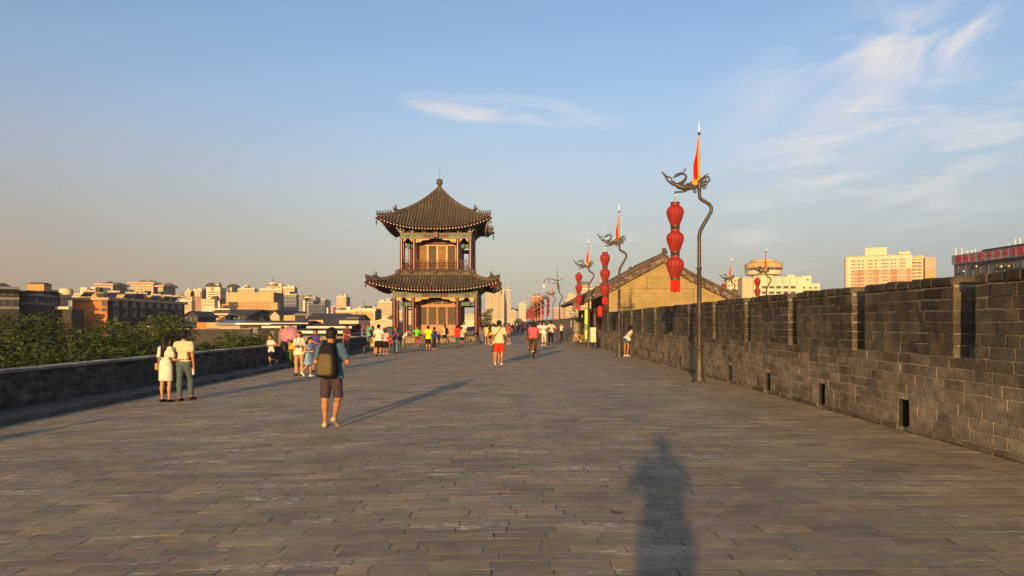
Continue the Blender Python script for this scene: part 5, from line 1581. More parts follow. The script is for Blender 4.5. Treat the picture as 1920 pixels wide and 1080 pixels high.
for k in range(28):
    a = 2 * math.pi * k / 28
    if math.sin(a) < .3: b = MB(); b.box(-.09, .09, -8.34, -8.15, zz(504.5), zz(499.6)); o = b.build('mullion', C_FRAME, t, (xx, yc, 0)); o.rotation_euler = (0, 0, a)
b = MB(); b.lathe([(8.0, zz(499.7)), (8.35, zz(499.4)), (8.2, zz(491)), (7.4, zz(489)), (5.9, zz(488.6)), (5.5, zz(483.8)), (5.2, zz(483.4))], 28, (xx, yc, 0)); b.build('drum_crown', C_TAN, t, smooth=35)
b = MB(); x2, z2 = loc(t, 1455, 483.4); b.tube([(x2, yc, z2), (x2, yc, z2 + 4.8)], [.16, .06], 5); b.tube([(x2 - .5, yc, z2 + 3.9), (x2 + .3, yc, z2 + 3.9)], .05, 4); b.build('antenna', C_TANK, t)
addbox(t, 'side_block', 1505.5, 1523, 517, 560, 1, 12, C_CREAM2); addbox(t, 'side_block', 1523.3, 1541, 531, 560, 2, 12, C_CREAM2); addbox(t, 'roof_hut', 1480, 1493, 514.5, 519, 2, 6, C_WHITE)
xw, zw = loc(t, 1516, 526); window(t, 'grey', xw, .9, zw, .8, .8)
for r in range(3):
    for c in range(3): xw, zw = loc(t, 1509 + c * 12, 541 + r * 7); window(t, 'soft', xw, .9 if c < 1.4 else 1.9, zw, 1.2, .9)

t = block('apartment_block', 'tall apartment block, cream above and orange below, over the right wall', 'building', 1592, 1708, 479, 350, 20, C_CREAM2, rz=-27)
w, H = t['_w'], t['_h']
O2 = mat('salmon_tile', (.50, .17, .07), .8, .12, .1)
for a, b_ in ((1602, 1616), (1637, 1648), (1668, 1682), (1699, 1706)): addbox(t, 'orange_bay', a, b_, 505, 545, -.12, 0, O2)
addbox(t, 'orange_base', 1592.4, 1707.6, 506, 545, -.06, 0, mat('mixed_tile', (.53, .31, .17), .8, .12, .1))
for q in (1606, 1625, 1640, 1648, 1668, 1690): addbox(t, 'pilaster', q, q + .8, 479.3, 545, -.4, -.13, C_CREAM2)
addbox(t, 'string_course', 1592, 1708, 517, 518, -.5, -.41, C_WHITE); addbox(t, 'string_course', 1592, 1708, 530, 531, -.5, -.41, C_WHITE)
for r in range(9):
    for c, (a, b_, k) in enumerate(((1594, 1605, 'band'), (1608, 1613, 'dark'), (1616, 1620, 'dark'), (1627, 1637, 'band'), (1641, 1645, 'dark'), (1650, 1667, 'band'), (1670, 1674, 'dark'), (1676, 1680, 'dark'), (1684, 1698, 'band'))):
        xa, za = loc(t, (a + b_) / 2, 489.5 + r * 6.4); window(t, k, xa, -.14, za, (b_ - a) * .22, .9)
addbox(t, 'roof_block', 1622, 1663, 462.5, 479, 4, 18, C_CREAM2); addbox(t, 'roof_block', 1685, 1706, 472.5, 479, 4, 14, C_CREAM2); xw, zw = loc(t, 1698, 475); 
for q in (1630, 1644, 1650, 1656): addbox(t, 'roof_pipe', q, q + .9, 459.5 + (q % 3), 462.4, 8, 8.5, C_TANK)
addbox(t, 'cornice', 1590.5, 1709, 478.3, 479, -.6, 24, C_CREAM)
b = MB(); b.lathe([(2.4, 0), (2.4, H - .2), (2.1, H)], 18, (-w, 2.2, 0)); b.build('rounded_corner', C_CREAM2, t, smooth=40)
addbox(t, 'set_back_wing', 1708.3, 1732, 482, 545, 6, 20, C_CREAM); addbox(t, 'set_back_wing', 1732.3, 1751, 484.5, 545, 4, 20, C_PINK); addbox(t, 'wing_base', 1732.6, 1750.7, 507, 545, 3.7, 3.99, C_TAN); addbox(t, 'roof_block', 1718, 1731, 479.5, 481.9, 8, 14, C_CREAM)
for r in range(9):
    py = 489 + r * 6.4
    addbox(t, 'balcony_slab', 1709, 1728, py + 1.4, py + 3.2, 4.6, 5.99, C_CREAM2)
    for c in range(2): xa, za = loc(t, 1713 + c * 10, py + 1); window(t, 'band', xa, 5.9, za, 1.9, .9)

# signboard building: its long face looks at the wall, the near end is out of frame
sx = 65.0
t = thing('clinic_building', 'silver clad building with a long red character signboard beyond the right wall', 'building', (sx, 100, GZ))
def yz_(px): return F * sx / (px - CX) - 100
ztop, zsb, zst = PZ(479, 100) - GZ, PZ(497, 100) - GZ, PZ(479.5, 100) - GZ
SILV = mat('silver_cladding', (.28, .28, .28), .55, .15, .4, .4, metal=.1, stain=.2)
DKG = mat('dark_glass_front', (.10, .10, .095), .25, .3, .5, .6)
b = MB(); b.box(0, 18, -40, 0, 0, zsb); b.build('glass_storey', DKG, t)
b = MB(); b.box(-.35, 18, -40, .01, zsb + .004, zst); b.build('signboard', SILV, t)
b = MB(); b.box(-.5, 17.5, -40, yz_(1848), zst + .01, zst + .16); b.box(-.45, -.36, -40, yz_(1838), zsb - .25, zsb - .02); b.build('dark_edge', C_TANK, t)
for i in range(16):
    y_ = -1.0 - i * 1.55
    b = MB(); b.box(-.09, -.0, y_ - .05, y_ + .05, 8, zsb - .26); b.build('mullion', C_FRAMED, t)
for i, px_ in enumerate((1795, 1806, 1817, 1824.5, 1831, 1895, 1906.5, 1916)):
    y_ = yz_(px_); b = MB(); b.tube([(-.2, y_, zst), (-.25, y_, zst + (.95 if i in (0, 1, 6, 7) else .45))], .075, 8); b.build('roof_post', WHITEP, t, smooth=60)
GLINT = mat('glint_metal', (.75, .55, .28), .15, .1, 5, .8, metal=.8)  # shiny metal for balls that stand for glints on the front
for px_, py_ in ((1834, 499.5), (1881, 500), (1895, 499), (1810, 509)):
    y_ = yz_(px_); dd = 100 + y_; b = MB(); b.ball((-.25, y_, PZ(py_, dd) - GZ), .22, 12); b.build('glint_ball', GLINT, t, smooth=180)
def text_mesh(s, size, m, parent, loc_, rot, depth=.04, sx_=1.0, name='lettering'):
    cu = bpy.data.curves.new('lettering', 'FONT'); cu.body = s; cu.size = size; cu.extrude = depth; cu.align_x = 'CENTER'
    o = bpy.data.objects.new('lettering', cu); COL.objects.link(o)
    bpy.context.view_layer.update()
    me = bpy.data.meshes.new_from_object(o.evaluated_get(bpy.context.evaluated_depsgraph_get()))
    bpy.data.objects.remove(o)
    me.materials.clear(); me.materials.append(m)
    q = bpy.data.objects.new(name, me); COL.objects.link(q); q.parent = parent; q.location = loc_; q.rotation_euler = rot; q.scale = (sx_, 1, 1)
    return q
SIGNR = mat('sign_red', (.42, .012, .02), .5, .1, 5, .4)
hgt = zst - zsb
for ch, a, c in zip('陕西天伦不孕不育医院', (1799, 1812, 1826, 1840, 1855.5, 1871, 1885.5, 1901, 1915.5, 1931), (1808.5, 1821, 1834, 1850, 1867, 1881, 1896.5, 1911, 1927, 1943)):
    ym = (yz_(a) + yz_(c)) / 2; wd = abs(yz_(c) - yz_(a))
    text_mesh(ch, 1.28, SIGNR, t, (-.37, ym, zsb + .2), (R(90), 0, R(-90)), .05, wd / 1.28 * 1.15, 'sign_character')
# ---------------------------------------------------------------- trees at the foot of the wall
def leaf_mat(name, a, b):
    return mat(name, a, .75, .3, 1.2, .15, col2=b, tone=.45, trans=.12)
LEAF = {'dark': leaf_mat('leaf_dark', (.045, .066, .015), (.020, .033, .009)), 'olive': leaf_mat('leaf_olive', (.080, .094, .022), (.032, .044, .011)), 'brown': leaf_mat('leaf_dry', (.085, .062, .028), (.05, .042, .018))}
BARK = mat('bark', (.09, .07, .05), .9, .3, 6, .1, bump=.4)

def leaf_cloud(centres, n_each, size, seed):
    rg = np.random.default_rng(seed)
    V, Fq, T = [], [], []
    k = 0
    for (cx, cy, cz, rx, ry, rz_, tone) in centres:
        n = int(n_each * (rx * ry * rz_) ** (1 / 1.6))
        u = rg.normal(size=(n, 3)); u /= np.linalg.norm(u, axis=1)[:, None]
        rad = rg.uniform(.35, 1.08, n) ** .6
        p = u * rad[:, None] * np.array([rx, ry, rz_]) + np.array([cx, cy, cz])
        a = rg.normal(size=(n, 3)); a /= np.linalg.norm(a, axis=1)[:, None]
        a[:, 2] *= .5
        b = np.cross(a, rg.normal(size=(n, 3))); b /= np.linalg.norm(b, axis=1)[:, None] + 1e-9
        s = size * (.5 + 1.3 * rg.random(n) ** 2)[:, None]
        L, W = a * s, b * s * .42
        quad = np.stack([p - L * .5, p + W * .5, p + L * .6, p - W * .5], 1).reshape(-1, 3)
        V.append(quad); Fq.append(np.arange(n * 4).reshape(-1, 4) + k); k += n * 4
        T.append(np.repeat(np.clip(rg.normal(tone, .2, n), 0, 1), 4))
    return np.concatenate(V), np.concatenate(Fq), np.concatenate(T)

def tree(name, label, x, y, zb, zt, r, kind, seed, n_each=420, size=.17, group=None, clumps=16, flat=1.0):
    rg = random.Random(seed)
    t = thing(name, label, 'tree', (x, y, zb), 0, group)
    H = zt - zb
    cz0 = H * .42
    tr = MB()
    tops = []
    tr.tube([(0, 0, 0), (.1, .05, H * .2), (-.05, .1, H * .42), (.05, 0, H * .62)], [H * .022, H * .017, H * .013, H * .006], 9)
    cs = []
    for i in range(clumps):
        a = rg.uniform(0, 2 * math.pi); f = rg.random()
        zc = cz0 + (H - cz0) * (.12 + .74 * f)
        rr = r * (1.0 - .55 * abs(f - .35)) * rg.uniform(.25, .82)
        c = (rr * math.cos(a), rr * math.sin(a), zc)
        q = r * rg.uniform(.26, .44)
        cs.append((*c, q * rg.uniform(.9, 1.3), q * rg.uniform(.9, 1.3), q * rg.uniform(.6, .9) * flat, rg.uniform(.2, .8)))
        tr.tube([(0, 0, H * rg.uniform(.2, .5)), (c[0] * .5, c[1] * .5, zc - (zc - H * .4) * .4), c], [H * .008, H * .005, H * .002], 5)
    cs.append((0, 0, H * .72, r * .5, r * .5, H * .2, .5))
    top = max(c[2] + c[5] for c in cs)
    cs = [(*c[:2], c[2] * (H / top), *c[3:]) for c in cs]
    V, Fq, T = leaf_cloud(cs, n_each, size, seed)
    tr.build('trunk', BARK, t, smooth=60)
    B = Bricks(); B.V, B.F, B.T, B.n = [V], [Fq], [T], len(V)
    B.build('crown', LEAF[kind], t)
    return t

tl = [  # photo column of the crown's centre, top row, distance, radius, kind
    (-40, 588, 26, 3.4, 'dark', 'dark green tree at the left frame edge, beyond the parapet'),
    (60, 580, 34, 4.0, 'olive', 'broad olive-green tree below the shade-darkened blocks'),
    (150, 612, 27, 2.8, 'dark', 'dark bushy tree in front of the orange end wall'),
    (178, 598, 40, 3.2, 'olive', 'olive tree touching the orange end wall'),
    (228, 600, 33, 2.8, 'dark', 'rounded green tree right of the orange end wall'),
    (262, 610, 46, 3.0, 'olive', 'tree below the dark flank of the orange block'),
    (312, 584, 50, 2.9, 'olive', 'tallest olive tree, left behind the couple'),
    (285, 600, 58, 3.0, 'brown', 'brownish dry tree beside the pale shed roof'),
    (30, 640, 22, 3.0, 'dark', 'low dark tree just over the near parapet at the left'),
    (110, 632, 23, 2.7, 'dark', 'dense dark tree over the parapet, left of the couple'),
    (195, 640, 25, 2.8, 'dark', 'green tree crown right over the parapet behind the woman in white'),
    (265, 640, 29, 2.6, 'dark', 'dark tree crown directly behind the couple'),
    (345, 648, 33, 2.4, 'dark', 'small dark tree right behind the man of the couple'),
    (400, 640, 39, 2.4, 'dark', 'low green tree right of the couple, beyond the parapet'),
    (438, 618, 48, 2.6, 'olive', 'olive bushy tree below the blue sheet roof'),
    (468, 616, 52, 2.4, 'dark', 'dark bushy tree left of the running boy'),
    (485, 640, 44, 1.9, 'dark', 'low dark tree right behind the running boy'),
]
for i, (px, py, d, r, kd, lab) in enumerate(tl):
    tree('tree', lab, PX(px, d), d, GZ, PZ(py, d), r, kd, 100 + i, n_each=760 if d < 36 else 520, size=.16 if d < 36 else .2, clumps=18, group='trees at the foot of the wall')
tree('tree', 'round dark green tree beside the tall high-rise, right of the pavilion', PX(911, 190), 190, GZ, PZ(577, 190), 2.6, 'dark', 301, n_each=300, size=.3)
tree('tree', 'dark tree glimpsed between the left pavilion columns', PX(738, 135), 135, GZ, PZ(588, 135), 2.6, 'dark', 302, n_each=260, size=.3)
tree('tree', 'dark bush right of the high-rise at the end of the walkway', PX(975, 240), 240, GZ, PZ(596, 240), 3.2, 'dark', 305, n_each=220, size=.35)
tree('tree', 'dark small tree below the pair of pale gables', PX(455, 140), 140, GZ, PZ(594, 140), 3.0, 'dark', 303, n_each=260, size=.3)
# thin reddish shrub looking over the wall end
t = thing('shrub', 'sparse reddish shrub looking over the far wall end', 'shrub', (PX(1076, 64.5), 64.5, 0))
rg = random.Random(5); tw = MB(); cs = []
for i in range(22):
    a = rg.uniform(0, 6.28); e = (math.cos(a) * rg.uniform(.1, .75), math.sin(a) * .5, rg.uniform(2.1, 2.95))
    tw.tube([(0, 0, 0), (e[0] * .4, e[1] * .4, 1.4), e], [.03, .015, .006], 4)
    cs.append((*e, .16, .16, .12, rg.random()))
tw.build('stems', BARK, t)
V, Fq, T = leaf_cloud(cs, 420, .12, 77)
B = Bricks(); B.V, B.F, B.T, B.n = [V], [Fq], [T], len(V); B.build('foliage', leaf_mat('leaf_red', (.16, .06, .04), (.07, .045, .025)), t)
# ---------------------------------------------------------------- people: each body one continuous surface from blended tapered limbs
def n_(v):
    v = np.asarray(v, float); return v / (np.linalg.norm(v) + 1e-12)
def smin(a, b, k):
    h = np.clip(.5 + .5 * (b - a) / k, 0, 1)
    return b * (1 - h) + a * h - k * h * (1 - h)
def sd_cap(P, a, b, ra, rb, fl=None):
    a = np.asarray(a, float); b = np.asarray(b, float)
    ba = b - a
    t = np.clip(((P - a) @ ba) / (ba @ ba + 1e-12), 0, 1)
    q = P - a - t[:, None] * ba
    if fl is not None:
        ax, s = fl; ax = np.asarray(ax); q = q + (q @ ax)[:, None] * ax * (1 / s - 1)
    return np.linalg.norm(q, axis=1) - (ra + (rb - ra) * t)
def sd_ell(P, c, r, M=None):
    q = P - np.asarray(c, float)
    if M is not None: q = q @ M
    r = np.asarray(r, float)
    k0 = np.linalg.norm(q / r, axis=1); k1 = np.linalg.norm(q / (r * r), axis=1) + 1e-9
    return k0 * (k0 - 1) / k1
def nets(fun, lo, hi, c):
    """surface nets of fun(P) < 0 over the box lo..hi with cell size c"""
    lo = np.asarray(lo) - 2 * c; hi = np.asarray(hi) + 2 * c
    N = np.ceil((hi - lo) / c).astype(int) + 1
    ax = [lo[i] + c * np.arange(N[i]) for i in range(3)]
    G = np.stack(np.meshgrid(*ax, indexing='ij'), -1)
    D = fun(G.reshape(-1, 3)).reshape(N)
    S = D < 0
    acc = np.zeros((*(N - 1), 3)); cnt = np.zeros(N - 1)
    sl = lambda o: tuple(slice(o[i], N[i] - 1 + o[i]) for i in range(3))
    for axis in range(3):
        o1, o2 = [k for k in range(3) if k != axis]
        for u in (0, 1):
            for v in (0, 1):
                oa = [0, 0, 0]; oa[o1] = u; oa[o2] = v
                ob = list(oa); ob[axis] = 1
                A, Bv = D[sl(oa)], D[sl(ob)]
                m = S[sl(oa)] != S[sl(ob)]
                t = np.where(m, A / np.where(m, A - Bv, 1), 0)
                for k in range(3):
                    acc[..., k] += np.where(m, (t if k == axis else oa[k]), 0)
                cnt += m
    act = cnt > 0
    idx = -np.ones(N - 1, int); idx[act] = np.arange(act.sum())
    I = np.argwhere(act)
    V = lo + c * (I + acc[act] / cnt[act][:, None])
    Fs = []
    for axis in range(3):
        o1, o2 = (axis + 1) % 3, (axis + 2) % 3
        s0 = [slice(1, N[i] - 1) for i in range(3)]; s1 = list(s0)
        s0[axis] = slice(0, N[axis] - 1); s1[axis] = slice(1, N[axis])
        m = S[tuple(s0)] != S[tuple(s1)]
        ins = S[tuple(s0)]
        J = np.argwhere(m)
        if not len(J): continue
        base = J.copy()
        for i in range(3):
            if i != axis: base[:, i] += 1
        def cell(du, dv):
            q = base.copy(); q[:, o1] -= du; q[:, o2] -= dv
            return idx[q[:, 0], q[:, 1], q[:, 2]]
        quad = np.stack([cell(1, 1), cell(0, 1), cell(0, 0), cell(1, 0)], 1)
        fl = ~ins[m]
        quad[fl] = quad[fl][:, ::-1]
        Fs.append(quad)
    Fq = np.concatenate(Fs) if Fs else np.zeros((0, 4), int)
    return V, Fq[(Fq >= 0).all(1)]

def raw_obj(name, V, Fq, mats, parent=None, mi=None):
    me = bpy.data.meshes.new(name)
    me.vertices.add(len(V)); me.vertices.foreach_set('co', np.asarray(V, np.float32).ravel())
    me.loops.add(len(Fq) * 4); me.loops.foreach_set('vertex_index', np.asarray(Fq, np.int32).ravel())
    me.polygons.add(len(Fq)); me.polygons.foreach_set('loop_start', np.arange(0, len(Fq) * 4, 4, dtype=np.int32))
    for m in (mats if isinstance(mats, (list, tuple)) else [mats]): me.materials.append(m)
    if mi is not None: me.polygons.foreach_set('material_index', np.asarray(mi, np.int32))
    me.polygons.foreach_set('use_smooth', np.ones(len(Fq), bool))
    me.update(calc_edges=True); me.validate()
    o = bpy.data.objects.new(name, me); COL.objects.link(o)
    if parent is not None: o.parent = parent
    return o

# head and hand templates (unit: metres for a 1.70 m person); head origin at the chin-neck joint, face to +y
def head_fun(P):
    d = sd_ell(P, (0, -.008, .125), (.076, .094, .090))
    d = smin(d, sd_ell(P, (0, .030, .075), (.058, .062, .078)), .03)
    d = smin(d, sd_ell(P, (0, .062, .030), (.032, .030, .026)), .025)      # chin
    d = smin(d, sd_cap(P, (0, .088, .115), (0, .108, .082), .008, .013), .014)   # nose
    d = smin(d, sd_cap(P, (-.04, .078, .128), (.04, .078, .128), .010, .010), .02)  # brow
    for s in (-1, 1):
        d = smin(d, sd_ell(P, (s * .080, -.008, .095), (.012, .022, .034)), .012)    # ears
        d = np.maximum(d, -sd_ell(P, (s * .034, .100, .108), (.016, .014, .010)) * .6)  # eye sockets
    d = smin(d, sd_cap(P, (-.018, .088, .058), (.018, .088, .058), .007, .007), .012)  # lips
    d = smin(d, sd_cap(P, (0, -.02, -.08), (0, -.012, .06), .054, .050), .03)   # neck
    return d
HEADS = {}
def head_mesh(c):
    if c not in HEADS: HEADS[c] = nets(head_fun, (-.1, -.11, -.10), (.1, .13, .22), c)
    return HEADS[c]
def hand_mesh(kind, c=.006):
    """right hand; wrist at origin, fingers towards -z, palm faces -x, thumb towards +y"""
    key = (kind, c)
    if key in HEADS: return HEADS[key]
    fing = []
    for i, (y, L) in enumerate(((.030, .070), (.010, .078), (-.010, .072), (-.029, .056))):
        a = .25 + .06 * i if kind == 'relaxed' else 1.05
        b = .45 + .08 * i if kind == 'relaxed' else 2.2
        p0 = np.array([0, y, -.082]); 
        p1 = p0 + .46 * L * np.array([-math.sin(a), 0, -math.cos(a)])
        p2 = p1 + .32 * L * np.array([-math.sin(b), 0, -math.cos(b)])
        p3 = p2 + .25 * L * np.array([-math.sin(b + .3), 0, -math.cos(b + .3)])
        fing.append((p0, p1, p2, p3))
    def f(P):
        d = sd_cap(P, (0, .0, .02), (0, 0, -.01), .025, .024)
        d = smin(d, sd_ell(P, (0, 0, -.048), (.016, .042, .050)), .015)
        for p0, p1, p2, p3 in fing:
            q = np.minimum(np.minimum(sd_cap(P, p0 + (0, 0, .012), p1, .0098, .0090), sd_cap(P, p1, p2, .0088, .0080)), sd_cap(P, p2, p3, .0078, .0066))
            d = smin(d, q, .004)
        th = ((0, .030, -.025), (-.014, .056, -.052), (-.026, .060, -.082) if kind == 'relaxed' else (-.045, .045, -.075))
        d = smin(d, sd_cap(P, th[0], th[1], .014, .011), .010)
        return smin(d, sd_cap(P, th[1], th[2], .0105, .008), .004)
    HEADS[key] = nets(f, (-.09, -.06, -.18), (.04, .09, .05), c)
    return HEADS[key]

SKIN = [mat('skin_tan', (.33, .135, .052), .55, .08, 12, .35), mat('skin_light', (.38, .18, .085), .55, .08, 12, .35), mat('skin_deep', (.26, .12, .058), .55, .08, 12, .35)]
HAIRM = mat('black_hair', (.009, .007, .006), .65, .3, 60, .2)
EYEM = mat('eye_dark', (.02, .014, .012), .3, .1, 5, .5)
LIPM = mat('lips', (.30, .10, .08), .5, .1, 5, .3)
def cloth(rgb):
    c = srgb(*rgb)
    nm = 'cloth_%02x%02x%02x' % tuple(rgb)
    return mat(nm, c, .85, .12, 7, .2, bump=.35, bscale=14)

ARMS = {
    'down': ((.14, -.02, -1), (.04, .16, -1)), 'swingf': ((.12, .35, -1), (.02, .6, -.85)), 'swingb': ((.14, -.42, -1), (.04, -.15, -1)),
    'phone': ((.36, .10, -1), (-.50, .92, .12)), 'chest': ((.30, .10, -1), (-.75, .62, .25)), 'raise': ((.30, .62, -.74), (-.40, .45, .86)),
    'hip': ((.65, -.2, -.8), (-.62, .45, -.45)), 'hold': ((.22, .35, -1), (-.12, .55, .85)), 'out': ((.7, .45, -.45), (.35, .8, -.1)),
    'behind': ((.2, -.35, -1), (-.5, -.45, -.5)), 'bars': ((.12, .75, -.75), (.02, .85, -.55)), 'link': ((.25, .1, -1), (.75, .65, -.1)), 'lean': ((.1, .7, -.75), (0, .35, -1)), 'run': ((.2, -.55, -.8), (-.25, .8, .1)),
}
LEGS = {
    'stand': ((.06, .01, -1), (-.01, -.03, -1)), 'apart': ((.12, .0, -1), (.04, -.03, -1)), 'fwd': ((.03, .34, -1), (.02, .02, -1)), 'back': ((.03, -.14, -1), (.02, -.55, -.9)),
    'lift': ((.09, .02, -1), (.05, -.68, -.75)), 'sit': ((.10, 1, -.06), (.02, .05, -1)), 'sitout': ((.08, 1, -.2), (.02, .75, -.75)), 'runb': ((.02, -.15, -1), (.02, -1, -.35)), 'runf': ((.03, .5, -.85), (.0, -.15, -1)),
    'pedup': ((.06, .85, -.6), (.0, -.2, -1)), 'peddn': ((.06, .40, -.95), (.0, -.12, -1)), 'bent': ((.05, .15, -1), (.02, -.22, -1)),
}

def person(label, pos, h, rot, top=None, bottom=None, hair='short', skin=0, shoes=(60, 55, 50), arms=('down', 'down'), legs=('stand', 'stand'), lean=0.0, side=0.0,
           head=(0, 0), cell=None, fem=False, grip=(False, False), group=None, z_off=0.0, hat=None, build=1.0, socks=None, hide_seat=None):
    """pos: (x, y, z) of the ground point; rot: facing, 0 looks away from the camera along +y; top/bottom: dicts"""
    x, y, zg = pos
    s = h / 1.70
    d_cam = math.hypot(x, y)
    c = cell or (0.0105 if d_cam < 15 else .014 if d_cam < 32 else .019 if d_cam < 60 else .028)
    c = c / s
    # skeleton in the 1.70 m frame
    sh, hp = (.185, .085) if not fem else (.162, .088)
    R_l = np.array(Matrix.Rotation(-R(lean), 3, 'X')) @ np.array(Matrix.Rotation(R(side), 3, 'Y'))
    hip0 = np.array([0, 0, .90])
    up = lambda p: hip0 + R_l @ (np.asarray(p, float) - hip0)
    waist, chest, neck = up((0, .0, 1.06)), up((0, .005, 1.26)), up((0, -.01, 1.435))
    J = {}
    for i, sg in enumerate((-1, 1)):
        S_ = up((sg * sh, -.01, 1.385)); u, f = (np.array(v, float) * (sg, 1, 1) for v in ARMS[arms[i]])
        u, f = R_l @ n_(u), R_l @ n_(f)
        E_ = S_ + u * .285; W_ = E_ + f * .245
        J['S', i], J['E', i], J['W', i], J['fd', i] = S_, E_, W_, n_(f)
        H_ = np.array([sg * hp, 0, .90]); t, k = (n_(np.array(v, float) * (sg, 1, 1)) for v in LEGS[legs[i]])
        K_ = H_ + t * .415; A_ = K_ + k * .405
        J['H', i], J['K', i], J['A', i] = H_, K_, A_
        # foot: level when the shank is upright, heel up when the shank leans
        pitch = max(0.0, math.atan2(-k[1], -k[2])) * .8 if k[1] < -.3 else 0.0
        fd = np.array([sg * .12, math.cos(pitch), -math.sin(pitch)]); fd = n_(fd)
        J['heel', i] = A_ - fd * .035 - np.array([0, 0, 1]) * .055 * math.cos(pitch) - np.array([0, -.0, 0]); J['toe', i] = J['heel', i] + fd * .185
    low = min(min(J['heel', i][2], J['toe', i][2]) for i in (0, 1)) - .028
    dz = -low
    bw = build
    def limbs(P, leg_to=9, infl=0.0, arm=True):
        return None
    def torso(P, e=0.0):
        f_ = (R_l @ np.array([0, 1., 0]), .66)
        if fem:
            d = sd_cap(P, (-.055, 0, .90), (.055, 0, .90), .112 * bw + e, .112 * bw + e, ((0, 1, 0), .82))
            d = smin(d, sd_cap(P, waist - R_l @ (.03, 0, 0), waist + R_l @ (.03, 0, 0), .099 * bw + e, .099 * bw + e, (f_[0], .80)), .09)
            d = smin(d, sd_cap(P, chest - R_l @ (.055, 0, 0), chest + R_l @ (.055, 0, 0), .098 * bw + e, .098 * bw + e, (f_[0], .80)), .07)
            for sg in (-1, 1): d = smin(d, sd_ell(P, up((sg * .062, .085, 1.24)), (.052 + e, .045 + e, .05 + e)), .05)
        else:
            d = sd_cap(P, (-.06, 0, .91), (.06, 0, .91), .112 * bw + e, .112 * bw + e, ((0, 1, 0), .84))
            d = smin(d, sd_cap(P, waist - R_l @ (.055, 0, 0), waist + R_l @ (.055, 0, 0), .104 * bw + e, .104 * bw + e, (f_[0], .82)), .08)
            d = smin(d, sd_cap(P, chest - R_l @ (.085, 0, 0), chest + R_l @ (.085, 0, 0), .108 * bw + e, .108 * bw + e, (f_[0], .84)), .07)
        d = smin(d, sd_cap(P, J['S', 0] + R_l @ (.035, 0, 0), J['S', 1] - R_l @ (.035, 0, 0), .058 + e, .058 + e), .06)
        return d
    def arm_sd(P, i, e=0.0, upto=2.0):
        k = .86 if fem else 1.0
        S_, E_, W_ = J['S', i], J['E', i], J['W', i]
        if upto <= 1.0:
            m = S_ + (E_ - S_) * upto
            return sd_cap(P, S_, m, .052 * k + e, (.052 - .010 * upto) * k + e * 1.25)
        d = sd_cap(P, S_, E_, .050 * k + e, .040 * k + e)
        m = E_ + (W_ - E_) * min(1.0, upto - 1.0)
        return smin(d, sd_cap(P, E_, m, .041 * k + e, (.041 - .015 * (upto - 1)) * k + e), .02)
    def leg_sd(P, i, e=0.0, upto=2.0, wide=0.0):
        k = (.95 if fem else 1.0) * bw
        H_, K_, A_ = J['H', i], J['K', i], J['A', i]
        if upto <= 1.0:
            m = H_ + (K_ - H_) * upto
            return sd_cap(P, H_, m, .088 * k + e, (.088 - .030 * upto) * k + e + wide)
        d = sd_cap(P, H_, K_, .088 * k + e, .057 * k + e)
        calf = K_ + (A_ - K_) * .32
        back = np.array([0, -.012, 0])
        frac = upto - 1
        if frac <= .32:
            return smin(d, sd_cap(P, K_, K_ + (A_ - K_) * frac, .054 * k + e, .055 * k + e + wide), .03)
        m = K_ + (A_ - K_) * frac
        d = smin(d, sd_cap(P, K_, calf + back, .052 * k + e, .056 * k + e), .03)
        rb = (.056 - .024 * (frac - .32) / .68) * k
        return smin(d, sd_cap(P, calf + back, m, .056 * k + e, rb + e + wide), .03)
    def foot_sd(P, i, e=0.0):
        a, b = J['heel', i], J['toe', i]
        d = sd_cap(P, a, b, .034 + e, .030 + e, ((0, 0, 1), .8))
        return smin(d, sd_cap(P, a + (0, 0, .01), J['A', i], .036 + e, .034 + e), .03)
    def body(P):
        d = torso(P, -.006)
        for i in (0, 1):
            d = smin(d, arm_sd(P, i, -.002), .03)
            d = smin(d, leg_sd(P, i, -.004), .03)
            d = smin(d, foot_sd(P, i, -.004), .02)
        return smin(d, sd_cap(P, neck - R_l @ (0, 0, .05), neck + R_l @ (0, .01, .06), .058 if not fem else .05, .05 if not fem else .043), .05)
    pts = np.array([v for k, v in J.items() if k[0] not in ('fd',)] + [neck + R_l @ (0, 0, .08), waist])
    lo, hi = pts.min(0) - .15, pts.max(0) + .15
    root = bpy.data.objects.new('person', None)
    V, Fq = nets(body, lo, hi, c)
    MI = np.zeros(len(Fq), int)
    parts_v, parts_f, parts_m = [V], [Fq], [MI]
    off = len(V)
    # head
    Rh = R_l @ np.array(Matrix.Rotation(R(head[1]), 3, 'Z') @ Matrix.Rotation(-R(head[0]) + R(lean) * .6, 3, 'X'))
    hc = neck + R_l @ np.array([0, .012, .052])
    hs = 1.08 if not fem else 1.03
    hs *= 1.0 if s > .85 else 1.12
    hv, hf = head_mesh(.008 if d_cam < 32 else .0125)
    hm = np.zeros(len(hf), int)
    cen = hv[hf].mean(1)
    for sg in (-1, 1):
        hm[np.linalg.norm((cen - (sg * .034, .088, .108)) * (1, .6, 1.7), axis=1) < .0105] = 1
        hm[(np.linalg.norm((cen - (sg * .036, .090, .128)) * (.5, .5, 2.2), axis=1) < .0095)] = 1
    hm[(np.linalg.norm((cen - (0, .094, .058)) * (.55, .5, 1.6), axis=1) < .012)] = 2
    parts_v.append(hc + (hv * hs) @ Rh.T); parts_f.append(hf + off); parts_m.append(hm); off += len(hv)
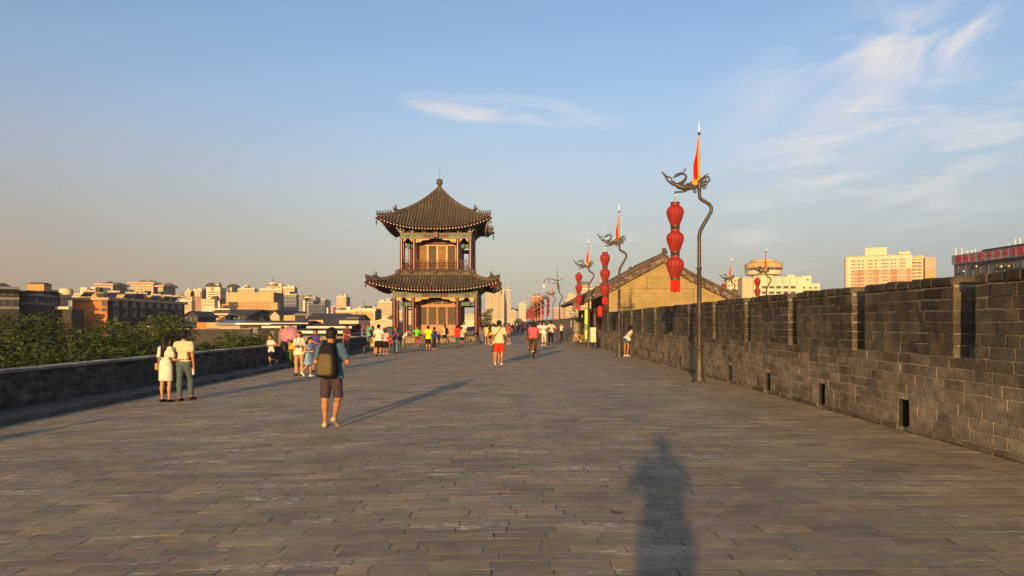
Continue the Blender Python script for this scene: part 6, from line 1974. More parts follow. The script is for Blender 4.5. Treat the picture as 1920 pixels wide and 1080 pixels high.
    for i, sg in enumerate((-1, 1)):
        v, f = hand_mesh('grip' if grip[i] else 'relaxed', .006 if d_cam < 32 else .009)
        v = v * (sg, 1, 1)
        if sg < 0: f = f[:, ::-1]
        zax = -J['fd', i]
        hint = R_l @ (np.array([0, 1., 0.1]) if abs(J['fd', i][1]) < .8 else np.array([-sg * .3, 0, 1.0]))
        if arms[i] in ('phone', 'chest', 'raise', 'hold', 'bars'): hint = np.array([-sg * .55, .1, .8])
        yax = n_(hint - zax * (hint @ zax)); xax = np.cross(yax, zax)
        Mh = np.stack([xax, yax, zax], 1)
        k = .94 if fem else 1.0
        parts_v.append(J['W', i] + (v * k) @ Mh.T); parts_f.append(f + off); parts_m.append(np.zeros(len(f), int)); off += len(v)
        J['hand', i] = J['W', i] + Mh @ np.array([-sg * .02, 0, -.07]) * k
    V = np.concatenate(parts_v); Fq = np.concatenate(parts_f); MI = np.concatenate(parts_m)
    T = lambda v: (np.asarray(v, float) + (0, 0, dz)) * s
    ro = raw_obj('person', T(V), Fq, [SKIN[skin], EYEM, LIPM], None, MI)
    ro.location = (x, y, zg + z_off); ro.rotation_euler = (0, 0, R(rot))
    tag(ro, label, 'person', group or 'people on the wall', 'thing')
    def part(name, fun, m, lo_, hi_, cc=None):
        v, f = nets(fun, lo_, hi_, cc or c)
        if len(f): return raw_obj(name, T(v), f, m, ro)
    # ---- clothes
    zaxis = R_l @ np.array([0, 0, 1.])
    def above(P, z0): return -((P - up((0, 0, z0))) @ zaxis)      # negative above z0 along the torso
    if top:
        e = top.get('fit', .014); hem = top.get('hem', .86); sl = top.get('sleeve', .62)
        def f_top(P):
            d = torso(P, e)
            if hem < .93 and not top.get('flat'):
                d = smin(d, sd_cap(P, (-.07, 0, hem), (.07, 0, hem), .125 * bw + e * .6, .125 * bw + e * .6, ((0, 1, 0), .85)), .09)
            if sl > 0:
                for i in (0, 1): d = smin(d, arm_sd(P, i, e * .85 + .003, sl), .03)
            d = smin(d, sd_cap(P, neck - R_l @ (0, 0, .06), neck + R_l @ (0, 0, .0), .07 if not fem else .06, .064 if not fem else .056), .04)
            d = np.maximum(d, above(P, hem) if hem < 1.0 or True else d)
            for i in (0, 1):                                     # clean cuffs
                if 0 < sl <= 1.0:
                    a = n_(J['E', i] - J['S', i]); m = J['S', i] + (J['E', i] - J['S', i]) * sl
                    d = np.where(sd_cap(P, J['S', i], J['E', i], .11, .11) < 0, np.maximum(d, (P - m) @ a - (0 if True else 0)), d) if sl > .2 else d
            return d
        if d_cam < 34:
            f_top0 = f_top
            def f_top(P):        # soft creases in the cloth
                return f_top0(P) + .0045 * np.sin(P[:, 2] * 31 + 7 * np.sin(P[:, 0] * 11) + 3 * P[:, 1]) * np.sin(P[:, 0] * 17 + P[:, 2] * 9 + x)
        nm = top.get('name', 'shirt')
        m = top['m'] if 'm' in top else cloth(top['col'])
        J['top'] = part(nm, f_top, m, lo, hi)
    if bottom:
        kind = bottom['kind']; m = bottom['m'] if 'm' in bottom else cloth(bottom['col'])
        e = bottom.get('fit', .012)
        topz = bottom.get('top', 1.0)
        if kind in ('skirt', 'dress'):
            L = bottom.get('len', .5); zk = bottom.get('hemz', .52); fl_ = bottom.get('flare', .04)
            mk = (J['K', 0] + J['K', 1]) / 2; cy_ = (mk[1]) * .5
            def f_b(P):
                a, b = np.array([0, 0, .93]), np.array([0, cy_, zk])
                d = sd_cap(P, a - (.055, 0, 0), b - (.055, 0, 0), .112 * bw + e, .115 * bw + e + fl_, ((0, 1, 0), .85))
                d = smin(d, sd_cap(P, a + (.055, 0, 0), b + (.055, 0, 0), .112 * bw + e, .115 * bw + e + fl_, ((0, 1, 0), .85)), .05)
                d = smin(d, sd_cap(P, waist - R_l @ (.04, 0, 0), waist + R_l @ (.04, 0, 0), .098 * bw + e * .8, .098 * bw + e * .8, (R_l @ np.array([0, 1., 0]), .8)), .08)
                return np.maximum(np.maximum(d, zk - P[:, 2]), -above(P, topz))
            J['bot'] = part('skirt' if kind == 'skirt' else 'dress_skirt', f_b, m, lo, hi)
        else:
            upto = bottom.get('len', .85 if kind == 'shorts' else 1.93); wide = bottom.get('wide', .022 if kind == 'shorts' else .008)
            def f_b(P):
                d = sd_cap(P, (-.06, 0, .91), (.06, 0, .91), .114 * bw + e, .114 * bw + e, ((0, 1, 0), .86))
                d = smin(d, sd_cap(P, waist - R_l @ (.045, 0, 0), waist + R_l @ (.045, 0, 0), .10 * bw + e * .5, .10 * bw + e * .5, (R_l @ np.array([0, 1., 0]), .82)), .08)
                for i in (0, 1):
                    q = leg_sd(P, i, e, upto, wide)
                    if upto <= 1.0: a0, b0, fr = J['H', i], J['K', i], upto
                    else: a0, b0, fr = J['K', i], J['A', i], upto - 1
                    a = n_(b0 - a0); mm = a0 + (b0 - a0) * fr
                    near = sd_cap(P, a0, b0, .14, .14) < .02
                    q = np.where(near & ((P - mm) @ a > -.15), np.maximum(q, (P - mm) @ a), q)
                    d = smin(d, q, .025)
                return np.maximum(d, -above(P, topz))
            if d_cam < 34:
                f_b0 = f_b
                def f_b(P):
                    return f_b0(P) + .004 * np.sin(P[:, 2] * 27 + 5 * np.sin(P[:, 1] * 14)) * np.sin(P[:, 0] * 23 + P[:, 2] * 6)
            J['bot'] = part('shorts' if kind == 'shorts' else 'trousers', f_b, m, lo, hi)
        if bottom.get('belt'):
            part('belt', lambda P: np.maximum(np.maximum(sd_cap(P, waist - R_l @ (.055, 0, .04), waist + R_l @ (.055, 0, -.04), .108 * bw + .018, .108 * bw + .018, (R_l @ np.array([0, 1., 0]), .82)), above(P, 1.0)), -above(P, 1.035)), cloth((30, 22, 18)), lo, hi, c * .8)
    # ---- shoes
    sm = cloth(shoes)
    for i in (0, 1):
        a, b = J['heel', i], J['toe', i]
        l2, h2 = np.minimum(a, b) - .09, np.maximum(np.maximum(a, b), J['A', i]) + .09
        fd = n_(b - a); upv = n_(np.array([0, 0, 1.]) - fd * fd[2])
        def f_s(P, i=i, a=a, upv=upv):
            d = foot_sd(P, i, .006)
            d = smin(d, sd_cap(P, a - upv * .016, J['toe', i] - upv * .014 + fd * .02, .034, .034, (upv, .5)), .012)
            return np.maximum(d, (P - a) @ upv - .052)
        part('shoe', f_s, sm, l2, h2, min(c, .012 if d_cam < 30 else .02))
    # ---- hair
    hl = np.array([-.14, -.16, -.42 if hair in ('long', 'tail') else -.05]); hh = np.array([.14, .14, .26])
    def f_h(P):
        cap = sd_ell(P, (0, -.016, .132), (.090, .104, .098))
        cap = smin(cap, sd_ell(P, (0, -.042, .072), (.074, .064, .070)), .02)
        cut = np.minimum.reduce([-(P[:, 1] - .055 + (P[:, 2] - .10) * -.25) * -1, np.full(len(P), 9.)])
        face = np.maximum(-(P[:, 1] - .035), P[:, 2] - .165)          # keep off the face: front and below the hairline
        keep = np.minimum(-(.165 - P[:, 2]), (P[:, 1] - .02))
        low = .026 if hair == 'short' else .015
        d = np.maximum(cap, np.minimum(P[:, 1] - .030 - .22 * np.maximum(0, P[:, 2] - .10), .160 - P[:, 2]))
        d = np.maximum(d, low - P[:, 2] + np.maximum(0, P[:, 1]) * .9)
        if hair in ('long', 'bob', 'tail', 'bun'):
            d = smin(d, sd_ell(P, (0, -.055, .10), (.088, .065, .10)), .02)
        if hair == 'long':
            d = smin(d, sd_cap(P, (0, -.075, .08), (.01, -.095, -.26), .085, .055, ((0, 1, 0), .55)), .04)
            for sg in (-1, 1): d = smin(d, sd_cap(P, (sg * .078, -.02, .10), (sg * .085, -.05, -.12), .022, .030), .03)
        elif hair == 'bob':
            for sg in (-1, 1): d = smin(d, sd_cap(P, (sg * .076, .0, .11), (sg * .076, -.01, .01), .026, .030), .03)
            d = smin(d, sd_cap(P, (-.04, -.07, .02), (.04, -.07, .02), .045, .045), .03)
        elif hair == 'tail':
            d = smin(d, sd_cap(P, (0, -.12, .13), (.02, -.17, -.10), .035, .022), .02)
        elif hair == 'bun':
            d = smin(d, sd_ell(P, (0, -.10, .19), (.045, .045, .045)), .015)
        return d
    f_h0 = f_h
    def f_h(P): return f_h0(P) + .0035 * np.sin(P[:, 0] * 95 + 2 * np.sin(P[:, 2] * 60)) * np.sin(P[:, 2] * 70 + P[:, 1] * 50)
    hvv, hff = nets(f_h, hl, hh, .010 if d_cam < 32 else .014)
    hb = raw_obj('hair', T(hc + (hvv * hs) @ Rh.T), hff, HAIRM, ro)
    if hat:
        def f_hat(P):
            d = np.maximum(sd_ell(P, (0, -.012, .142), (.094, .108, .098)), .135 - P[:, 2] - P[:, 1] * .1)
            if hat[0] == 'cap': return smin(d, np.maximum(sd_ell(P, (0, .115, .140), (.066, .085, .014)), -(P[:, 1] - .05)), .012)
            return smin(d, np.maximum(sd_ell(P, (0, -.01, .142), (.175, .185, .020)), sd_ell(P, (0, -.01, .142), (.175, .185, .03))), .02)
        v, f = nets(f_hat, (-.2, -.22, .06), (.2, .24, .27), .010)
        raw_obj('cap' if hat[0] == 'cap' else 'sun_hat', T(hc + (v * hs) @ Rh.T), f, cloth(hat[1]), ro)
    Mw = Matrix.Rotation(R(rot), 4, 'Z'); Mw.translation = Vector((x, y, zg + z_off))
    info = dict(o=ro, J=J, T=lambda v: Mw @ Vector(T(v)), up=up, Rl=R_l, neck=neck, hc=hc, Rh=Rh, s=s, Mw=Mw, rot=rot)
    return info

# things that people carry are things of their own
def world_tube(mb, info, pts, r, n=6, mat_=0, flat=1.0):
    mb.tube([info['T'](p) for p in pts], r, n, mat_, flat)
def backpack(info, label, cmain, cpocket, size=1.0):
    up = info['up']
    t = thing('backpack', label, 'backpack', tuple(info['T'](up((0, -.2, 1.0)))))
    inv = Vector(t.location)
    def lc(p): return info['T'](up(p)) - inv
    def shell(name, fun, m, lo, hi, c=.014):
        v, f = nets(fun, lo, hi, c)
        v = np.array([lc(p) for p in v]); return raw_obj(name, v, f, m, t)
    k = size
    def fm(P):
        zt = np.clip((P[:, 2] - .88) / .62, 0, 1)
        sx = 1.0 / (1.08 - .50 * zt ** 1.6)
        Q = np.stack([P[:, 0] * sx, (P[:, 1] + .20) * (1 + .35 * zt), P[:, 2] - 1.165], 1)
        q = np.abs(Q) - np.array([.070 * k, .030, .200 * k])
        bx = np.linalg.norm(np.maximum(q, 0), axis=1) + np.minimum(q.max(1), 0) - .105
        return np.maximum(bx, P[:, 1] + .105)
    shell('main_sack', fm, cloth(cmain), (-.27, -.42, .72), (.27, -.05, 1.6))
    def fp(P):
        zt = np.clip((P[:, 2] - .88) / .62, 0, 1)
        sx = 1.0 / (1.06 - .42 * zt ** 1.6)
        Q = np.stack([P[:, 0] * sx + .006, P[:, 1] + .300 - .085 * zt ** 1.5, P[:, 2] - 1.10], 1)
        q = np.abs(Q) - np.array([.066 * k, .012, .125 * k]); d = np.linalg.norm(np.maximum(q, 0), axis=1) + np.minimum(q.max(1), 0) - .068
        q = np.abs(Q - np.array([0, .012, .255])) - np.array([.06 * k, .008, .035 * k]); e = np.linalg.norm(np.maximum(q, 0), axis=1) + np.minimum(q.max(1), 0) - .034
        return np.minimum(d, e)
    shell('front_pocket', fp, cloth(cpocket), (-.22, -.44, .80), (.22, -.15, 1.45), .012)
    for sg in (-1, 1):
        b = MB(); pts = [(sg * .07, -.17, 1.38), (sg * .10, -.12, 1.455), (sg * .115, -.03, 1.462), (sg * .12, .07, 1.42), (sg * .13, .125, 1.30), (sg * .15, .11, 1.15), (sg * .165, .0, 1.04), (sg * .14, -.13, .98)]
        b.tube([lc(p) for p in pts], [.022, .026, .028, .028, .026, .018, .012, .01], 8, flat=.5); b.build('strap', cloth(cmain), t, smooth=60)
    b = MB(); b.tube([lc(p) for p in ((-.035, -.2, 1.40), (-.03, -.225, 1.445), (.03, -.225, 1.445), (.035, -.2, 1.40))], .009, 6); b.build('carry_loop', cloth(cmain), t)
    return t
def shoulder_bag(info, label, col, side=-1, cross=True, strap=(40, 32, 28), w=.13, hz=.93):
    up = info['up']
    t = thing('shoulder_bag', label, 'bag', tuple(info['T'](up((side * .2, 0, hz)))))
    inv = Vector(t.location); lc = lambda p: info['T'](up(p)) - inv
    b = MB(); o_ = -side if cross else side
    e = .02
    pts = [(side * .17, -.06, hz + .08), (side * .10, -.155, 1.15), (0, -.155, 1.28), (o_ * .09, -.12, 1.43), (o_ * .105, -.02, 1.462), (o_ * .08, .08, 1.42), (0, .14, 1.28), (side * .10, .15, 1.12), (side * .17, .05, hz + .08)]
    b.tube([lc(p) for p in pts], .011, 6, flat=.6); b.build('strap', cloth(strap), t, smooth=60)
    v, f = nets(lambda P: np.linalg.norm(np.maximum(np.abs(P - np.array([side * .215, 0, hz])) - np.array([.02, w * .62, .065]), 0), axis=1) - .028, (side * .215 - .12, -.25, hz - .2), (side * .215 + .12, .25, hz + .2), .013)
    raw_obj('bag_body', np.array([lc(p) for p in v]), f, cloth(col), t)
    b = MB(); b.box(-.012, .012, -w * .5, w * .5, -.004, .05); 
    M_ = np.array([lc((side * .265 + p[0], p[1], hz + p[2])) for p in b.v]); b.v = [tuple(p) for p in M_]; b.build('flap', cloth(tuple(int(q * .8) for q in col)), t)
    return t
def parasol(label, base, tip, rad, col, closed=False, col2=None):
    """open parasol: shaft from the hand (base) to the tip"""
    t = thing('parasol', label, 'parasol', base)
    a, b_ = Vector((0, 0, 0)), Vector(tip) - Vector(base)
    ax = b_.normalized()
    sh = MB(); sh.tube([-ax * .08, b_], .006, 6); sh.tube([-ax * .12, -ax * .02], .012, 6); sh.build('shaft', STEEL, t)
    u = ax.orthogonal().normalized(); v = ax.cross(u)
    cn = MB(); n, m = 32, 8
    vs, fs = [], []
    for i in range(m + 1):
        f = i / m
        for k in range(n):
            an = 2 * math.pi * k / n
            sc = abs(math.cos(4 * an))
            r = rad * math.sin(f * 1.25) / math.sin(1.25) * (1 - .05 * f * (1 - sc)); hgt = -rad * .62 * (1 - math.cos(f * 1.25)) / (1 - math.cos(1.25)) + .015 * f * (1 - sc)
            vs.append(b_ + u * (r * math.cos(an)) + v * (r * math.sin(an)) + ax * hgt)
    for i in range(m):
        for k in range(n):
            k2 = (k + 1) % n
            fs.append((i * n + k, i * n + k2, (i + 1) * n + k2, (i + 1) * n + k))
    cn.add(vs, fs); cn.build('canopy', mat('parasol_%02x%02x%02x' % tuple(col), srgb(*col), .6, .15, 5, .3, trans=.45), t, smooth=60)
    for k in range(8):
        an = 2 * math.pi * k / 8; r_ = MB()
        r_.tube([b_ + u * (rad * math.sin(f * 1.25) / math.sin(1.25) * math.cos(an)) + v * (rad * math.sin(f * 1.25) / math.sin(1.25) * math.sin(an)) + ax * (-rad * .62 * (1 - math.cos(f * 1.25)) / (1 - math.cos(1.25)) - .008) for f in (0, .25, .5, .75, 1)], .004, 4); r_.build('rib', STEEL, t)
    return t
# ---------------------------------------------------------------- who stands where
def spot(px, feet, head, zadd=0.0):
    x, y, z_, k = at(px, feet)
    return (x, y, z_), (feet - head) * k
WHT, CRM = (193, 182, 165), (190, 171, 138)
def T_(col, sleeve=.62, hem=.86, **k): return dict(col=col, sleeve=sleeve, hem=hem, **k)
def B_(kind, col, **k): return dict(kind=kind, col=col, **k)
def who(label, px, feet, hpy, rot, top, bottom, h=None, **k):
    p, hh = spot(px, feet, hpy)
    return person(label, p, h or hh, rot, top, bottom, **k)

# the man walking away in the foreground
m1 = who('man in blue-grey tee walking away under a black and olive backpack', 621, 800, 617, -4, T_((62, 88, 108), .80, .84, fit=.018), B_('shorts', (58, 46, 52), len=.95, wide=.010), arms=('phone', 'phone'), legs=('stand', 'lift'), shoes=(165, 148, 115), head=(16, -4), build=1.06, skin=0)
backpack(m1, 'black backpack with an olive front pocket, worn by the man nearest the camera', (24, 21, 20), (88, 74, 48))
ph = thing('phone', 'dark phone held in front by the man nearest the camera', 'phone', tuple((m1['T'](m1['J']['hand', 0]) + m1['T'](m1['J']['hand', 1])) / 2))
b = MB(); b.box(-.038, .038, -.005, .005, -.03, .115, b=.004); b.build('case', BLACKI, ph); b = MB(); b.box(-.034, .034, -.007, -.0052, -.022, .108); b.build('screen', C_GLASS, ph)
# the couple
w1 = who('woman in a short white dress with long dark hair, linking arms at the left', 311, 754, 632, -14, T_(WHT, .78, .97, fit=.02, flat=True), B_('dress', WHT, hemz=.56, flare=.004, top=1.12, fit=.02), hair='long', fem=True, shoes=(20, 18, 18), arms=('down', 'link'), skin=1, head=(4, -18))
shoulder_bag(w1, 'tan shoulder bag on the hip of the woman in the white dress', (160, 118, 70), -1, True)
m2 = who('man in cream tee and grey-green jeans, right half of the couple at the left', 345, 752, 621, -4, T_(CRM, .66, .96, fit=.016, flat=True), B_('trousers', (70, 82, 82), belt=True, wide=.014), arms=('down', 'down'), shoes=(62, 38, 26), grip=(False, True), legs=('stand', 'fwd'), head=(0, 8))
bt = thing('water_bottle', 'clear plastic water bottle in the right hand of the man of the couple', 'bottle', tuple(m2['T'](m2['J']['hand', 1])))
b = MB(); b.lathe([(.012, .05), (.014, .03), (.031, .0), (.033, -.06), (.029, -.08), (.033, -.10), (.031, -.155), (.02, -.16)], 14); b.build('bottle_body', mat('clear_plastic', (.62, .63, .62), .2, .1, 5, .6, trans=.4), bt, smooth=40)
b = MB(); b.lathe([(.014, .05), (.014, .068), (.01, .07)], 10); b.build('cap', WHITEP, bt)
# group by the parapet
x_ = -9.98; d_ = -x_ * F / (CX - 509)
person('boy in white tee and black shorts running along the parapet ledge', (x_, d_, -.147), 1.36, 150, T_(WHT, .6, .84), B_('shorts', (22, 22, 24), len=.9, wide=.03), arms=('run', 'chest'), legs=('runf', 'runb'), lean=6, shoes=(150, 145, 135), skin=1, head=(0, 15))
x_ = -10.35; d_ = -x_ * F / (CX - 533)
person('man in a black tee leaning one arm on the parapet behind the pink parasol', (x_, d_, -.147), 1.66, 120, T_((25, 25, 28), .6), B_('trousers', (40, 42, 50)), arms=('lean', 'down'), lean=8)
w2 = who('woman with yellow top and green trousers under the pink parasol', 549, 688, 622, 165, T_((205, 150, 20), .25, .86), B_('trousers', (70, 90, 30), wide=.05), fem=True, hair='bob', arms=('hold', 'down'), skin=1, grip=(True, False))
hd = w2['T'](w2['J']['hand', 0])
parasol('open pink parasol tilted towards the camera in the group at the parapet', tuple(hd), tuple(hd + Vector((-.12, -.52, .36))), .42, (208, 142, 148))
w3 = who('woman in a white blouse and beige trousers with a camera round her neck', 561, 704, 622, 176, T_(WHT, .8, .80, fit=.02), B_('trousers', (160, 126, 90), wide=.03), fem=True, hair='tail', arms=('down', 'down'), skin=1, head=(6, -24), shoes=(30, 26, 24), build=1.08)
ct = thing('camera', 'black camera hanging from the neck of the woman in the white blouse', 'camera', tuple(w3['T'](w3['up']((0, .155, 1.12)))))
b = MB(); b.box(-.06, .06, -.03, .03, -.04, .04, b=.01); b.lathe([(.03, 0), (.033, .05), (.03, .055)], 12, (0, 0, 0)); b.build('camera_body', BLACKI, ct)
b = MB(); inv = Vector(ct.location)
b.tube([w3['T'](w3['up'](p)) - inv for p in ((-.055, .15, 1.15), (-.075, .145, 1.28), (-.075, .07, 1.43), (-.06, -.05, 1.47), (.06, -.05, 1.47), (.075, .07, 1.43), (.075, .145, 1.28), (.055, .15, 1.15))], .007, 5); b.build('neck_strap', BLACKI, ct)
g1 = who('girl in a pale blue dress with white shoes, one leg kicked back', 579, 706, 634, -120, T_((98, 128, 150), .0, .93), B_('dress', (112, 142, 160), hemz=.52, flare=.07, top=1.1), fem=True, hair='tail', arms=('chest', 'phone'), legs=('stand', 'lift'), shoes=(205, 198, 185), skin=1, lean=6, head=(10, 0))
who('man in a purple vest standing right behind the girl in pale blue', 592, 697, 617, 172, T_((62, 52, 120), .0, .86), B_('shorts', (60, 56, 60)), arms=('phone', 'chest'), head=(20, 10), skin=0)
# by the end of the parapet
who('man in a dark cap and maroon plaid shirt standing near the parapet end', 650, 668, 609, 150, T_((95, 40, 48), .7), B_('trousers', (24, 26, 32)), hat=('cap', (22, 22, 26)), arms=('chest', 'down'))
person('person in a purple shirt and pink cap sitting on the parapet end', (-10.72, 49.4, .695 - .46 * .98), 1.62, -80, T_((98, 82, 128), .95), B_('trousers', (84, 98, 118)), hat=('cap', (200, 45, 95)), arms=('phone', 'phone'), legs=('sitout', 'sit'), head=(14, 0))
who('person in a teal tee standing beyond the parapet end', 691, 653, 608, 130, T_((90, 160, 140), .6), B_('trousers', (60, 62, 66)), arms=('raise', 'down'))
who('woman in a beige top among the group beyond the bench', 699, 652, 611, 200, T_((150, 130, 100), .9), B_('trousers', (70, 66, 60)), fem=True, hair='bob', arms=('down', 'chest'))
p, _ = spot(694, 663, 610)
t = thing('stone_bench', 'pale stone bench stool with two legs at the parapet end', 'bench', p)
b = MB(); b.box(-.42, .42, -.2, .2, .40, .47, b=.012); b.build('seat', STONE, t)
for sg in (-1, 1): b = MB(); b.box(sg * .33 - .07, sg * .33 + .07, -.16, .16, 0, .4, b=.012); b.build('leg', STONE, t)
person('person in a yellow and black striped shirt sitting on the stone bench', (p[0] + .1, p[1] + .1, p[2] + .02), 1.60, -25, dict(col=(200, 165, 90), sleeve=.8, hem=.86), B_('trousers', (70, 34, 30)), legs=('sit', 'sit'), arms=('phone', 'phone'), lean=10)
m3 = who('man in a white tee and long black shorts seen from behind near the bench', 710, 668, 609, -8, T_(WHT, .72, .84, fit=.02), B_('shorts', (18, 18, 20), len=1.0, wide=.05), arms=('phone', 'phone'), shoes=(45, 52, 70), build=1.08)
w4 = who('woman in a pink and white top and black skirt, seen from behind beside the bench', 723, 664, 618, -5, T_((205, 150, 150), .7, .9), B_('skirt', (18, 18, 20), hemz=.44, flare=.05), fem=True, hair='bun', arms=('phone', 'down'), shoes=(190, 180, 170))
pb = thing('carrier_bag', 'pale plastic carrier bag hanging beside the man in long black shorts', 'bag', tuple(m3['T'](m3['J']['hand', 0])))
v, f = nets(lambda P: sd_ell(P, (0, 0, -.2), (.15, .07, .20)) + .012 * np.sin(40 * P[:, 0]), (-.2, -.1, -.45), (.2, .1, .05), .015); raw_obj('bag_body', v, f, mat('pale_plastic', (.55, .58, .56), .4, .1, 6, .4, trans=.3), pb)
w5 = who('woman in a red top seated in the shade of the grey parasol', 731, 660, 620, 170, T_((170, 30, 40), .6), B_('trousers', (90, 84, 80)), fem=True, hair='bob', arms=('hold', 'chest'), grip=(True, False), legs=('sit', 'sit'), h=1.6)
hd = w5['T'](w5['J']['hand', 0])
parasol('open grey parasol above the woman in red', tuple(hd), (hd.x + .12, hd.y - .1, max(hd.z + .75, 1.32)), .80, (105, 100, 105))
who('person with a dark blue top and loose jeans by the platform', 742, 662, 613, 160, T_((60, 45, 75), .7), B_('trousers', (92, 108, 112), wide=.05), hair='bob', arms=('raise', 'chest'))
who('person in blue denim, directly beside the one in loose jeans', 749, 658, 615, 15, T_((40, 55, 85), .9), B_('trousers', (60, 80, 105)), arms=('chest', 'down'), hair='long', fem=True)
who('person in a white shirt bending to the right in front of the platform', 757, 652, 614, -100, T_(WHT, .9), B_('trousers', (140, 115, 70)), lean=42, arms=('lean', 'lean'))
# in front of the pavilion
who('person in a neon green jacket and dark red trousers before the platform', 782, 648, 613, 190, T_((95, 190, 30), 1.9, .84), B_('trousers', (120, 10, 28)), hair='bob', arms=('hip', 'out'), shoes=(190, 150, 140))
m4 = who('man in a neon yellow tee and black shorts, seen from behind at the pavilion', 803, 658, 611, -15, T_((190, 215, 10), .62, .82), B_('shorts', (22, 24, 22), len=1.0, wide=.04), arms=('down', 'phone'), shoes=(60, 30, 24))
shoulder_bag(m4, 'black cross-body bag of the man in neon yellow', (20, 20, 20), -1, True)
who('person in a blue jacket and dark trousers beside the neon yellow tee', 814, 655, 614, -40, T_((28, 48, 105), 1.9, .80), B_('trousers', (24, 24, 30)), arms=('phone', 'chest'), shoes=(170, 120, 110), head=(18, 0))
who('small child in dark clothes between the blue jacket and the doors', 823, 646, 623, 175, T_((30, 28, 32), 1.9), B_('trousers', (28, 26, 28)), h=1.02)
m5 = who('man in a white tee and black shorts with a black backpack, facing left', 834, 646, 609, 60, T_(WHT, .66), B_('shorts', (26, 26, 28), len=.95, wide=.04), arms=('phone', 'chest'), legs=('fwd', 'back'))
backpack(m5, 'small black backpack on the man in white facing left', (20, 20, 22), (32, 32, 36), .8)
who('man in a bright red tee and jeans walking towards the pavilion', 858, 652, 610, -5, T_((225, 40, 25), .65, .84), B_('trousers', (58, 76, 88)), legs=('fwd', 'back'), arms=('swingb', 'swingf'))
who('person in a cream shirt and dark shorts walking beside the red tee', 866, 649, 613, -8, T_((200, 170, 135), .75, .82), B_('shorts', (30, 30, 34), len=.95), arms=('swingf', 'down'), legs=('fwd', 'lift'))
who('dark-skinned man in a white shirt just behind the cream shirt', 870, 643, 604, 165, T_(WHT, .7), B_('trousers', (40, 40, 46)), skin=2)
# right of the pavilion
who('woman in grey with loose dark hair at the pavilion corner', 903, 644, 608, 15, T_((110, 92, 92), .6), B_('trousers', (92, 100, 112), wide=.04), fem=True, hair='long')
w6 = who('woman in a pale top with a yellow backpack and bare legs', 913, 646, 608, 5, T_((205, 160, 90), .5), B_('shorts', (190, 160, 120), len=.5), fem=True, hair='bob', skin=1, legs=('fwd', 'back'), shoes=(200, 190, 180))
backpack(w6, 'pale yellow backpack worn by the bare-legged woman', (205, 165, 70), (215, 185, 110), .85)
who('woman in a short dark dress beside the yellow backpack', 920, 648, 609, -10, T_((40, 18, 24), .3), B_('dress', (44, 18, 24), hemz=.6, flare=.03, top=1.1), fem=True, hair='long', legs=('fwd', 'stand'), shoes=(205, 195, 185))
who('woman in a cream top right behind the red shorts', 927, 648, 607, 0, T_((205, 185, 150), .6), B_('shorts', (150, 100, 70), len=.6), fem=True, hair='bob')
m6 = who('man in a white tee and bright red shorts standing in the middle of the walkway', 936, 684, 597, -18, T_(CRM, .72, .84, fit=.02), B_('shorts', (235, 45, 15), len=.92, wide=.035), arms=('phone', 'phone'), legs=('apart', 'stand'), shoes=(185, 165, 140), h=1.78, head=(4, -10))
shoulder_bag(m6, 'small sling pouch of the man in red shorts', (120, 100, 60), -1, True, (40, 34, 30), .09, 1.02)
p, _ = spot(931, 682, 600); 
person('boy in yellow tee and black shorts hidden behind the man in red shorts', (p[0], p[1] + .35, p[2]), 1.60, -10, T_((200, 160, 40), .62), B_('shorts', (20, 20, 22), len=.95), arms=('out', 'down'), shoes=(150, 130, 110))
who('person in white and red holding a pole, right of the red shorts', 953, 646, 606, 172, T_((150, 70, 60), .6), B_('shorts', (60, 56, 60)), hair='long', fem=True, arms=('hip', 'out'), legs=('fwd', 'back'), shoes=(205, 195, 185))
p, _ = spot(957.5, 645, 606)
t = thing('white_pole', 'thin white pole held upright by the person in white and red', 'pole', p); b = MB(); b.tube([(0, 0, .02), (0, 0, 1.62)], .016, 6); b.build('shaft', WHITEP, t); b = MB(); b.ball((0, 0, 1.64), .03, 8); b.build('knob', WHITEP, t)
far = [(945, 640, 607, (60, 70, 90), (40, 40, 46), 'in navy with dark trousers'), (961, 630, 607, (130, 26, 40), (50, 46, 50), 'in dark red, first left of the pale blue one'), (966.5, 628, 607, (120, 150, 165), (60, 66, 76), 'in pale blue'), (972, 627, 606, (70, 76, 70), (66, 62, 58), 'in grey-green below the cream parasol'),
       (978.5, 627, 606, (185, 30, 60), (36, 36, 44), 'in bright crimson'), (984, 624, 605, (150, 140, 130), (60, 60, 64), 'in pale grey, right of the crimson one'), (990, 626, 606, (60, 70, 110), (40, 40, 50), 'in denim blue behind the cyclists'), (940, 626, 607, (160, 120, 90), (50, 46, 44), 'in tan, left of the crowd'),
       (956, 622, 606, (90, 60, 90), (50, 50, 60), 'in plum, tiny and far'), (969, 620, 606, (190, 170, 150), (80, 76, 70), 'in off-white, tiny and far'), (975, 618, 605, (60, 60, 60), (40, 40, 40), 'in charcoal, the farthest'), (981, 620, 606, (120, 90, 60), (70, 60, 50), 'in brown, tiny and far'), (950, 626, 606, (200, 190, 170), (60, 66, 80), 'in cream beside the pole holder')]
for i, (px, fy, hy_, c1, c2, tx) in enumerate(far):
    who('distant walker ' + tx, px, fy, hy_, (10, 190, -20, 170)[i % 4], T_(c1, .7), B_('trousers', c2), legs=('fwd', 'back') if i % 2 else ('stand', 'stand'), fem=i % 3 == 1, hair='long' if i % 3 == 1 else 'short', cell=.034, h=None)
p, _ = spot(976, 622, 606)
parasol('cream parasol over the distant crowd', (p[0], p[1], 1.2), (p[0] + .1, p[1] - .1, 1.95), .95, (205, 165, 120))
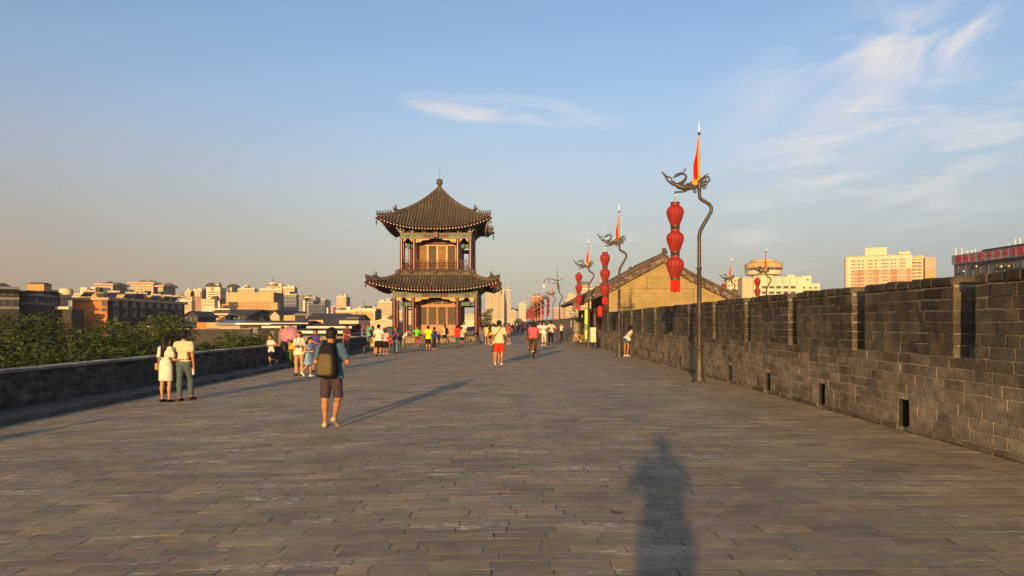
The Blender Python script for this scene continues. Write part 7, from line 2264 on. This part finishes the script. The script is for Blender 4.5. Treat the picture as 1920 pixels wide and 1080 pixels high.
# beside the right wall
who('man in a white shirt, left one of the trio by the far wall', 1013, 645, 600, 178, T_(WHT, .75), B_('trousers', (66, 60, 60)), arms=('down', 'chest'), h=1.74)
who('woman in a white tee and cream cropped trousers, middle of the trio', 1020, 648, 604, 150, T_((205, 190, 180), .6), B_('trousers', (190, 170, 140), len=1.55), fem=True, hair='bun', arms=('down', 'phone'), shoes=(205, 198, 188))
m7 = who('man in white tee and black trousers, right one of the trio', 1033, 646, 602, 18, T_(WHT, .75), B_('trousers', (20, 20, 22)), arms=('hip', 'hip'), legs=('apart', 'stand'), shoes=(110, 50, 40))
shoulder_bag(m7, 'brown cross-body bag of the man right of the trio', (130, 70, 50), 1, True, (110, 50, 40))
w7 = who('woman with reddish hair, white top and wide black trousers raising her hands', 1052, 639, 606, 178, T_((208, 195, 180), .5, .95), B_('trousers', (20, 18, 22), wide=.06), fem=True, hair='long', arms=('raise', 'raise'), skin=1)
w8 = who('woman in denim shorts and a white top bending towards the right wall', 1174, 668, 604, -62, T_(WHT, .5, .9), B_('shorts', (60, 80, 100), len=.45), fem=True, hair='long', arms=('lean', 'chest'), lean=30, skin=0, shoes=(200, 190, 175), head=(28, 0), legs=('stand', 'bent'), h=1.62)
shoulder_bag(w8, 'white cloth bag of the woman bending at the right wall', (205, 198, 185), 1, True, (60, 50, 44))

# bicycles
TYRE = mat('rubber', (.02, .02, .02), .8, .2, 9, .3); CHROME = mat('chrome', (.5, .5, .5), .25, .1, 5, .6, metal=.9)
def bicycle(label, loc_, rz, col):
    t = thing('bicycle', label, 'bicycle', loc_, R(rz), 'hire bicycles on the wall')
    fm = mat('bike_paint_%02x%02x%02x' % col, srgb(*col), .35, .1, 5, .5)
    def wheel(y):
        w = MB(); n = 28
        w.tube([(0, y + .32 * math.cos(2 * math.pi * k / n), .34 + .32 * math.sin(2 * math.pi * k / n)) for k in range(n + 1)], .02, 6, cap=False)
        wo = w.build('wheel', TYRE, t, smooth=60)
        s_ = MB(); s_.tube([(0, y + .295 * math.cos(2 * math.pi * k / n), .34 + .295 * math.sin(2 * math.pi * k / n)) for k in range(n + 1)], .009, 5, cap=False)
        s_.tube([(-.05, y, .34), (.05, y, .34)], .022, 8)
        for k in range(14): a = 2 * math.pi * k / 14; s_.tube([(0, y, .34), (0, y + .29 * math.cos(a), .34 + .29 * math.sin(a))], .002, 3)
        s_.build('rim', CHROME, wo, smooth=60)
        g = MB(); g.tube([(0, y + .355 * math.cos(a), .34 + .355 * math.sin(a)) for a in np.linspace(.25, 2.9, 10)], .022, 6, flat=.4); g.build('mudguard', fm, t, smooth=60)
    wheel(.52); wheel(-.52)
    b = MB()
    for pts, r in ((((0, -.12, .30), (0, -.24, .82)), .016), (((0, -.12, .30), (0, .30, .78)), .02), (((0, -.22, .70), (0, .30, .82)), .016), (((0, .28, .95), (0, .34, .72), (0, .38, .60)), .018), (((.0, .33, .72), (.055, .42, .52), (.055, .52, .34)), .011), (((0, .33, .72), (-.055, .42, .52), (-.055, .52, .34)), .011),
                   (((0, -.12, .30), (.05, -.52, .34)), .011), (((0, -.12, .30), (-.05, -.52, .34)), .011), (((0, -.22, .72), (.05, -.52, .34)), .009), (((0, -.22, .72), (-.05, -.52, .34)), .009)): b.tube(pts, r, 7)
    b.build('frame', fm, t, smooth=60)
    b = MB(); b.tube([(-.29, .14, 1.0), (-.25, .24, 1.01), (-.1, .29, 1.0), (.1, .29, 1.0), (.25, .24, 1.01), (.29, .14, 1.0)], .013, 7); b.tube([(0, .285, .93), (0, .29, 1.0)], .014, 7)
    for sg in (-1, 1): b.tube([(sg * .29, .15, 1.0), (sg * .305, .04, .99)], .019, 7)
    b.build('handlebar', BLACKI, t, smooth=60)
    v, f = nets(lambda P: smin(sd_ell(P, (0, -.32, .90), (.10, .11, .04)), sd_cap(P, (0, -.3, .905), (0, -.12, .90), .045, .025), .04), (-.15, -.5, .82), (.15, 0, 1.0), .014); raw_obj('saddle', v, f, TYRE, t)
    b = MB(); b.tube([(0, -.23, .78), (0, -.25, .88)], .012, 6); b.build('seat_post', CHROME, t)
    b = MB(); b.lathe([(.09, -.006), (.095, 0), (.09, .006)], 18); o = b.build('chainring', CHROME, t, (.04, -.12, .30)); o.rotation_euler = (0, R(90), 0)
    for sg in (-1, 1):
        b = MB(); b.tube([(sg * .05, -.12, .30), (sg * .07, -.12 + sg * .06, .30 + sg * .15)], .01, 5); b.box(sg * .12 - .05, sg * .12 + .05, -.12 + sg * .06 - .03, -.12 + sg * .06 + .03, .30 + sg * .15 - .01, .30 + sg * .15 + .01); b.build('pedal', BLACKI, t)
    bk = MB()
    for zz in (.82, .90, 1.0, 1.04): bk.tube([(-.16, .36, zz), (.16, .36, zz), (.16, .60, zz), (-.16, .60, zz), (-.16, .36, zz)], .006, 4)
    for a in np.linspace(-.16, .16, 6): bk.tube([(a, .36, .82), (a, .36, 1.04)], .004, 4); bk.tube([(a, .60, .82), (a, .60, 1.04)], .004, 4)
    for a in np.linspace(.36, .60, 5): bk.tube([(-.16, a, .82), (-.16, a, 1.04)], .004, 4); bk.tube([(.16, a, .82), (.16, a, 1.04)], .004, 4); bk.tube([(-.16, a, .82), (.16, a, .82)], .004, 4)
    bk.build('basket', BLACKI, t)
    return t
def rider(label, px, wheel_y, rot, top, bottom, col, blabel, h=1.66, **k):
    x, y, z_, kk = at(px, wheel_y)
    y += .85
    bicycle(blabel, (x, y, z_), rot, col)
    M = Matrix.Rotation(R(rot), 3, 'Z') @ Vector((0, -.30, 0))
    return person(label, (x + M.x, y + M.y, z_ + .10), h, rot, top, bottom, arms=('bars', 'bars'), legs=('pedup', 'peddn'), lean=14, **k)
rider('cyclist in a pink striped shirt and olive trousers riding away', 1002, 673, -4, T_((205, 75, 85), .8, .9, fit=.022), B_('trousers', (72, 58, 40), wide=.02), (170, 90, 30), 'bicycle with a brown-orange frame under the pink striped rider', hair='bob', shoes=(120, 110, 100))
rider('cyclist in a navy tee riding just ahead of the pink striped rider', 994, 663, -2, T_((36, 44, 74), .7, .9), B_('trousers', (110, 70, 40)), (60, 60, 66), 'grey bicycle under the navy rider', skin=0)
x, y, z_, k = at(1086, 648)
bicycle('yellow bicycle parked against the far wall end', (x, y, z_), 68, (205, 150, 10))
x, y, z_, k = at(791, 650)
bicycle('dark red bicycle standing beside the neon green jacket', (x, y, z_), 25, (110, 22, 26))

# small fittings by the tiled house and the wall
t = thing('poster', 'cream poster with a red flower picture on the far wall end', 'poster', (PX(1090, 61.9), 61.95, 0))
b = MB(); b.box(-.28, .28, -.02, 0, .55, 1.75); b.build('panel', C_CREAM2, t)
b = MB()
rg = random.Random(3)
for i in range(9): b.lathe([(rg.uniform(.05, .11), 0), (.03, .004)], 9, (0, 0, 0)); 
o = None
for i in range(8):
    b = MB(); b.lathe([(rg.uniform(.06, .12), 0), (.02, .006)], 9); o = b.build('printed_flower', mat('print_red', (.45, .06, .05), .7), t, (rg.uniform(-.15, .18), -.021 - i * .0012, rg.uniform(.9, 1.45))); o.rotation_euler = (R(90), 0, 0)
t = thing('wall_plaque', 'narrow white plaque on the far battlement wall', 'plaque', (5.69, PX(1, 1) * 0 + 64.2, 0)); b = MB(); b.box(-.015, .025, -.22, .22, 1.25, 1.95, b=.006); b.build('panel', WHITEP, t); b = MB(); b.box(-.02, -.0155, -.18, .18, 1.3, 1.9); b.build('inset', C_CREAM2, t)
x, y, z_, k = at(1112, 655)
t = thing('draped_stand', 'white draped sign stand on legs beside the dark veranda post', 'stand', (x, y, 0))
v, f = nets(lambda P: np.maximum(np.linalg.norm(np.maximum(np.abs(P - np.array([0, 0, .92])) - np.array([.13, .16, .42]), 0), axis=1) - .05 + .012 * np.sin(P[:, 1] * 45 + P[:, 2] * 3), -9), (-.25, -.3, .4), (.25, .3, 1.45), .02); raw_obj('drape', v, f, mat('cream_drape', (.50, .45, .33), .8, .12, 4, .2), t)
for sg in (-1, 1): b = MB(); b.box(sg * .09 - .03, sg * .09 + .03, -.08, .08, 0, .50); b.build('leg', C_TANK, t)
t = thing('barrier_stand', 'dark low barrier stand at the right corner of the pavilion platform', 'stand', (PX(884, 66.5), 66.2, gz(PX(884, 66.5))))
b = MB(); b.box(-.45, .45, -.03, .03, .82, 1.0); b.build('board', C_TANK, t)
for sg in (-1, 1): b = MB(); b.tube([(sg * .38, 0, 0), (sg * .38, 0, .9)], .025, 6); b.build('leg', BLACKI, t)

person('person walking just outside the left frame edge, whose long shadow crosses the paving', (-10.3, 3.7, -.147), 1.66, 175, T_((120, 110, 100), .7), B_('trousers', (50, 52, 60)), cell=.03)
# the photographer, whose shadow falls into the picture
pp = person('person taking the photograph, seen by the long shadow in the foreground', (0.0, -.36, 0), 1.80, 0, T_((60, 64, 70), .8, fit=.02), B_('trousers', (50, 48, 46), wide=.03), arms=('raise', 'raise'), legs=('stand', 'stand'), cell=.02, build=1.04)
# ---------------------------------------------------------------- dusty evening air
hm = bpy.data.materials.new('dusty_air'); hm.use_nodes = True
hn, hl_ = hm.node_tree.nodes, hm.node_tree.links
hn.remove(hn['Principled BSDF'])
pv = hn.new('ShaderNodeVolumePrincipled')
pv.inputs['Color'].default_value = (.86, .82, .80, 1)
pv.inputs['Density'].default_value = 0.00028
pv.inputs['Anisotropy'].default_value = 0.2
hl_.new(pv.outputs[0], hn['Material Output'].inputs['Volume'])
b = MB(); b.box(-1400, 1400, -150, 1500, -13, 62)
hz_ = b.build('haze', hm)
tag(hz_, kind='stuff')
